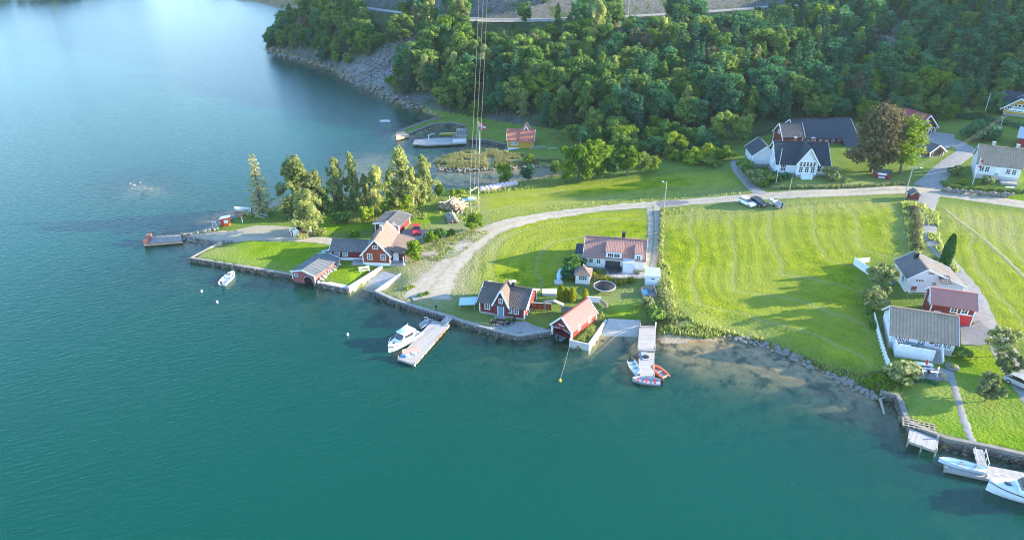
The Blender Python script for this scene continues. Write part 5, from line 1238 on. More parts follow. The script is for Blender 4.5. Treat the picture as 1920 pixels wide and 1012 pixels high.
done = []
EDGE = [(1060, 262), (1140, 262), (1250, 272), (1340, 270), (1345, 290), (1290, 296), (1240, 302), (1180, 296), (1120, 284)], [(1605, 238), (1690, 222), (1790, 214), (1862, 205), (1862, 214), (1790, 224), (1760, 228)]
for poly_, n_ in zip(EDGE, (34, 20)):
    c_ = 0
    for _ in range(600):
        px, py = rnd(min(p[0] for p in poly_), max(p[0] for p in poly_)), rnd(min(p[1] for p in poly_), max(p[1] for p in poly_))
        if not inside(np.array([px]), np.array([py]), list(poly_))[0]: continue
        x, y, z = PG(px, py)
        if any((x - a) ** 2 + (y - b) ** 2 < 9 for a, b in done): continue
        done.append((x, y)); c_ += 1
        k_ = random.choice(('g1', 'g3', 'u1', 'd0', 'y0', 'l1', 'u4')); sh_ = k_[0] == 'u'
        plant(k_, x, y, rnd(2.2, 3.4) if sh_ else rnd(4.5, 7.5), ('bush' if sh_ else 'small tree') + (' at the wood edge above the long field' if n_ == 34 else ' at the wood edge behind the red-roofed barn'), 'shrub' if sh_ else 'tree', 'wood edge plants', wide=rnd(1.1, 1.4), name=None)
        if c_ >= n_: break
done = []
for _ in range(900):
    px, py = rnd(506, 700), rnd(18, 112)
    if not inside(np.array([px]), np.array([py]), [(506, 92), (512, 55), (530, 20), (690, 22), (735, 40), (720, 75), (655, 108), (628, 114), (560, 100), (525, 94)])[0]: continue
    x, y, z = PG(px, py)
    if any((x - a) ** 2 + (y - b) ** 2 < 18 for a, b in done): continue
    if DR[int(np.searchsorted(YS, y)), int(np.searchsorted(XS, x))] < 9: continue
    done.append((x, y)); k_ = random.choice(('g0', 'g1', 'g2', 'y0', 'g3', 'd1'))
    plant(k_, x, y, rnd(6.5, 10.5), 'green tree covering the steep promontory above the cliff', 'tree', 'trees on the promontory', wide=rnd(1.0, 1.35))
    if len(done) > 70: break
print('promontory', len(done))

# --- rough grass, reeds and dry stalks (uncountable)
def blades(name, regions, mat, label, cat):
    Cs, Hs = [], []
    for pts, n, h in regions:
        P = [PG(x, y)[:2] for x, y in pts]; A_ = np.array(P); lo, hi = A_.min(0), A_.max(0)
        X = lo[0] + NR.random(n * 4) * (hi[0] - lo[0]); Y = lo[1] + NR.random(n * 4) * (hi[1] - lo[1])
        m = inside(X, Y, P) & (vnoise(X, Y, 3.0, 11) > -.25); X, Y = X[m][:n], Y[m][:n]; Z = gzv(X, Y); k_ = Z > .12
        Cs.append(np.stack([X, Y, Z], 1)[k_]); Hs.append(h * (.5 + .8 * NR.random(k_.sum())))
    C, Hh = np.concatenate(Cs), np.concatenate(Hs); n = len(C); a = NR.random(n) * 6.283; w = .10 + .10 * NR.random(n)
    T = np.stack([np.cos(a) * w, np.sin(a) * w, np.zeros(n)], 1); lean = NR.normal(size=(n, 3)) * .35 * Hh[:, None]; lean[:, 2] = Hh
    V = np.stack([C - T - (0, 0, .05), C + T - (0, 0, .05), C + lean], 1).reshape(-1, 3).astype(np.float32)
    me = bpy.data.meshes.new(name); me.vertices.add(3 * n); me.vertices.foreach_set('co', V.ravel()); me.loops.add(3 * n); me.loops.foreach_set('vertex_index', np.arange(3 * n, dtype=np.int32))
    me.polygons.add(n); me.polygons.foreach_set('loop_start', np.arange(0, 3 * n, 3, dtype=np.int32)); me.update(calc_edges=True)
    set_attr(me, 'tone', np.repeat(NR.random(n), 3)); me.materials.append(MATS[mat])
    return tag(mesh_obj(name, me), label, cat, kind='stuff')
blades('tall_grass', [([(1236, 480), (1256, 500), (1268, 590), (1330, 612), (1420, 632), (1480, 655), (1560, 690), (1650, 705), (1650, 735), (1560, 703), (1470, 664), (1410, 641), (1300, 634), (1234, 628)], 9000, .7), ([(1250, 392), (1300, 390), (1300, 398), (1255, 404)], 150, .3),
 ([(905, 410), (1000, 398), (1150, 382), (1390, 364), (1390, 358), (1150, 374), (1000, 388), (905, 400)], 500, .3), ([(840, 420), (900, 400), (900, 370), (860, 365), (800, 390)], 1500, .5), ([(1735, 390), (1760, 400), (1762, 450), (1800, 510), (1790, 512), (1740, 450)], 3000, .5), ([(1690, 380), (1735, 385), (1725, 480), (1705, 478)], 3000, .7),
 ([(860, 350), (1000, 336), (1060, 330), (1060, 345), (930, 362), (860, 366)], 3000, .6), ([(1630, 700), (1672, 700), (1682, 745), (1640, 742)], 2500, .8), ([(1100, 620), (1128, 586), (1136, 602), (1108, 648), (1082, 640)], 2500, .4), ([(1015, 240), (1120, 260), (1240, 280), (1300, 290), (1240, 300), (1050, 280)], 5000, .6), ([(700, 420), (600, 420), (600, 400), (800, 395), (800, 410)], 2500, .5), ([(780, 470), (900, 425), (920, 436), (860, 480), (800, 500)], 1200, .35)], 'grass_tall', 'tall rough grass along field edges, banks and verges', 'grass')
blades('reeds', [([(815, 306), (830, 294), (880, 283), (950, 284), (1010, 300), (1010, 311), (940, 317), (860, 319), (822, 317)], 9000, .7), ([(1000, 300), (1050, 300), (1060, 325), (1045, 306)], 1200, .6)], 'reed', 'straw-yellow reeds on the spit between creek and inlet', 'reeds')

# ================================================================== QUAYS, PIERS, SHORE STONES
def block_mesh(seed=0, sx=1, sy=1, sz=1, name='stone'):
    rg = random.Random(seed); bm = bmesh.new(); bmesh.ops.create_icosphere(bm, subdivisions=1, radius=.5)
    for v in bm.verts:
        p = v.co; k = rg.uniform(.82, 1.12); v.co = Vector((max(-.42, min(.42, p.x * k)) * sx, max(-.42, min(.42, p.y * k)) * sy, max(-.38, min(.40, p.z * k)) * sz))
    me = bpy.data.meshes.new(name); bm.to_mesh(me); bm.free(); me.materials.append(MATS['stone']); return me
STONES = [block_mesh(i) for i in range(6)]
def stones_joined(name, parent, spots, mat):
    vv, ff = [], []
    for (x, y, z, s, sz) in spots:
        me = random.choice(STONES); a = rnd(0, 6.28); ca, sa = math.cos(a), math.sin(a); b = len(vv)
        for v in me.vertices: vv.append((x + (v.co.x * ca - v.co.y * sa) * s, y + (v.co.x * sa + v.co.y * ca) * s, z + v.co.z * s * sz))
        ff += [tuple(i + b for i in p.vertices) for p in me.polygons]
    me = bpy.data.meshes.new(name); me.from_pydata(vv, [], ff); me.update(); return tag(mesh_obj(name, me, MATS[mat], parent), kind='stuff')
def quay_wall(pts, label, top=.85, wide=.7, mat='concrete', facing='dark_stone', zpix=0.0, name='quay_wall', low=-1.6, proud=0.0):
    P = [np.array(G(x, y, zpix)) for x, y in pts]; o = P[0]; root = empty(name, (o[0], o[1], 0), 0, label, 'wall')
    off = []
    for i, p in enumerate(P):
        d = P[min(i + 1, len(P) - 1)] - P[max(i - 1, 0)]; d = d / np.hypot(*d); n = np.array((-d[1], d[0]))
        t = p + n * .6
        if not inside(np.array([t[0]]), np.array([t[1]]), SH)[0]: n = -n
        off.append(n)
    for a, b, na, nb in zip(P[:-1], P[1:], off[:-1], off[1:]):
        q = [a - na * proud, b - nb * proud, b + nb * wide, a + na * wide]; z1 = top
        mb = MB().prism([tuple(p - o) for p in q], low, z1); mb.build('coping' if facing else 'wall_segment', MATS[mat], root)
    if facing:
        sp = []
        for a, b, n in zip(P[:-1], P[1:], off[:-1]):
            L_ = np.hypot(*(b - a)); m = max(1, int(L_ / .55))
            for i in range(m):
                for z in (-.1, .28, .62):
                    if z > top - .12: continue
                    p = a + (b - a) * ((i + rnd(.2, .8)) / m) - n * rnd(.0, .12) - o; sp.append((p[0], p[1], z + rnd(-.06, .06), rnd(.5, .8), .62))
            for i in range(int(L_ * .8)):
                p = a + (b - a) * rnd(0, 1) - n * rnd(.3, 1.0) - o; sp.append((p[0], p[1], rnd(-.35, .02), rnd(.4, .8), .6))
        stones_joined('stone_facing', root, sp, facing)
    return root
quay_wall([(414, 459), (357, 490), (420, 500), (484, 511), (549, 522.5)], 'low timber-edged quay along the western lawn', .82, .55, 'weathered_wood')
quay_wall([(594, 536), (625, 542.5), (656, 549)], 'concrete-topped quay in front of the picnic lawn', .85, 1.0, 'pale_concrete')
quay_wall([(656, 549), (688, 529), (719, 509)], 'white concrete ramp wall beside the western slipway', 1.15, .5, 'pale_concrete', None, name='ramp_wall')
quay_wall([(753, 519), (728, 536), (703, 554)], 'concrete edge on the right of the western slipway', .98, .35, 'pale_concrete', None, name='ramp_wall')
quay_wall([(703, 554), (735, 569), (780, 584), (838, 601), (872, 613), (938, 631), (974, 638), (1033, 629)], 'long dark stone quay in front of the red house', .95, .55, 'concrete')
quay_wall([(1071, 637), (1067, 649), (1104, 657), (1121, 634), (1137, 610)], 'pale concrete parapet round the grass beside the red boathouse', 1.15, .32, 'pale_concrete', None, name='parapet')
quay_wall([(1648, 745), (1677, 752), (1682, 762), (1690, 788), (1700, 806)], 'rough stone quay corner beside the shallow bay', 1.1, .6, 'stone')
quay_wall([(1700, 806), (1735, 822), (1770, 836), (1850, 852), (1920, 868), (1990, 893)], 'dark stone quay below the eastern lawn', 1.25, .6, 'stone')
quay_wall([(950, 281), (948, 276), (915, 268), (880, 266)], 'low stone quay of the narrow inlet by the ochre house', .95, .5, 'stone')
quay_wall([(872, 238), (845, 233), (812, 236), (780, 248), (757, 258)], 'inner stone edge of the curved breakwater', .6, .5, 'stone')
quay_wall([(742, 251), (790, 232), (826, 222)], 'outer stone edge of the curved breakwater', .6, .5, 'stone')
# stone wall below the hedge at the junction
def rubble(pts, label, n, s=.6, name='rubble_bank', rows=2, z0=None, spread=.5, mat='stone'):
    P = curve([PG(x, y)[:2] for x, y in pts], 5); o = P[0]; zo = gz(*o); root = empty(name, (o[0], o[1], zo), 0, label, 'stones'); m = len(P) - 1
    for i in range(n):
        q = rnd(0, m); j = min(int(q), m - 1); p = P[j] + (P[j + 1] - P[j]) * (q - j) + np.array((rnd(-1, 1), rnd(-1, 1))) * spread; sc = s * rnd(.55, 1.25)
        me = random.choice(STONES); ob = mesh_obj('stone', me, None, root); ob.location = (p[0] - o[0], p[1] - o[1], gz(*p) - zo + sc * .18 + rnd(0, rows - 1) * s * .5); ob.rotation_euler = (rnd(-.4, .4), rnd(-.4, .4), rnd(0, 6.28)); ob.scale = (sc * rnd(.9, 1.4), sc, sc * rnd(.6, .9))
rubble([(1768, 359), (1800, 363), (1850, 367), (1895, 370)], 'grey dry-stone wall under the hedge at the road junction', 130, .75, 'dry_stone_wall', 3, spread=.3)
rubble([(1372, 634), (1420, 643), (1462, 658), (1505, 679), (1545, 699), (1580, 713), (1610, 730), (1640, 744)], 'line of shore boulders along the bay edge', 150, .75, 'boulder_line', 1, spread=.6)
rubble([(345, 441), (370, 439), (400, 433), (412, 424), (435, 412), (458, 404)], 'loose stones along the north edge of the western landing', 70, .6, spread=.7)
rubble([(345, 450), (380, 453), (430, 456)], 'loose stones along the south edge of the western landing', 60, .7, spread=.7)
rubble([(822, 319), (860, 321), (900, 319), (960, 316), (1010, 312)], 'pale stones along the creek side of the reed spit', 110, .7, spread=.6)
rubble([(628, 132), (660, 151), (700, 171), (740, 190), (786, 206)], 'blocks at the foot of the grey scree', 120, 1.5, spread=1.5)
rubble([(505, 97), (560, 114), (620, 130)], 'blocks at the foot of the promontory cliff', 60, 1.6, spread=1.5)
rubble([(660, 142), (700, 140), (720, 120), (745, 100), (760, 90)], 'grey blocks strewn over the scree slope', 260, 1.1, spread=7)
rubble([(1650, 130), (1665, 100), (1672, 60)], 'grey blocks in the rocky gully inside the dark wood', 160, 2.2, spread=4)
for i, (px, py, s) in enumerate(((243, 344, 1.1), (250, 347, 1.3), (262, 342, .9), (270, 352, 1.0), (280, 354, .8), (246, 353, .7), (256, 350, .6))):
    x, y = G(px, py); o = mesh_obj('skerry_rock', random.choice(STONES)); o.location = (x, y, -.08); o.scale = (s * 1.1, s * .9, s * .5); o.rotation_euler = (0, 0, rnd(0, 6)); tag(o, 'bare skerry rock breaking the open water in the west', 'rock', 'skerry rocks')

# slipways
def ramp(name, pts, zs, mat):
    P = [(*G(x, y, z), z) for (x, y), z in zip(pts, zs)]; me = MB().add(P, [tuple(range(len(P)))]).mesh(name)
    if me.polygons[0].normal.z < 0: me.flip_normals()
    return tag(mesh_obj(name, me, MATS[mat]), kind='structure')
ramp('slipway', [(1141, 597), (1201, 600), (1197, 640), (1122, 636)], [1.14, 1.14, -.55, -.55], 'ramp_concrete')
ramp('slipway', [(718, 508), (752, 518), (710, 552), (672, 540)], [1.0, 1.0, -.5, -.5], 'ramp_concrete')
patch('stone_patio', [(925, 604), (985, 603), (1005, 612), (1033, 626), (975, 635), (940, 627), (918, 616)], 'patio_slabs', .09, 1.0)
patch('patio', [(1688, 682), (1760, 690), (1790, 695), (1785, 716), (1745, 712), (1712, 708)], 'patio_slabs', .08, 1.8)
patch('quay_steps', [(770, 556), (790, 548), (798, 556), (776, 566)], 'patio_slabs', .12, 1.0)

def deck_poly(name, pts, z, label, cat='jetty', th=.22, mat='deck_boards', board='auto', posts=(), edge='weathered_wood', lift=0.0, plank=True):
    """timber deck: bearer frame, single planks, posts"""
    P = [np.array(G(x, y, z)) for x, y in pts]; o = P[0]; d = P[1] - P[0]; rz = math.atan2(d[1], d[0]); c, s = math.cos(-rz), math.sin(-rz)
    Q = [((p - o)[0] * c - (p - o)[1] * s, (p - o)[0] * s + (p - o)[1] * c) for p in P]
    root = empty(name, (o[0], o[1], z), rz, label, cat)
    MB().prism(Q, -th - .12, -.06).build('frame', MATS[edge], root)
    if plank:
        xs = [q[0] for q in Q]; ys = [q[1] for q in Q]; x0, x1, y0, y1 = min(xs), max(xs), min(ys), max(ys)
        MB().prism(Q, -.058, 0.0).build('deck', MATS[mat], root)
    for (u, v, h) in posts:
        x, y = Q[0][0] + (Q[1][0] - Q[0][0]) * u + (Q[-1][0] - Q[0][0]) * v, Q[0][1] + (Q[1][1] - Q[0][1]) * u + (Q[-1][1] - Q[0][1]) * v
        MB().tube([(x, y, -2.0), (x, y, h)], .11, 7).build('post', MATS['weathered_wood'], root)
    return root, Q
# floating pontoon by the red house
PT, Q = deck_poly('pontoon', [(745, 672), (777, 683), (843, 608), (811, 600)], .5, 'grey floating pontoon with a gangway, in front of the red house', 'pontoon', mat='deck_boards', posts=((.02, .02, .35), (.98, .02, .35), (.02, .98, .35), (.98, .98, .35)), edge='concrete')
for i in range(9):
    t = .04 + i * .105; a, b = np.array(Q[1]), np.array(Q[2]); p = a + (b - a) * t; q = a + (b - a) * (t + .085)
    MB().tube([(p[0] + .06, p[1], -.12), (q[0] + .06, q[1], -.12)], .12, 7).build('fender', MATS['orange_rubber' if i in (5, 6, 7) else 'raw_wood'], PT)
a, b = G(832, 607, .55), G(843, 596, 1.0); gw_ = empty('gangway', (a[0], a[1], .55), 0, 'short pale gangway between the quay and the grey pontoon', 'gangway'); v = (b[0] - a[0], b[1] - a[1], .55); MB().beam((0, 0, .05), v, 1.2, .08).build('deck', MATS['deck_boards'], gw_)
for s_ in (-1, 1): n_ = Vector((-v[1], v[0], 0)).normalized() * .6 * s_; MB().beam(Vector((0, 0, .12)) + n_, Vector(v) + n_ + Vector((0, 0, .06)), .08, .12).build('side_rail', MATS['galvanised'], gw_)
a, b = G(755, 667, .5), G(786, 660, .5); sc_ = empty('canvas_screen', (a[0], a[1], .5), math.atan2(b[1] - a[1], b[0] - a[0]), 'pink canvas screen standing on the near end of the pontoon', 'screen'); L_ = math.hypot(b[0] - a[0], b[1] - a[1])
for i in range(5): MB().tube([(L_ * i / 4, 0, 0), (L_ * i / 4, 0, 1.15)], .035, 6).build('post', MATS['weathered_wood'], sc_)
for i in range(4): MB().box(L_ * i / 4 + .04, L_ * (i + 1) / 4 - .04, -.02, .02, .12, 1.08).build('canvas', MATS['pink_canvas'], sc_)
MB().beam((0, 0, 1.15), (L_, 0, 1.15), .07, .06).build('top_rail', MATS['weathered_wood'], sc_)
def at_px(o, px, py, z, rz=0): x, y = G(px, py, z); o.location = (x, y, z); o.rotation_euler = (0, 0, rz); return o
for px, py, m_, lb in ((757, 669, 'blue_tarp', 'dark blue crate at the left foot of the pink screen'), (776, 664, 'pale_blue_tarp', 'pale blue crate at the right foot of the pink screen'), (765, 668, 'white_trim', 'white box between the two crates on the pontoon')):
    r = empty('crate', (0, 0, 0), 0, lb, 'crate'); MB().box(-.3, .3, -.2, .2, 0, .3).build('body', MATS[m_], r); MB().box(-.32, .32, -.22, .22, .3, .36).build('lid', MATS[m_], r); at_px(r, px, py, .5, rnd(-.3, .3))
# jetty beside the slipway
J1, Q = deck_poly('jetty', [(1195, 657), (1228, 657), (1229, 611), (1199, 610)], .75, 'pale plank jetty running out beside the slipway', posts=((.03, .05, .2), (.97, .05, .9), (.03, .95, .9), (.97, .95, .9)), mat='deck_boards_y')
a_, b_ = np.array(Q[1]), np.array(Q[2]); MB().beam((a_[0] - .08, a_[1], .85), (b_[0] - .08, b_[1], .85), .06, .08).build('handrail', MATS['white_trim'], J1)
J2, Q2 = deck_poly('floating_stage', [(1199, 706), (1227, 706), (1227, 661), (1197, 661)], .45, 'floating landing stage at the outer end of the plank jetty', 'pontoon', mat='deck_boards_y', posts=((.04, .04, .5), (.96, .04, .5)))
MB().box(Q2[2][0] * .36, Q2[2][0] * .64, Q2[2][1] * .68, Q2[2][1] + .35, .01, .10).build('ramp_plate', MATS['galvanised'], J2)
for s_ in (.2, .82): MB().lathe((Q2[1][0] * s_, Q2[2][1] * .8, .02), [(.15, 0), (.48, 0), (.52, .08), (.46, .16), (.18, .12)], 14).build('tyre', MATS['rubber'], J2)
# dock below the eastern lawn
D3, Q3 = deck_poly('dock', [(1702, 826), (1757, 846), (1760, 823), (1705, 802)], .95, 'weathered wooden dock built against the eastern quay', posts=((.03, .05, .35), (.5, .03, .1), (.97, .05, .35), (.98, .95, .5)))
# trellis frame on the grass beside it
x, y, z = PG(1722, 800); tr = empty('timber_grid', (x, y, z), math.radians(-24), 'timber lattice lying on the grass behind the wooden dock', 'lattice')
for i in range(7): MB().box(-1.9 + i * .6, -1.75 + i * .6, -.9, .9, .02, .2).build('slat', MATS['weathered_wood'], tr)
for j in range(4): MB().box(-2.0, 2.0, -.85 + j * .55, -.75 + j * .55, .2, .26).build('slat', MATS['raw_wood'], tr)
# eastern pontoon and its gangway
P4, Q4 = deck_poly('pontoon', [(1771, 880), (1850, 897), (1960, 922), (1960, 893), (1850, 872), (1770, 858)], .5, 'long grey pontoon at the lower right with a rowing boat on it', 'pontoon', edge='concrete', posts=((.02, .1, .3), (.98, .1, .5)))
a, b = G(1842, 876, .55), G(1833, 842, 1.25); gw_ = empty('gangway', (a[0], a[1], .55), 0, 'gangway with two white rails down to the lower right pontoon', 'gangway'); v = (b[0] - a[0], b[1] - a[1], .75); MB().beam((0, 0, .06), v, 1.1, .08).build('deck', MATS['deck_boards'], gw_)
for s_ in (-1, 1):
    n_ = Vector((-v[1], v[0], 0)).normalized() * .58 * s_; MB().beam(Vector((0, 0, .7)) + n_, Vector(v) * .8 + n_ + Vector((0, 0, .75)), .06, .06).build('handrail', MATS['white_trim'], gw_)
    for t in (.05, .4, .75): MB().beam(Vector(v) * t + n_, Vector(v) * t + n_ + Vector((0, 0, .72)), .06, .06).build('baluster', MATS['white_trim'], gw_)
# iron landing barge at the western tip
B5, Q5 = deck_poly('landing_barge', [(270, 457), (342, 451), (338, 440), (277, 444)], .65, 'rusty landing barge with black railing at the western tip', 'barge', edge='brick_red', mat='grey_timber', th=.5)
for u in (.25, .55, .82): x_ = Q5[3][0] + (Q5[2][0] - Q5[3][0]) * u; y_ = Q5[3][1] + (Q5[2][1] - Q5[3][1]) * u; MB().tube([(x_, y_, -.1), (x_, y_, 1.2 if u != .55 else .8)], .09, 6).build('bollard', MATS['dark_metal'], B5)
for z_ in (.45, .85): MB().tube([(Q5[3][0], Q5[3][1], z_), (Q5[2][0], Q5[2][1], z_)], .045, 5).build('rail', MATS['dark_metal'], B5)
MB().box(Q5[0][0] - .1, Q5[0][0] + .75, Q5[0][1] + .1, Q5[3][1], 0, .75).build('winch_box', MATS['brick_red'], B5)
MB().tube([(Q5[0][0], Q5[0][1] - .05, -.35), (Q5[1][0], Q5[1][1] - .05, -.35)], .16, 8).build('fender_log', MATS['raw_wood'], B5)
a = PG(344, 447); o = MB().beam((0, 0, .15), (1.6, 1.5, .3), .5, .07).build('plank', MATS['pale_concrete']); o.location = a; tag(o, 'bleached plank laid from the causeway to the landing barge', 'plank')
# timber pier and grey boat shed in the small basin
P6, Q6 = deck_poly('pier', [(774, 270), (802, 272), (875, 268), (875, 258), (815, 259), (777, 262)], .7, 'pale timber pier in front of the small basin', 'pier', posts=((.1, .2, .1), (.9, .2, .1)))
a = G(849, 267, .75); r = empty('boat_shed', (a[0], a[1], .75), .1, 'small grey shed with blue-grey roof on the timber pier', 'shed'); shed_roof_box(r, 0, 3.9, 0, 2.2, 0, 1.1, 1.3, 'white_boards', 'grey_felt', .1); slab(r, 'roof', (1.4, 4.4, 2.9), (4.2, 4.4, 2.9), (4.2, 1.0, 1.55), (.6, 1.0, 1.55), .1, 'grey_felt'); MB().box(1.2, 3.9, 2.2, 4.2, 0, 1.4).build('wall', MATS['bluegrey_boards'], r)
a = G(804, 262, .7); r = empty('davit', (a[0], a[1], .7), 0, 'white davit frame on the timber pier', 'davit'); MB().box(-.1, .1, -.1, .1, 0, 1.5).build('post', MATS['white_trim'], r); MB().beam((0, 0, 1.4), (1.9, .3, 1.9), .08, .08).build('arm', MATS['white_trim'], r); MB().beam((1.9, .3, 1.9), (1.9, .3, .6), .05, .05).build('hanger', MATS['white_trim'], r); MB().beam((1.0, .15, 1.65), (1.0, .15, .4), .04, .04).build('hanger', MATS['white_trim'], r)
B7, Q7 = deck_poly('landing_platform', [(743, 259), (755, 257), (767, 253), (757, 246), (743, 250)], .85, 'orange-brown platform at the tip of the curved breakwater', 'platform', mat='raw_wood', edge='raw_wood', th=.55)
MB().box(Q7[0][0] + .3, Q7[0][0] + 1.7, Q7[0][1] + .5, Q7[0][1] + 1.6, 0, .5).build('box', MATS['pink_canvas'], B7)
# log boom and posts in the bay corner
a, b = G(1650, 748, .3), G(1658, 776, .1); r = empty('log_boom', (a[0], a[1], 0), 0, 'bleached log boom between the bay and the stone quay', 'log'); MB().tube([(0, 0, .35), ((b[0] - a[0]) * .5, (b[1] - a[1]) * .5, .2), (b[0] - a[0], b[1] - a[1], .1)], [.2, .18, .14], 7).build('trunk', MATS['weathered_wood'], r); MB().tube([(0, 0, .3), (1.0, .35, .6)], [.12, .09], 6).build('branch', MATS['weathered_wood'], r)

# ================================================================== BOATS
def hull_mesh(L, B, H, fine=1.0, ns=11, draft=.22, flare=.86, transom=.78, name='hull', inner=True, floor=.3):
    sec = []
    for i in range(ns):
        t = i / (ns - 1); x = L * (t - .5)
        w = B / 2 * (transom + (1 - transom) * math.sin(min(1, t / .45) * math.pi / 2)) if t < .45 else B / 2 * (1 - ((t - .45) / .55) ** (2.1 * fine)) ** .75 if t < 1 else .01
        sh = H * (.82 + .28 * t * t); kz = -draft * (1 - max(0, t - .6) ** 2 * 5.2)
        sec.append((x, max(w, .015), sh, kz))
    V, Fc = [], []
    prof = lambda x, w, sh, kz: [(x, 0, kz), (x, w * .62, kz * .5 + .02), (x, w * flare, sh * .35), (x, w, sh), (x, w - .07 if w > .12 else w * .5, sh + .01), (x, (w - .09) * .9 if w > .12 else w * .4, H * floor), (x, 0, H * floor)]
    n = 7
    for s in sec:
        p = prof(*s); V += p + [(a, -b, c) for a, b, c in p]
    for i in range(ns - 1):
        a, b = i * 14, (i + 1) * 14
        for k in range(n - 1):
            Fc.append((a + k, b + k, b + k + 1, a + k + 1)); Fc.append((a + 7 + k, a + 8 + k, b + 8 + k, b + 7 + k))
    Fc.append((0, 1, 2, 3, 4, 5, 6, 13, 12, 11, 10, 9, 8, 7)[0:14])
    me = MB().add(V, Fc, False).mesh(name)
    bm = bmesh.new(); bm.from_mesh(me); bmesh.ops.remove_doubles(bm, verts=bm.verts[:], dist=.001); bmesh.ops.recalc_face_normals(bm, faces=bm.faces[:]); bm.to_mesh(me); bm.free()
    return me, sec
def outboard(parent, L, z=.55, s=1.0):
    o = MB().box(-L / 2 - .28 * s, -L / 2 - .02, -.06 * s, .06 * s, -.35, z).build('outboard_motor', MATS['dark_metal'], parent); MB().lathe((-L / 2 - .2 * s, 0, z - .05), [(.10 * s, 0), (.17 * s, .1 * s), (.17 * s, .3 * s), (.10 * s, .42 * s)], 8).build('cowling', MATS['black_paint' if s < 1.4 else 'grey_paint'], o)
def boat(px, py, hd, L, B, label, hullmat='white_paint', H=.6, z=0.0, thwarts=2, motor=True, screen=False, cat='boat', name='motorboat', inmat=None, tilt=(0, 0), group=None, zpx=None):
    x, y = G(px, py, z + .3); r = empty(name, (x, y, z), math.radians(hd), label, cat, group); r.rotation_euler = (tilt[0], tilt[1], math.radians(hd))
    me, sec = hull_mesh(L, B, H); mesh_obj('hull', me, MATS[hullmat], r)
    for i in range(thwarts): xx = -L * .3 + i * L * .3; MB().box(xx - .14, xx + .14, -B * .41, B * .41, H * .55, H * .62).build('thwart', MATS[inmat or 'weathered_wood'], r)
    MB().tube([(s[0], s[1], s[2] + .03) for s in sec], .045, 5).build('gunwale', MATS['grey_paint'], r); MB().tube([(s[0], -s[1], s[2] + .03) for s in sec], .045, 5).build('gunwale', MATS['grey_paint'], r)
    if motor: outboard(r, L, H * .9, 1.2)
    if screen:
        MB().hexa([(L * .02, -B * .3, H * .5), (L * .16, -B * .25, H * .6), (L * .16, B * .25, H * .6), (L * .02, B * .3, H * .5), (L * .02, -B * .26, H * 1.35), (L * .10, -B * .2, H * 1.3), (L * .10, B * .2, H * 1.3), (L * .02, B * .26, H * 1.35)]).build('console', MATS['white_paint'], r)
        MB().beam((L * .06, -B * .25, H * 1.5), (L * .06, B * .25, H * 1.5), .05, .35).build('windscreen', MATS['car_glass'], r)
        MB().add([(L * .16, -B * .34, H * .95), (L * .3, -B * .3, H * 1.02), (L * .47, 0, H * 1.08), (L * .3, B * .3, H * 1.02), (L * .16, B * .34, H * .95)], [(0, 1, 2, 3, 4)]).build('foredeck', MATS['white_paint'], r)
    return r
boat(428, 522, 83, 4.6, 1.9, 'white motorboat moored alone off the western lawn', screen=True, thwarts=1, H=.7)
boat(1189, 689, -83, 3.7, 1.5, 'pale open skiff tied left of the floating stage', 'pale_blue_paint', .5, name='skiff')
boat(1212, 714, 168, 4.0, 1.6, 'motorboat with red seats tied across the end of the floating stage', 'grey_paint', .55, thwarts=3, inmat='red_paint')
boat(1804, 871, 157, 5.0, 1.45, 'pale blue rowing boat lying along the lower right pontoon', 'pale_blue_paint', .5, z=.5, motor=False, name='rowing_boat')
boat(455, 393, 165, 4.4, 1.7, 'white boat with black motor anchored at the western tip', screen=False, thwarts=2, H=.6)
boat(489, 404, 150, 3.4, 1.3, 'small pale dinghy pulled up under the pale spruce', 'pale_blue_paint', .45, z=.6, motor=False, name='dinghy')
boat(840, 251, 5, 5.2, 1.3, 'yellow boat floating in the small basin', 'yellow_paint', .5, motor=False, thwarts=1, name='rowing_boat')
boat(722, 227, 0, 3.4, 1.3, 'lone white boat off the promontory', H=.5, motor=False); boat(1009, 277, 8, 5.0, 1.7, 'grey rowing boat beached beside the ochre house', 'grey_paint', .55, z=1.0, motor=False, name='rowing_boat', inmat='red_paint')
boat(1037, 278, 3, 2.6, .8, 'white dinghy lying on the grass right of the ochre house', H=.3, z=1.2, motor=False, thwarts=1, name='dinghy')
x, y, z = PG(1848, 234); boat(1848, 234, -22, 4.2, 1.5, 'white boat laid up under the dark hedge, left one', H=.5, z=z - .2, motor=False, name='rowing_boat'); x, y, z = PG(1862, 241); boat(1862, 240, -18, 4.2, 1.5, 'white boat laid up under the dark hedge, right one', H=.5, z=z - .2, motor=False, name='rowing_boat')
x, y, z = PG(1450, 384); bt = boat(1454, 379, 108, 4.2, 1.7, 'grey boat on a trailer, parked right of the black car', 'grey_paint', .55, z=z + .45, screen=True, thwarts=0)
MB().box(-2.2, 1.6, -.5, .5, -.42, -.34).build('trailer_frame', MATS['galvanised'], bt)
for s_ in (-1, 1): MB().tube([(-.6, s_ * .75, -.2), (-.6, s_ * .93, -.2)], .26, 12).build('trailer_wheel', MATS['rubber'], bt)
boat(1062, 625, 50, 4.2, 1.6, 'dark motorboat inside the red boathouse', 'teal_paint', .6, screen=True)
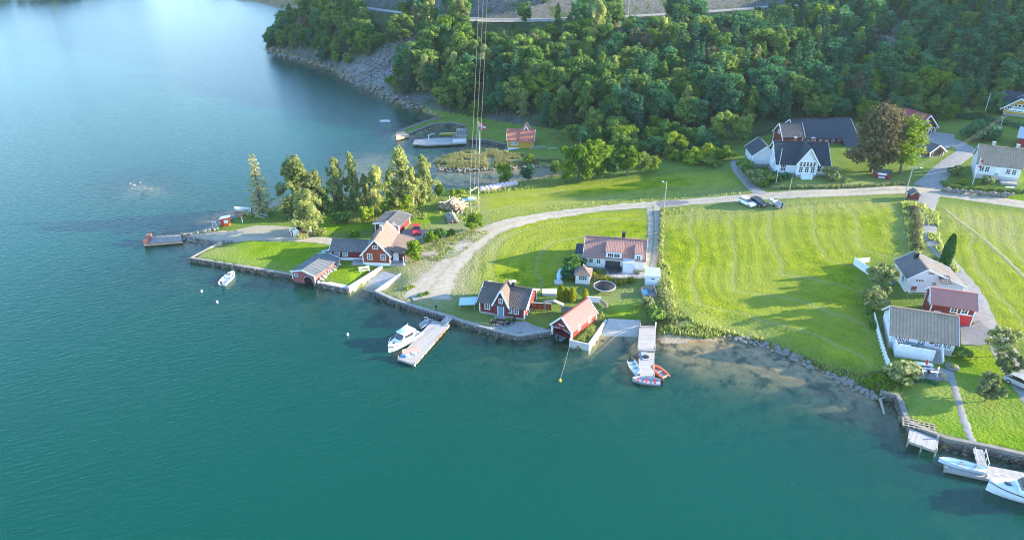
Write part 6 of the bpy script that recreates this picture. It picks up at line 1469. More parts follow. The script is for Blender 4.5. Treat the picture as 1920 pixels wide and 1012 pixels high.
# orange inflatable
x, y = G(1237, 697, .2); r = empty('inflatable_dinghy', (x, y, 0), math.radians(118), 'orange inflatable dinghy right of the floating stage', 'dinghy')
sh = [(-1.5, .62), (-.6, .64), (.3, .62), (.9, .5), (1.3, .28), (1.45, 0), (1.3, -.28), (.9, -.5), (.3, -.62), (-.6, -.64), (-1.5, -.62)]
MB().tube([(a_, b_, .22 + max(0, a_) * .08) for a_, b_ in sh], [.14] + [.23] * 9 + [.14], 9).build('tube', MATS['orange_rubber'], r); MB().box(-1.3, .9, -.45, .45, .05, .1).build('floor', MATS['grey_paint'], r); MB().box(-.2, .05, -.5, .5, .3, .36).build('thwart', MATS['weathered_wood'], r); MB().box(-1.36, -1.3, -.5, .5, .05, .45).build('transom', MATS['weathered_wood'], r)
def cruiser(px, py, hd, L, B, label, z=0.0, hull='white_paint', fly=True):
    x, y = G(px, py, .6); r = empty('cabin_cruiser', (x, y, z), math.radians(hd), label, 'cabin cruiser'); H = L * .16
    me, sec = hull_mesh(L, B, H, 1.0, 13, .35, .9, .86, floor=.55); mesh_obj('hull', me, MATS[hull], r)
    MB().tube([(s[0], s[1], s[2] * .82) for s in sec], .06, 5).build('rub_rail', MATS['dark_metal'], r); MB().tube([(s[0], -s[1], s[2] * .82) for s in sec], .06, 5).build('rub_rail', MATS['dark_metal'], r)
    dk = [(s[0], s[1] - .06, s[2]) for s in sec if s[0] > -L * .02]; dk = dk[:-1] + [(L / 2 - .12, 0, sec[-1][2])] + [(a, -b, c) for a, b, c in dk[:-1][::-1]]; MB().add(dk, [tuple(range(len(dk)))]).build('foredeck', MATS[hull], r)
    b = B * .38; z0, z1 = H * .9, H * 1.95
    MB().hexa([(-L * .24, -b, z0), (L * .20, -b * .92, z0), (L * .20, b * .92, z0), (-L * .24, b, z0), (-L * .22, -b * .86, z1), (L * .06, -b * .78, z1), (L * .06, b * .78, z1), (-L * .22, b * .86, z1)]).build('cabin', MATS['white_paint'], r)
    MB().box(-L * .27, L * .10, -b * .98, b * .98, z1, z1 + .09).build('cabin_roof', MATS['white_paint'], r)
    for s_ in (-1, 1):
        MB().hexa([(-L * .2, s_ * b * .97 - .02, z0 + H * .35), (L * .1, s_ * b * .91 - .02, z0 + H * .35), (L * .1, s_ * b * .91 + .02, z0 + H * .35), (-L * .2, s_ * b * .97 + .02, z0 + H * .35), (-L * .2, s_ * b * .90 - .02, z0 + H * .8), (L * .06, s_ * b * .84 - .02, z0 + H * .8), (L * .06, s_ * b * .84 + .02, z0 + H * .8), (-L * .2, s_ * b * .90 + .02, z0 + H * .8)]).build('side_window', MATS['car_glass'], r)
    MB().hexa([(L * .17, -b * .8, z0 + H * .25), (L * .175, -b * .8, z0 + H * .25), (L * .175, b * .8, z0 + H * .25), (L * .17, b * .8, z0 + H * .25), (L * .085, -b * .7, z0 + H * .9), (L * .10, -b * .7, z0 + H * .9), (L * .10, b * .7, z0 + H * .9), (L * .085, b * .7, z0 + H * .9)]).build('windscreen', MATS['car_glass'], r)
    MB().box(L * .26, L * .33, -.22, .22, H * 1.02, H * 1.1).build('hatch', MATS['car_glass'], r)
    if fly: MB().hexa([(-L * .2, -b * .7, z1 + .09), (L * .02, -b * .6, z1 + .09), (L * .02, b * .6, z1 + .09), (-L * .2, b * .7, z1 + .09), (-L * .2, -b * .66, z1 + .5), (-L * .02, -b * .5, z1 + .45), (-L * .02, b * .5, z1 + .45), (-L * .2, b * .66, z1 + .5)]).build('flybridge', MATS['white_paint'], r)
    MB().tube([(-L * .15, 0, z1), (-L * .17, 0, z1 + 1.1)], .04, 5).build('mast', MATS['white_paint'], r)
    for s_ in (-1, 1): MB().tube([(L * .02, s_ * B * .44, H * 1.45), (L * .3, s_ * B * .33, H * 1.55), (L * .48, 0, H * 1.65)], .03, 5).build('pulpit_rail', MATS['galvanised'], r)
    MB().box(-L * .48, -L * .26, -B * .36, B * .36, H * .56, H * .62).build('cockpit_floor', MATS['deck_boards'], r)
    return r
cruiser(757, 637, 232, 6.6, 2.5, 'white cabin cruiser moored on the left side of the grey pontoon'); cruiser(1936, 928, 161, 9.2, 3.0, 'large white cabin cruiser at the lower right, cut by the frame')
# small tender with a ring hoop beside the pontoon
r = boat(797, 606, 58, 2.8, 1.2, 'small tender with a hooped seat at the inner end of the pontoon', 'grey_paint', .45, thwarts=1, name='tender'); MB().tube([(.3 + .02 * i, .42 * math.cos(i * .524), .95 + .42 * math.sin(i * .524)) for i in range(13)], .05, 5, False).build('hoop', MATS['white_trim'], r)
# buoys
def buoy(px, py, label, mat='white_paint', s=.19):
    x, y = G(px, py, .15); r = empty('mooring_buoy', (x, y, 0), 0, label, 'buoy'); MB().lathe((0, 0, -.15), [(.02, 0), (s * .8, .08), (s, .28), (s * .8, .48), (.06, .56)], 10).build('float', MATS[mat], r); MB().tube([(0, 0, .4), (.05, 0, .56), (0, .06, .5)], .03, 5).build('ring', MATS['galvanised'], r)
buoy(378, 546, 'pinkish white buoy left of the moored motorboat'); buoy(407, 566, 'pinkish white buoy below the moored motorboat'); buoy(652, 627, 'pale buoy alone between the lawn and the pontoon'); buoy(1050, 713, 'yellowish buoy on a line off the red boathouse', 'yellow_paint', .22)
a, b = G(1050, 713, .1), G(1068, 648, .6); o = MB().tube([(a[0], a[1], .12), ((a[0] + b[0]) / 2, (a[1] + b[1]) / 2, .08), (b[0], b[1], .7)], .014, 4).build('mooring_line', MATS['galvanised']); tag(o, 'thin mooring line from the yellowish buoy to the boathouse wall', 'rope')

# ================================================================== CARS, POLES, FURNITURE AND SMALL THINGS
def car(px, py, hd, label, paint, L=4.3, Wd=1.75):
    x, y, z = PG(px, py); r = empty('parked_car', (x, y, z + .06), math.radians(hd), label, 'car')
    prof = [(-.5, .42), (-.495, .75), (-.46, .92), (-.30, .95), (.18, .93), (.42, .78), (.495, .66), (.5, .40), (.47, .28), (-.47, .28)]
    def loft(pr, w0, name, mat, taper=.92):
        V = [(a * L, -w0 / 2 * (taper if z_ > .8 else 1), z_) for a, z_ in pr] + [(a * L, w0 / 2 * (taper if z_ > .8 else 1), z_) for a, z_ in pr]; n = len(pr)
        me = MB().add(V, [tuple(range(n)), tuple(range(2 * n - 1, n - 1, -1))] + [(i, (i + 1) % n, n + (i + 1) % n, n + i) for i in range(n)]).mesh(name)
        bm = bmesh.new(); bm.from_mesh(me); bmesh.ops.recalc_face_normals(bm, faces=bm.faces[:]); bmesh.ops.bevel(bm, geom=bm.edges[:], offset=.03, segments=1, affect='EDGES'); bm.to_mesh(me); bm.free(); return mesh_obj(name, me, MATS[mat], r)
    loft(prof, Wd, 'body', paint)
    V = [(-.47, .93), (-.36, 1.42), (.02, 1.45), (.22, .93)]
    cab = [(a * L, s * Wd / 2 * (.9 if z_ < 1 else .74), z_) for s in (-1, 1) for a, z_ in V]; MB().add(cab, [(0, 1, 2, 3), (7, 6, 5, 4), (0, 4, 5, 1), (1, 5, 6, 2), (2, 6, 7, 3)]).build('cabin_glass', MATS['car_glass'], r)
    rf = [(a * L, s * Wd / 2 * .745, z_) for s in (-1, 1) for a, z_ in ((-.37, 1.40), (-.35, 1.455), (.02, 1.485), (.04, 1.43))]; MB().add(rf, [(0, 1, 2, 3), (7, 6, 5, 4), (0, 4, 5, 1), (1, 5, 6, 2), (2, 6, 7, 3), (3, 7, 4, 0)]).build('roof', MATS[paint], r)
    for a in (-.31, .31):
        for s in (-1, 1): w = MB().tube([(a * L, s * (Wd / 2 - .18), .31), (a * L, s * (Wd / 2 + .02), .31)], .32, 14).build('wheel', MATS['rubber'], r); MB().tube([(a * L, s * (Wd / 2 + .02), .31), (a * L, s * (Wd / 2 + .035), .31)], .19, 10).build('rim', MATS['galvanised'], w)
    for s in (-1, 1): MB().box(L * .485, L * .503, s * Wd * .36 - .17, s * Wd * .36 + .17, .58, .70).build('headlight', MATS['pale_window_glass'], r); MB().box(-L * .503, -L * .49, s * Wd * .4 - .1, s * Wd * .4 + .1, .7, .9).build('tail_light', MATS['red_paint'], r)
    return r
car(1400, 384, -62, 'white car, left one of the two parked beside the road', 'white_paint'); car(1421, 384, -62, 'black car parked between the white car and the boat trailer', 'black_paint')
car(781, 436, -80, 'red car on the gravel yard behind the western house', 'red_paint', 4.0); car(1914, 724, -55, 'pale grey car at the right edge on the drive', 'galvanised')
def pole(px, py, top, label, mat='pole_wood', r0=.13, name='utility_pole', cat='pole', arm=0, lamp=None, rz=0):
    x, y, z = PG(px, py); h = rise(y, top) - z; r = empty(name, (x, y, z), rz, label, cat)
    MB().tube([(0, 0, -.5), (0, 0, h)], [r0, r0 * .7], 8).build('post', MATS[mat], r)
    if arm: MB().box(-arm, arm, -.06, .06, h - .35, h - .22).build('crossarm', MATS['pole_wood'], r); [MB().lathe((u * arm, 0, h - .22), [(.04, 0), (.06, .08), (.03, .2)], 6).build('insulator', MATS['white_trim'], r) for u in (-.9, 0, .9)]
    if lamp:
        a = MB().tube([(0, 0, h - .8), (lamp[0] * .7, lamp[1], h - .1), (lamp[0], lamp[1], h - .05)], .035, 5).build('lamp_arm', MATS['galvanised'], r); MB().box(lamp[0] - .15, lamp[0] + .3, lamp[1] - .12, lamp[1] + .12, h - .14, h).build('lamp_head', MATS['white_trim'], a)
    return r, (x, y, z + h)
def wire(a, b, label, sag=.8, rad=.022, group=None, name='overhead_wire', mat='pole_wood'):
    a, b = Vector(a), Vector(b); pts = []
    for i in range(13): t = i / 12; p = a.lerp(b, t); p.z -= sag * 4 * t * (1 - t); pts.append(p - a)
    o = MB().tube(pts, rad, 4).build(name, MATS[mat]); o.location = a; return tag(o, label, 'wire', group)
pA, tA = pole(1695, 373, 313, 'wooden utility pole with two street lamps at the road junction', arm=.8, lamp=(1.5, -.4)); pE, tE = pole(1245, 388, 340, 'utility pole with a street lamp where the track meets the road', r0=.11, lamp=(-.9, 0))
pF, tF = pole(1474, 390, 332, 'thin pole on the verge right of the boat trailer', r0=.09); pG_, tG = pole(1868, 262, 218, 'grey pole behind the brown-roofed white house', r0=.12, arm=.6)
pH, tH = pole(883, 403, 352, 'left pole of the wooden pair beside the log pile', arm=0); pI, tI = pole(897.5, 394, 352, 'right pole of the wooden pair beside the log pile')
far = [(-14 + i * 2.0, 372.0 + i * .3, 66.0) for i in range(3)]
fp = empty('power_pylon', (-12, 372, gz(-12, 372)), 0, 'wooden line support on the hill above the main road', 'pylon'); zt = 66.5 - gz(-12, 372)
for s_ in (-1, 1): MB().tube([(s_ * 1.5, 0, -1), (s_ * 1.5, 0, zt)], .2, 7).build('post', MATS['pole_wood'], fp)
MB().box(-3, 3, -.1, .1, zt - .5, zt - .25).build('crossarm', MATS['pole_wood'], fp)
mid_ = ((tH[0] + tI[0]) / 2, (tH[1] + tI[1]) / 2, (tH[2] + tI[2]) / 2)
for i, a in enumerate((tH, mid_, tI)): wire((a[0], a[1], a[2] - .05), far[i], 'power line spanning from the pole pair up across the wooded hill', 3.0, .022, 'power lines over the creek')
xb = empty('line_crossarm', (mid_[0], mid_[1], mid_[2] - .3), math.atan2(tI[1] - tH[1], tI[0] - tH[0]), 'crossarm joining the wooden pole pair', 'crossarm'); MB().box(-1.4, 1.4, -.07, .07, -.1, .06).build('beam', MATS['pole_wood'], xb); [MB().lathe((u, 0, .06), [(.05, 0), (.08, .1), (.04, .25)], 6).build('insulator', MATS['white_trim'], xb) for u in (-1, 0, 1)]
for i, off in enumerate((-.7, 0, .7)): wire((tA[0] + off, tA[1], tA[2] - .2), (tG[0] + off * .8, tG[1], tG[2] - .1), 'service wire from the junction pole towards the farm', 1.2, .016, 'wires above the farm lane', mat='dark_metal')
c_, s_ = 0, 0; wire((tA[0] + .1, tA[1], tA[2] - 1.2), (*G(1812, 300, 11), 11), 'wire from the junction pole to the gable of the brown-roofed white house', .6, .016); wire((tA[0], tA[1], tA[2] - 1.9), (*G(1806, 312, 9.5), 9.5), 'lower wire from the junction pole to the brown-roofed white house', .5, .016)
# flagpoles
def flag(parent, h, w=1.6, ht=1.1, hang=.5):
    f = empty('flag'); bpy.data.objects.remove(f)
    cols = [(0, .27, 'flag_cloth'), (.27, .32, 'white_trim'), (.32, .40, 'teal_paint'), (.40, .45, 'white_trim'), (.45, 1, 'flag_cloth')]; first = None
    for a, b, m in cols:
        P = lambda u, v: (u * w * .75, .1 * math.sin(u * 5), h - .1 - v * ht - u * hang)
        for v0, v1, m2 in ((0, .36, m), (.36, .44, 'white_trim'), (.44, .56, 'teal_paint'), (.56, .64, 'white_trim'), (.64, 1, m)):
            mm = MATS['teal_paint' if m == 'teal_paint' else m if m2 == m else (m2 if m != 'white_trim' or m2 == 'teal_paint' else 'white_trim')]
            if first is None: first = MB().add([P(a, v0), P(b, v0), P(b, v1), P(a, v1)], [(0, 1, 2, 3)]).build('flag', mm, parent)
            else: MB().add([P(a, v0), P(b, v0), P(b, v1), P(a, v1)], [(0, 1, 2, 3)]).build('stripe', mm, first)
def flagpole(px, py, top, label, fl=None):
    r, t = pole(px, py, top, label, 'white_paint', .07, 'flagpole', 'flagpole'); h = t[2] - r.location.z; MB().lathe((0, 0, h), [(.03, 0), (.11, .08), (.11, .14), (.02, .22)], 8).build('finial', MATS['yellow_paint'], r)
    if fl: flag(r, h, *fl)
    return r
flagpole(899, 288, 229, 'white flagpole with a red flag on the reed spit', (2.6, 1.6, .7)); flagpole(1454.5, 345, 280, 'white flagpole in front of the farmhouse'); flagpole(1823, 346, 296, 'white flagpole with a limp red flag before the brown-roofed white house', (1.0, 2.0, .5)); flagpole(1844.5, 217, 177, 'bare white flagpole at the edge of the wood')
# trampoline
x, y, z = PG(1133, 543); r = empty('trampoline', (x, y, z), 0, 'round black trampoline with a safety net in the garden', 'trampoline'); R_ = 1.95
ring = lambda rr, z_: [(rr * math.cos(i * 6.2832 / 24), rr * math.sin(i * 6.2832 / 24), z_) for i in range(25)]
MB().tube(ring(R_, .75), .07, 6, False).build('frame_ring', MATS['galvanised'], r); MB().lathe((0, 0, .72), [(.01, 0), (R_ * .9, 0), (R_ * .9, .02), (.01, .02)], 24).build('mat', MATS['black_paint'], r)
MB().tube(ring(R_ * .95, .765), .05, 6, False).build('edge_pad', MATS['white_trim'], r)
for i in range(6): a = i * 1.047; c_, s_ = math.cos(a), math.sin(a); MB().tube([(c_ * R_, s_ * R_, 0), (c_ * R_, s_ * R_, 2.4)], .03, 5).build('net_post', MATS['dark_metal'], r)
nm = MB()
for i in range(48): a = i * .1309; nm.beam((R_ * math.cos(a), R_ * math.sin(a), .8), (R_ * math.cos(a), R_ * math.sin(a), 2.3), .012, .012)
for zz in np.arange(.95, 2.35, .15): nm.tube(ring(R_, zz), .008, 3, False)
nm.build('net', MATS['dark_metal'], r)
# tables, benches, garden furniture
def table_set(px, py, label, mat='white_trim', hd=0, L=1.8, W=.8, z=None, bench=True, name='picnic_table'):
    x, y, zz = PG(px, py); r = empty(name, (x, y, (zz if z is None else z) + .03), math.radians(hd), label, 'table')
    for i in range(5): MB().box(-L / 2, L / 2, -W / 2 + i * W / 5 + .01, -W / 2 + (i + 1) * W / 5 - .01, .70, .75).build('top_board', MATS[mat], r)
    for u in (-1, 1):
        for v in (-1, 1): MB().beam((u * L * .4, v * W * .2, .70), (u * L * .42, v * W * .8, 0), .08, .08).build('leg', MATS[mat], r)
    if bench:
        for v in (-1, 1): MB().box(-L / 2, L / 2, v * (W * .85) - .14, v * (W * .85) + .14, .42, .47).build('bench', MATS[mat], r)
    return r
table_set(683, 508, 'white picnic table on the bright western lawn', hd=20, L=2.0); table_set(1731, 690, 'white garden table on the patio of the long white house', hd=-12, L=2.2); r = table_set(1742, 704, 'white bench in front of the patio table', hd=-12, L=2.2, W=.4, bench=False, name='garden_bench')
table_set(1892, 357, 'white garden bench on the stone wall', hd=-5, L=1.8, W=.6, bench=False, name='garden_bench'); table_set(938, 607, 'dark garden table on the stone patio', 'black_paint', -10, 1.6); table_set(1150, 511, 'dark garden table set on the white house terrace', 'dark_metal', -5, 1.8)
def chair(px, py, label, mat, hd=0, z=None):
    x, y, zz = PG(px, py); r = empty('garden_chair', (x, y, (zz if z is None else z) + .08), math.radians(hd), label, 'chair')
    MB().box(-.28, .28, -.28, .28, .38, .44).build('seat', MATS[mat], r); MB().hexa([(-.28, .24, .44), (.28, .24, .44), (.28, .30, .44), (-.28, .30, .44), (-.28, .40, .98), (.28, .40, .98), (.28, .46, .98), (-.28, .46, .98)]).build('backrest', MATS[mat], r)
    for u in (-.24, .24):
        for v in (-.24, .24): MB().box(u - .03, u + .03, v - .03, v + .03, 0, .38).build('leg', MATS[mat], r)
chair(925, 609, 'black chair left of the patio table by the red house', 'black_paint', 60); chair(952, 611, 'black chair right of the patio table by the red house', 'black_paint', -70); chair(962, 606, 'black chair nearest the red house corner', 'black_paint', -30)
chair(1762, 702, 'wicker chair left of the planter on the patio', 'raw_wood', 40); chair(1768, 710, 'wicker chair in front of the planter on the patio', 'raw_wood', 150); chair(1142, 508, 'dark chair left on the white house terrace', 'dark_metal', 70); chair(1160, 510, 'dark chair right on the white house terrace', 'dark_metal', -70)
# parasol (folded red) on patio table, planters, kettle grill
x, y, z = PG(1733, 691); r = empty('folded_parasol', (x + .1, y, z + .6), 0, 'folded red parasol standing at the patio table', 'parasol'); MB().tube([(0, 0, -.6), (0, 0, 1.2)], .03, 6).build('pole', MATS['white_trim'], r); MB().lathe((0, 0, .1), [(.10, 0), (.16, .2), (.10, .7), (.02, 1.05)], 8).build('canopy', MATS['red_paint'], r)
def planter(px, py, label, s=.8, mat='stone', plantkey='u2'):
    x, y, z = PG(px, py); r = empty('planter', (x, y, z), 0, label, 'planter'); MB().lathe((0, 0, 0), [(s * .7, 0), (s, .1), (s, .4), (s * .85, .42)], 12).build('tub', MATS[mat], r); mesh_obj('plant', PROTO[plantkey][2], None, r).scale = (s * .55,) * 3
planter(1784, 690, 'round stone planter on the patio', .9); planter(1195, 513, 'round planter at the right end of the terrace', .6, 'dark_stone', 'u1')
def simple(name, px, py, label, cat, parts, rz=0, z=None, lift=0.0):
    x, y, zz = PG(px, py); r = empty(name, (x, y, (zz if z is None else z) + lift), math.radians(rz), label, cat)
    for nm_, mat, fn in parts: m = MB(); fn(m); m.build(nm_, MATS[mat], r)
    return r
simple('tarpaulin_cover', 880, 575, 'pale blue tarpaulin lean-to at the left end of the red house', 'tarpaulin', [('sheet', 'pale_blue_tarp', lambda m: m.hexa([(-1.6, -1, .9), (1.3, -1, 1.2), (1.3, -.95, 1.2), (-1.6, -.95, .9), (-1.9, 1, 1.1), (1.2, 1, 1.5), (1.2, 1.05, 1.45), (-1.9, 1.05, 1.05)]).box(-1.6, 1.2, -1, .95, .0, .05) if False else m.add([(-1.6, -1, .8), (1.2, -1, 1.1), (1.2, 1, 1.5), (-1.8, 1, 1.1), (-1.6, -1, .76), (1.2, -1, 1.06), (1.2, 1, 1.46), (-1.8, 1, 1.06)], [(0, 1, 2, 3), (7, 6, 5, 4), (0, 4, 5, 1), (1, 5, 6, 2), (2, 6, 7, 3), (3, 7, 4, 0)])), ('frame', 'weathered_wood', lambda m: [m.box(a, a + .08, b, b + .08, 0, .8) for a in (-1.5, 1.0) for b in (-.9, .8)])], -8)
simple('fence', 1009, 581, 'red board fence right of the red house', 'fence', [('board', 'red_boards', (lambda i: lambda m: m.box(-2.2 + i * .44, -1.79 + i * .44, -.03, .03, .1, 1.35))(i)) for i in range(10)] + [('rail', 'white_trim', lambda m: m.box(-2.25, 2.25, -.05, .05, 1.35, 1.42))], -7)
simple('garden_arch', 1038, 584, 'weathered open gate arch between the red fence and the boathouse', 'arch', [('post', 'weathered_wood', lambda m: m.box(-1.55, -1.4, -.1, .1, 0, 1.7)), ('post', 'weathered_wood', lambda m: m.box(1.25, 1.4, -.1, .1, 0, 1.5)), ('roof_board', 'weathered_wood', lambda m: m.beam((-1.7, 0, 1.7), (0, 0, 2.15), .8, .08)), ('roof_board', 'weathered_wood', lambda m: m.beam((0, 0, 2.15), (1.7, 0, 1.5), .8, .08)), ('side_panel', 'grey_timber', lambda m: m.box(1.42, 3.4, -.05, .05, .1, 1.25))], -12)
simple('cold_frame', 1030, 552, 'white-lidded cold frame beside the golden thujas', 'cold frame', [('box', 'pale_blue_paint', lambda m: m.box(-1.2, 1.2, -.6, .6, 0, .5)), ('lid', 'white_paint', lambda m: m.hexa([(-1.25, -.65, .5), (1.25, -.65, .5), (1.25, .65, .7), (-1.25, .65, .7), (-1.25, -.65, .56), (1.25, -.65, .56), (1.25, .65, .76), (-1.25, .65, .76)]))], -3)
simple('covered_boat', 1050, 516, 'pale blue tarpaulin over a narrow boat on the grass', 'tarpaulin', [('cover', 'pale_blue_tarp', lambda m: m.tube([(-.2, -2.2, .3), (0, -1, .45), (.2, .6, .5), (.5, 2.0, .3)], [.3, .62, .62, .12], 8))], -6)
simple('concrete_slab', 1047, 530, 'pale square slab leaning below the covered boat', 'slab', [('slab', 'pale_concrete', lambda m: m.box(-.7, .7, -.7, .7, .02, .3))], 5)
simple('planter_wall', 1112, 566, 'white planter wall right of the golden thujas', 'wall', [('wall', 'white_trim', lambda m: m.box(-1.3, 1.3, -.15, .15, 0, .9)), ('top', 'pale_concrete', lambda m: m.box(-1.35, 1.35, -.2, .2, .9, 1.0)), ('side', 'weathered_wood', lambda m: m.beam((1.3, -.2, .5), (2.4, -1.8, .4), .12, .7))], -8)
simple('timber_bin', 1216, 552, 'open timber bin with blue tarpaulin inside, below the white shed', 'bin', [('side', 'grey_timber', lambda m: m.box(-1.2, 1.2, .9, 1.0, 0, .9)), ('side', 'grey_timber', lambda m: m.box(-1.2, -1.1, -1.0, .9, 0, .8)), ('side', 'grey_timber', lambda m: m.box(1.1, 1.2, -1.0, 2.4, 0, .9)), ('front_board', 'weathered_wood', lambda m: m.box(-1.1, 1.1, -1.0, -.9, 0, .4)), ('tarpaulin', 'blue_tarp', lambda m: m.add([(-1.05, -.85, .45), (-.2, -.85, .5), (-.2, .8, .6), (-1.05, .8, .55)], [(0, 1, 2, 3)])), ('fill', 'stone', lambda m: m.box(-.2, 1.1, -.9, .9, 0, .35))])
simple('storage_box', 1225, 596, 'tall grey box with a bright blue front at the head of the jetty', 'box', [('body', 'grey_paint', lambda m: m.box(-.5, .5, 0, 1.2, 0, 1.3)), ('front', 'blue_tarp', lambda m: m.box(-.5, .5, -.04, -.003, .2, 1.3)), ('lid', 'pale_concrete', lambda m: m.box(-.55, .55, -.1, 1.3, 1.3, 1.38))])
simple('life_ring_post', 455, 418, 'post with a red life ring above the western landing', 'life ring', [('post', 'white_trim', lambda m: m.box(-.06, .06, -.06, .06, 0, 1.5)), ('ring', 'orange_rubber', lambda m: m.tube([(.38 * math.cos(i * .5236), -.12, 1.75 + .38 * math.sin(i * .5236)) for i in range(13)], .09, 6, False))])
simple('notice_frame', 403, 427, 'white notice board frame left of the orange kiosk', 'sign', [('post', 'white_trim', lambda m: m.box(-.45, -.37, -.04, .04, 0, 1.4)), ('post', 'white_trim', lambda m: m.box(.37, .45, -.04, .04, 0, 1.4)), ('board', 'pink_canvas', lambda m: m.box(-.37, .37, -.03, .03, .55, 1.3)), ('top', 'white_trim', lambda m: m.box(-.5, .5, -.06, .06, 1.4, 1.48))], 6)
simple('drying_rack', 570, 442, 'rusty lattice rack leaning behind the tiny red hut', 'rack', [('slat', 'raw_wood', (lambda i: lambda m: m.beam((-.9 + i * .36, 0, 0), (-.3 + i * .36, .4, 1.5), .07, .05))(i)) for i in range(6)] + [('rail', 'orange_paint', lambda m: m.beam((-.9, .05, .4), (1.4, .15, .5), .07, .06)), ('rail', 'white_trim', lambda m: m.beam((-.6, .3, 1.1), (1.7, .35, 1.2), .07, .06))], 10)
simple('driftwood_heap', 545, 404, 'pale heap of driftwood under the tall birch', 'driftwood', [('branch', 'weathered_wood', (lambda a, b, c: lambda m: m.tube([(a, b, .1), (a + c, b + .4, .35), (a + 1.6 * c, b + .1, .2)], [.08, .06, .02], 5))(rnd(-2, 1), rnd(-.6, .6), rnd(.6, 1.3))) for i in range(14)])
simple('white_fence_panel', 1613, 505, 'short white windbreak panel at the corner of the hay field', 'fence', [('panel', 'white_boards', lambda m: m.box(-.06, .06, -2.2, 2.0, .05, 1.5)), ('side', 'white_boards', lambda m: m.box(.06, 3.2, 1.9, 2.0, .05, 1.2))], 12)
simple('clothes_line', 1716, 566, 'clothes line frame on the shaded lawn between the white houses', 'clothes line', [('post', 'galvanised', lambda m: m.box(-1.55, -1.47, -.04, .04, 0, 1.9)), ('post', 'galvanised', lambda m: m.box(1.47, 1.55, -.04, .04, 0, 1.9)), ('arm', 'galvanised', lambda m: m.box(-1.55, -1.47, -.7, .7, 1.85, 1.92)), ('arm', 'galvanised', lambda m: m.box(1.47, 1.55, -.7, .7, 1.85, 1.92))] + [('line', 'white_trim', (lambda v: lambda m: m.tube([(-1.5, v, 1.9), (1.5, v, 1.88)], .012, 4))(v)) for v in (-.6, 0, .6)], -5)
simple('refuse_bin', 1672, 532, 'pale green rain barrel at the left wall of the grey-roofed white house', 'barrel', [('body', 'teal_paint', lambda m: m.lathe((0, 0, 0), [(.35, 0), (.42, .3), (.42, .7), (.35, .95)], 10)), ('lid', 'pale_blue_paint', lambda m: m.lathe((0, 0, .95), [(.38, 0), (.38, .06), (.05, .1)], 10))])
simple('kettle_grill', 1739, 692 + 12, 'dark kettle grill below the deck stairs', 'grill', [('bowl', 'black_paint', lambda m: m.lathe((0, 0, .5), [(.05, 0), (.26, .1), (.3, .28), (.22, .42), (.04, .5)], 10)), ('leg', 'dark_metal', lambda m: m.tube([(.25, 0, 0), (.1, 0, .55)], .025, 4)), ('leg', 'dark_metal', lambda m: m.tube([(-.15, .2, 0), (-.05, .08, .55)], .025, 4)), ('leg', 'dark_metal', lambda m: m.tube([(-.15, -.2, 0), (-.05, -.08, .55)], .025, 4))])
simple('water_pump', 818, 583, 'small black pump stand on the shaded quay lawn', 'pump', [('post', 'black_paint', lambda m: m.box(-.06, .06, -.06, .06, 0, .8)), ('head', 'black_paint', lambda m: m.box(-.2, .2, -.12, .12, .8, 1.05))])
simple('garden_sun_lounger', 612, 473, 'pale blue sunbed left of the low red wing', 'sunbed', [('bed', 'pale_blue_tarp', lambda m: m.box(-.9, .5, -.35, .35, .3, .4)), ('head_rest', 'pale_blue_tarp', lambda m: m.hexa([(.5, -.35, .3), (1.1, -.35, .6), (1.1, .35, .6), (.5, .35, .3), (.5, -.35, .4), (1.08, -.35, .7), (1.08, .35, .7), (.5, .35, .4)])), ('leg', 'galvanised', lambda m: m.box(-.8, -.74, -.3, .3, 0, .3)), ('leg', 'galvanised', lambda m: m.box(.3, .36, -.3, .3, 0, .3))], 35)
simple('plank_stack', 640 + 165, 478, 'loose planks on the bare ground beside the gravel road', 'planks', [('plank', 'weathered_wood', (lambda a, r_: lambda m: m.beam((-1.8 + rnd(-.3, .3), a, .1 + r_), (1.6 + rnd(-.3, .3), a + rnd(-.7, .7), .1 + r_), .2, .05))(rnd(-.8, .8), i * .03)) for i in range(9)], 15)
simple('white_tank', 885, 377, 'white covered stack beside the left pole of the pair', 'stack', [('stack', 'white_paint', lambda m: m.box(-.9, .9, -.5, .5, 0, .8)), ('cover', 'pale_blue_tarp', lambda m: m.box(-2.2, -.9, -.5, .5, .05, .5))], 4)
# long white fence
def fence_line(pts, label, h=1.3, mat='white_boards', step=.9, name='fence'):
    P = curve([PG(x, y)[:2] for x, y in pts], 6); o = P[0]; zo = gz(*o); r = empty(name, (o[0], o[1], zo), 0, label, 'fence'); acc = 0; last = None
    L_ = [0] + list(np.cumsum([np.hypot(*(b - a)) for a, b in zip(P[:-1], P[1:])])); n = int(L_[-1] / step); pts_ = []
    for i in range(n + 1):
        s = L_[-1] * i / n; j = min(int(np.searchsorted(L_, s, 'right')) - 1, len(P) - 2); p = P[j] + (P[j + 1] - P[j]) * ((s - L_[j]) / (L_[j + 1] - L_[j] + 1e-9)); pts_.append(Vector((p[0] - o[0], p[1] - o[1], gz(*p) - zo)))
    for p in pts_: MB().box(p.x - .05, p.x + .05, p.y - .05, p.y + .05, p.z - .3, p.z + h).build('post', MATS['white_trim' if 'white' in mat else mat], r)
    for a, b in zip(pts_[:-1], pts_[1:]): u = Vector((0, 0, h * .55)); MB().beam(a + u, b + u, .04, h * .75).build('panel', MATS[mat], r)
    return r
fence_line([(1637, 598), (1648, 640), (1660, 680), (1672, 716)], 'long white board fence between the hay field and the long white house', 1.3)
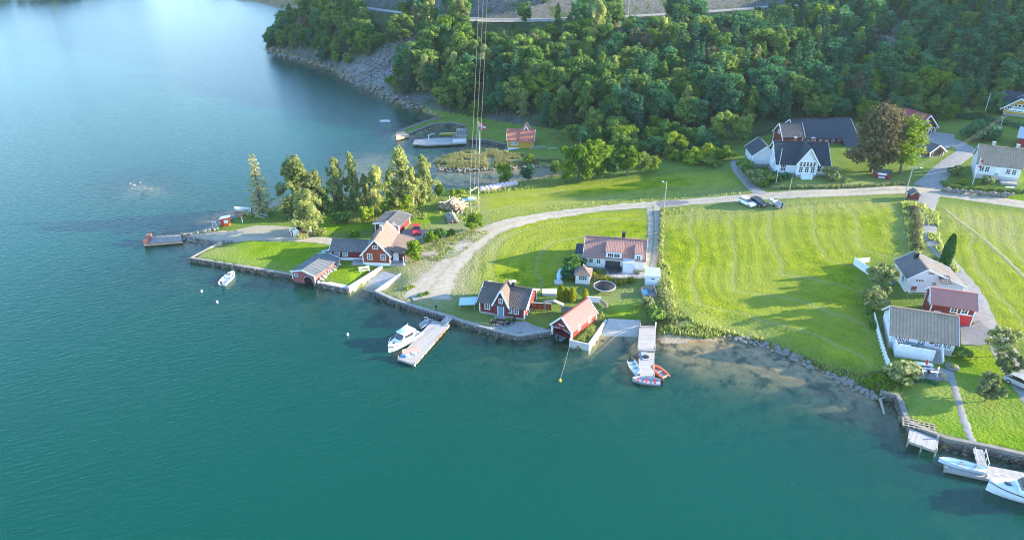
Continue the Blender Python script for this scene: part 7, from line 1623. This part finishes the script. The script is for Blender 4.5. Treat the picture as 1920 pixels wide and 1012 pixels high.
def guard_rail(off, label):
    P = ROADC; r = empty('guard_rail', (P[20][0], P[20][1], 0), 0, label, 'guard rail'); prev = None; o = P[20]
    for i in range(20, 118, 2):
        d = P[i + 1] - P[i - 1]; d = d / np.hypot(*d); n = np.array((-d[1], d[0])) * off; p = P[i] + n; z = gz(*P[i]) + .15; q = Vector((p[0] - o[0], p[1] - o[1], z))
        MB().box(q.x - .06, q.x + .06, q.y - .06, q.y + .06, q.z - .5, q.z + .7).build('post', MATS['galvanised'], r)
        if prev is not None: MB().beam(prev + Vector((0, 0, .6)), q + Vector((0, 0, .6)), .08, .34).build('rail', MATS['galvanised'], r)
        prev = q
guard_rail(-3.9, 'steel guard rail along the near edge of the main road')
def road_pt(px):
    best = min(ROADC, key=lambda p: abs(imgx(p[0], p[1], gz(*p))[0] - px)); return best
p = road_pt(1044); r = empty('road_sign', (p[0], p[1] - 4.6, gz(p[0], p[1]) - .1), 0, 'yellow warning sign beside the main road', 'sign'); MB().box(-.06, .06, -.04, .04, -1, 3.0).build('post', MATS['galvanised'], r); MB().box(-.5, .5, -.09, -.05, 2.0, 3.4).build('plate', MATS['yellow_paint'], r)
for px in (1185, 1322): p = road_pt(px); r = empty('street_lamp', (p[0], p[1] + 4.6, gz(p[0], p[1])), 0, 'slim lamp post behind the main road, %s' % ('left one' if px < 1200 else 'right one'), 'lamp post'); MB().tube([(0, 0, -.5), (0, 0, 7)], [.09, .06], 6).build('post', MATS['galvanised'], r); MB().beam((0, 0, 7), (0, -1.2, 7.2), .1, .1).build('arm', MATS['galvanised'], r)
# wrapped hay bales, log piles
for i in range(9):
    t = i / 8; x, y, z = PG(904 + 62 * t, 359 - 10.5 * t); r = empty('hay_bale', (x, y, z), .15 + rnd(-.15, .15), 'pinkish wrapped round hay bale in the row along the creek', 'hay bale', 'wrapped bales along the creek')
    MB().tube([(0, -.62, .6), (0, -.55, .6), (0, .55, .6), (0, .62, .6)], [.5, .62, .62, .5], 14).build('wrap', MATS['bale_wrap'], r)
LOG = MB().tube([(-2.0, 0, 0), (0, .05, 0), (2.0, 0, 0)], [.17, .15, .12], 7).mesh('log'); LOG.materials.append(MATS['raw_wood']); LOG2 = LOG.copy(); LOG2.materials.clear(); LOG2.materials.append(MATS['weathered_wood'])
def log_pile(px, py, label, n, hd, spread, hgt, me, mess=.5):
    x, y, z = PG(px, py); r = empty('log_pile', (x, y, z), math.radians(hd), label, 'log pile')
    for i in range(n): t = rnd(-1, 1); o = mesh_obj('log', me, None, r); o.location = (rnd(-.6, .6), t * spread, .15 + rnd(0, 1) * hgt * (1 - abs(t) ** 2)); o.rotation_euler = (0, rnd(-.18, .18) * mess, rnd(-.5, .5) * mess); o.scale = (rnd(.75, 1.15),) + (rnd(.8, 1.3),) * 2
log_pile(850, 390, 'big heap of pale logs beside the pole pair', 85, 70, 2.6, 1.9, LOG, 1.0); log_pile(847, 411, 'grey stack of weathered logs below the big log heap', 45, 105, 1.0, 1.1, LOG2, .25)
# stepping stones of the garden path, boulders on the lawn edge
# far headland at the upper left
hx, hy = np.meshgrid(np.linspace(-560, -352, 40), np.linspace(578, 760, 30)); hz = -2 + 17 * np.clip((hy - 586) / 60, 0, 1) * np.clip((-356 - hx) / 30, 0, 1) + vnoise(hx, hy, 18, 6) * 1.5
hme = grid_mesh('headland', hz, [MATS['hillside_cover']], hx, hy); set_attr(hme, 'rock', np.where(hz < 2.5, .9, 0)); set_attr(hme, 'scree', hz * 0); tag(mesh_obj('headland', hme), kind='structure')
for i in range(34):
    x, y = rnd(-440, -362), rnd(592, 625); z = -2 + 17 * min(1, max(0, (y - 586) / 60)) * min(1, (-356 - x) / 30)
    if z > .6: plant(random.choice(('g0', 'g1', 'd0', 's1')), x, y, rnd(7, 12), 'tree on the far headland at the upper left corner', 'tree', 'trees on the far headland', z=z - .3)

# ================================================================== the air: thin even haze
def haze():
    m = bpy.data.materials.new('thin_haze'); m.use_nodes = True; t = m.node_tree
    t.nodes.remove(t.nodes['Principled BSDF']); v = t.nodes.new('ShaderNodeVolumePrincipled')
    v.inputs['Color'].default_value = (.72, .92, 1.0, 1); v.inputs['Density'].default_value = .00008; v.inputs['Anisotropy'].default_value = .2
    t.links.new(v.outputs[0], t.nodes['Material Output'].inputs['Volume'])
    tag(MB().box(-4600, 4600, -1500, 6500, -12, 135).build('haze', m), 'thin pale haze filling the valley air', 'haze', kind='stuff')
haze()
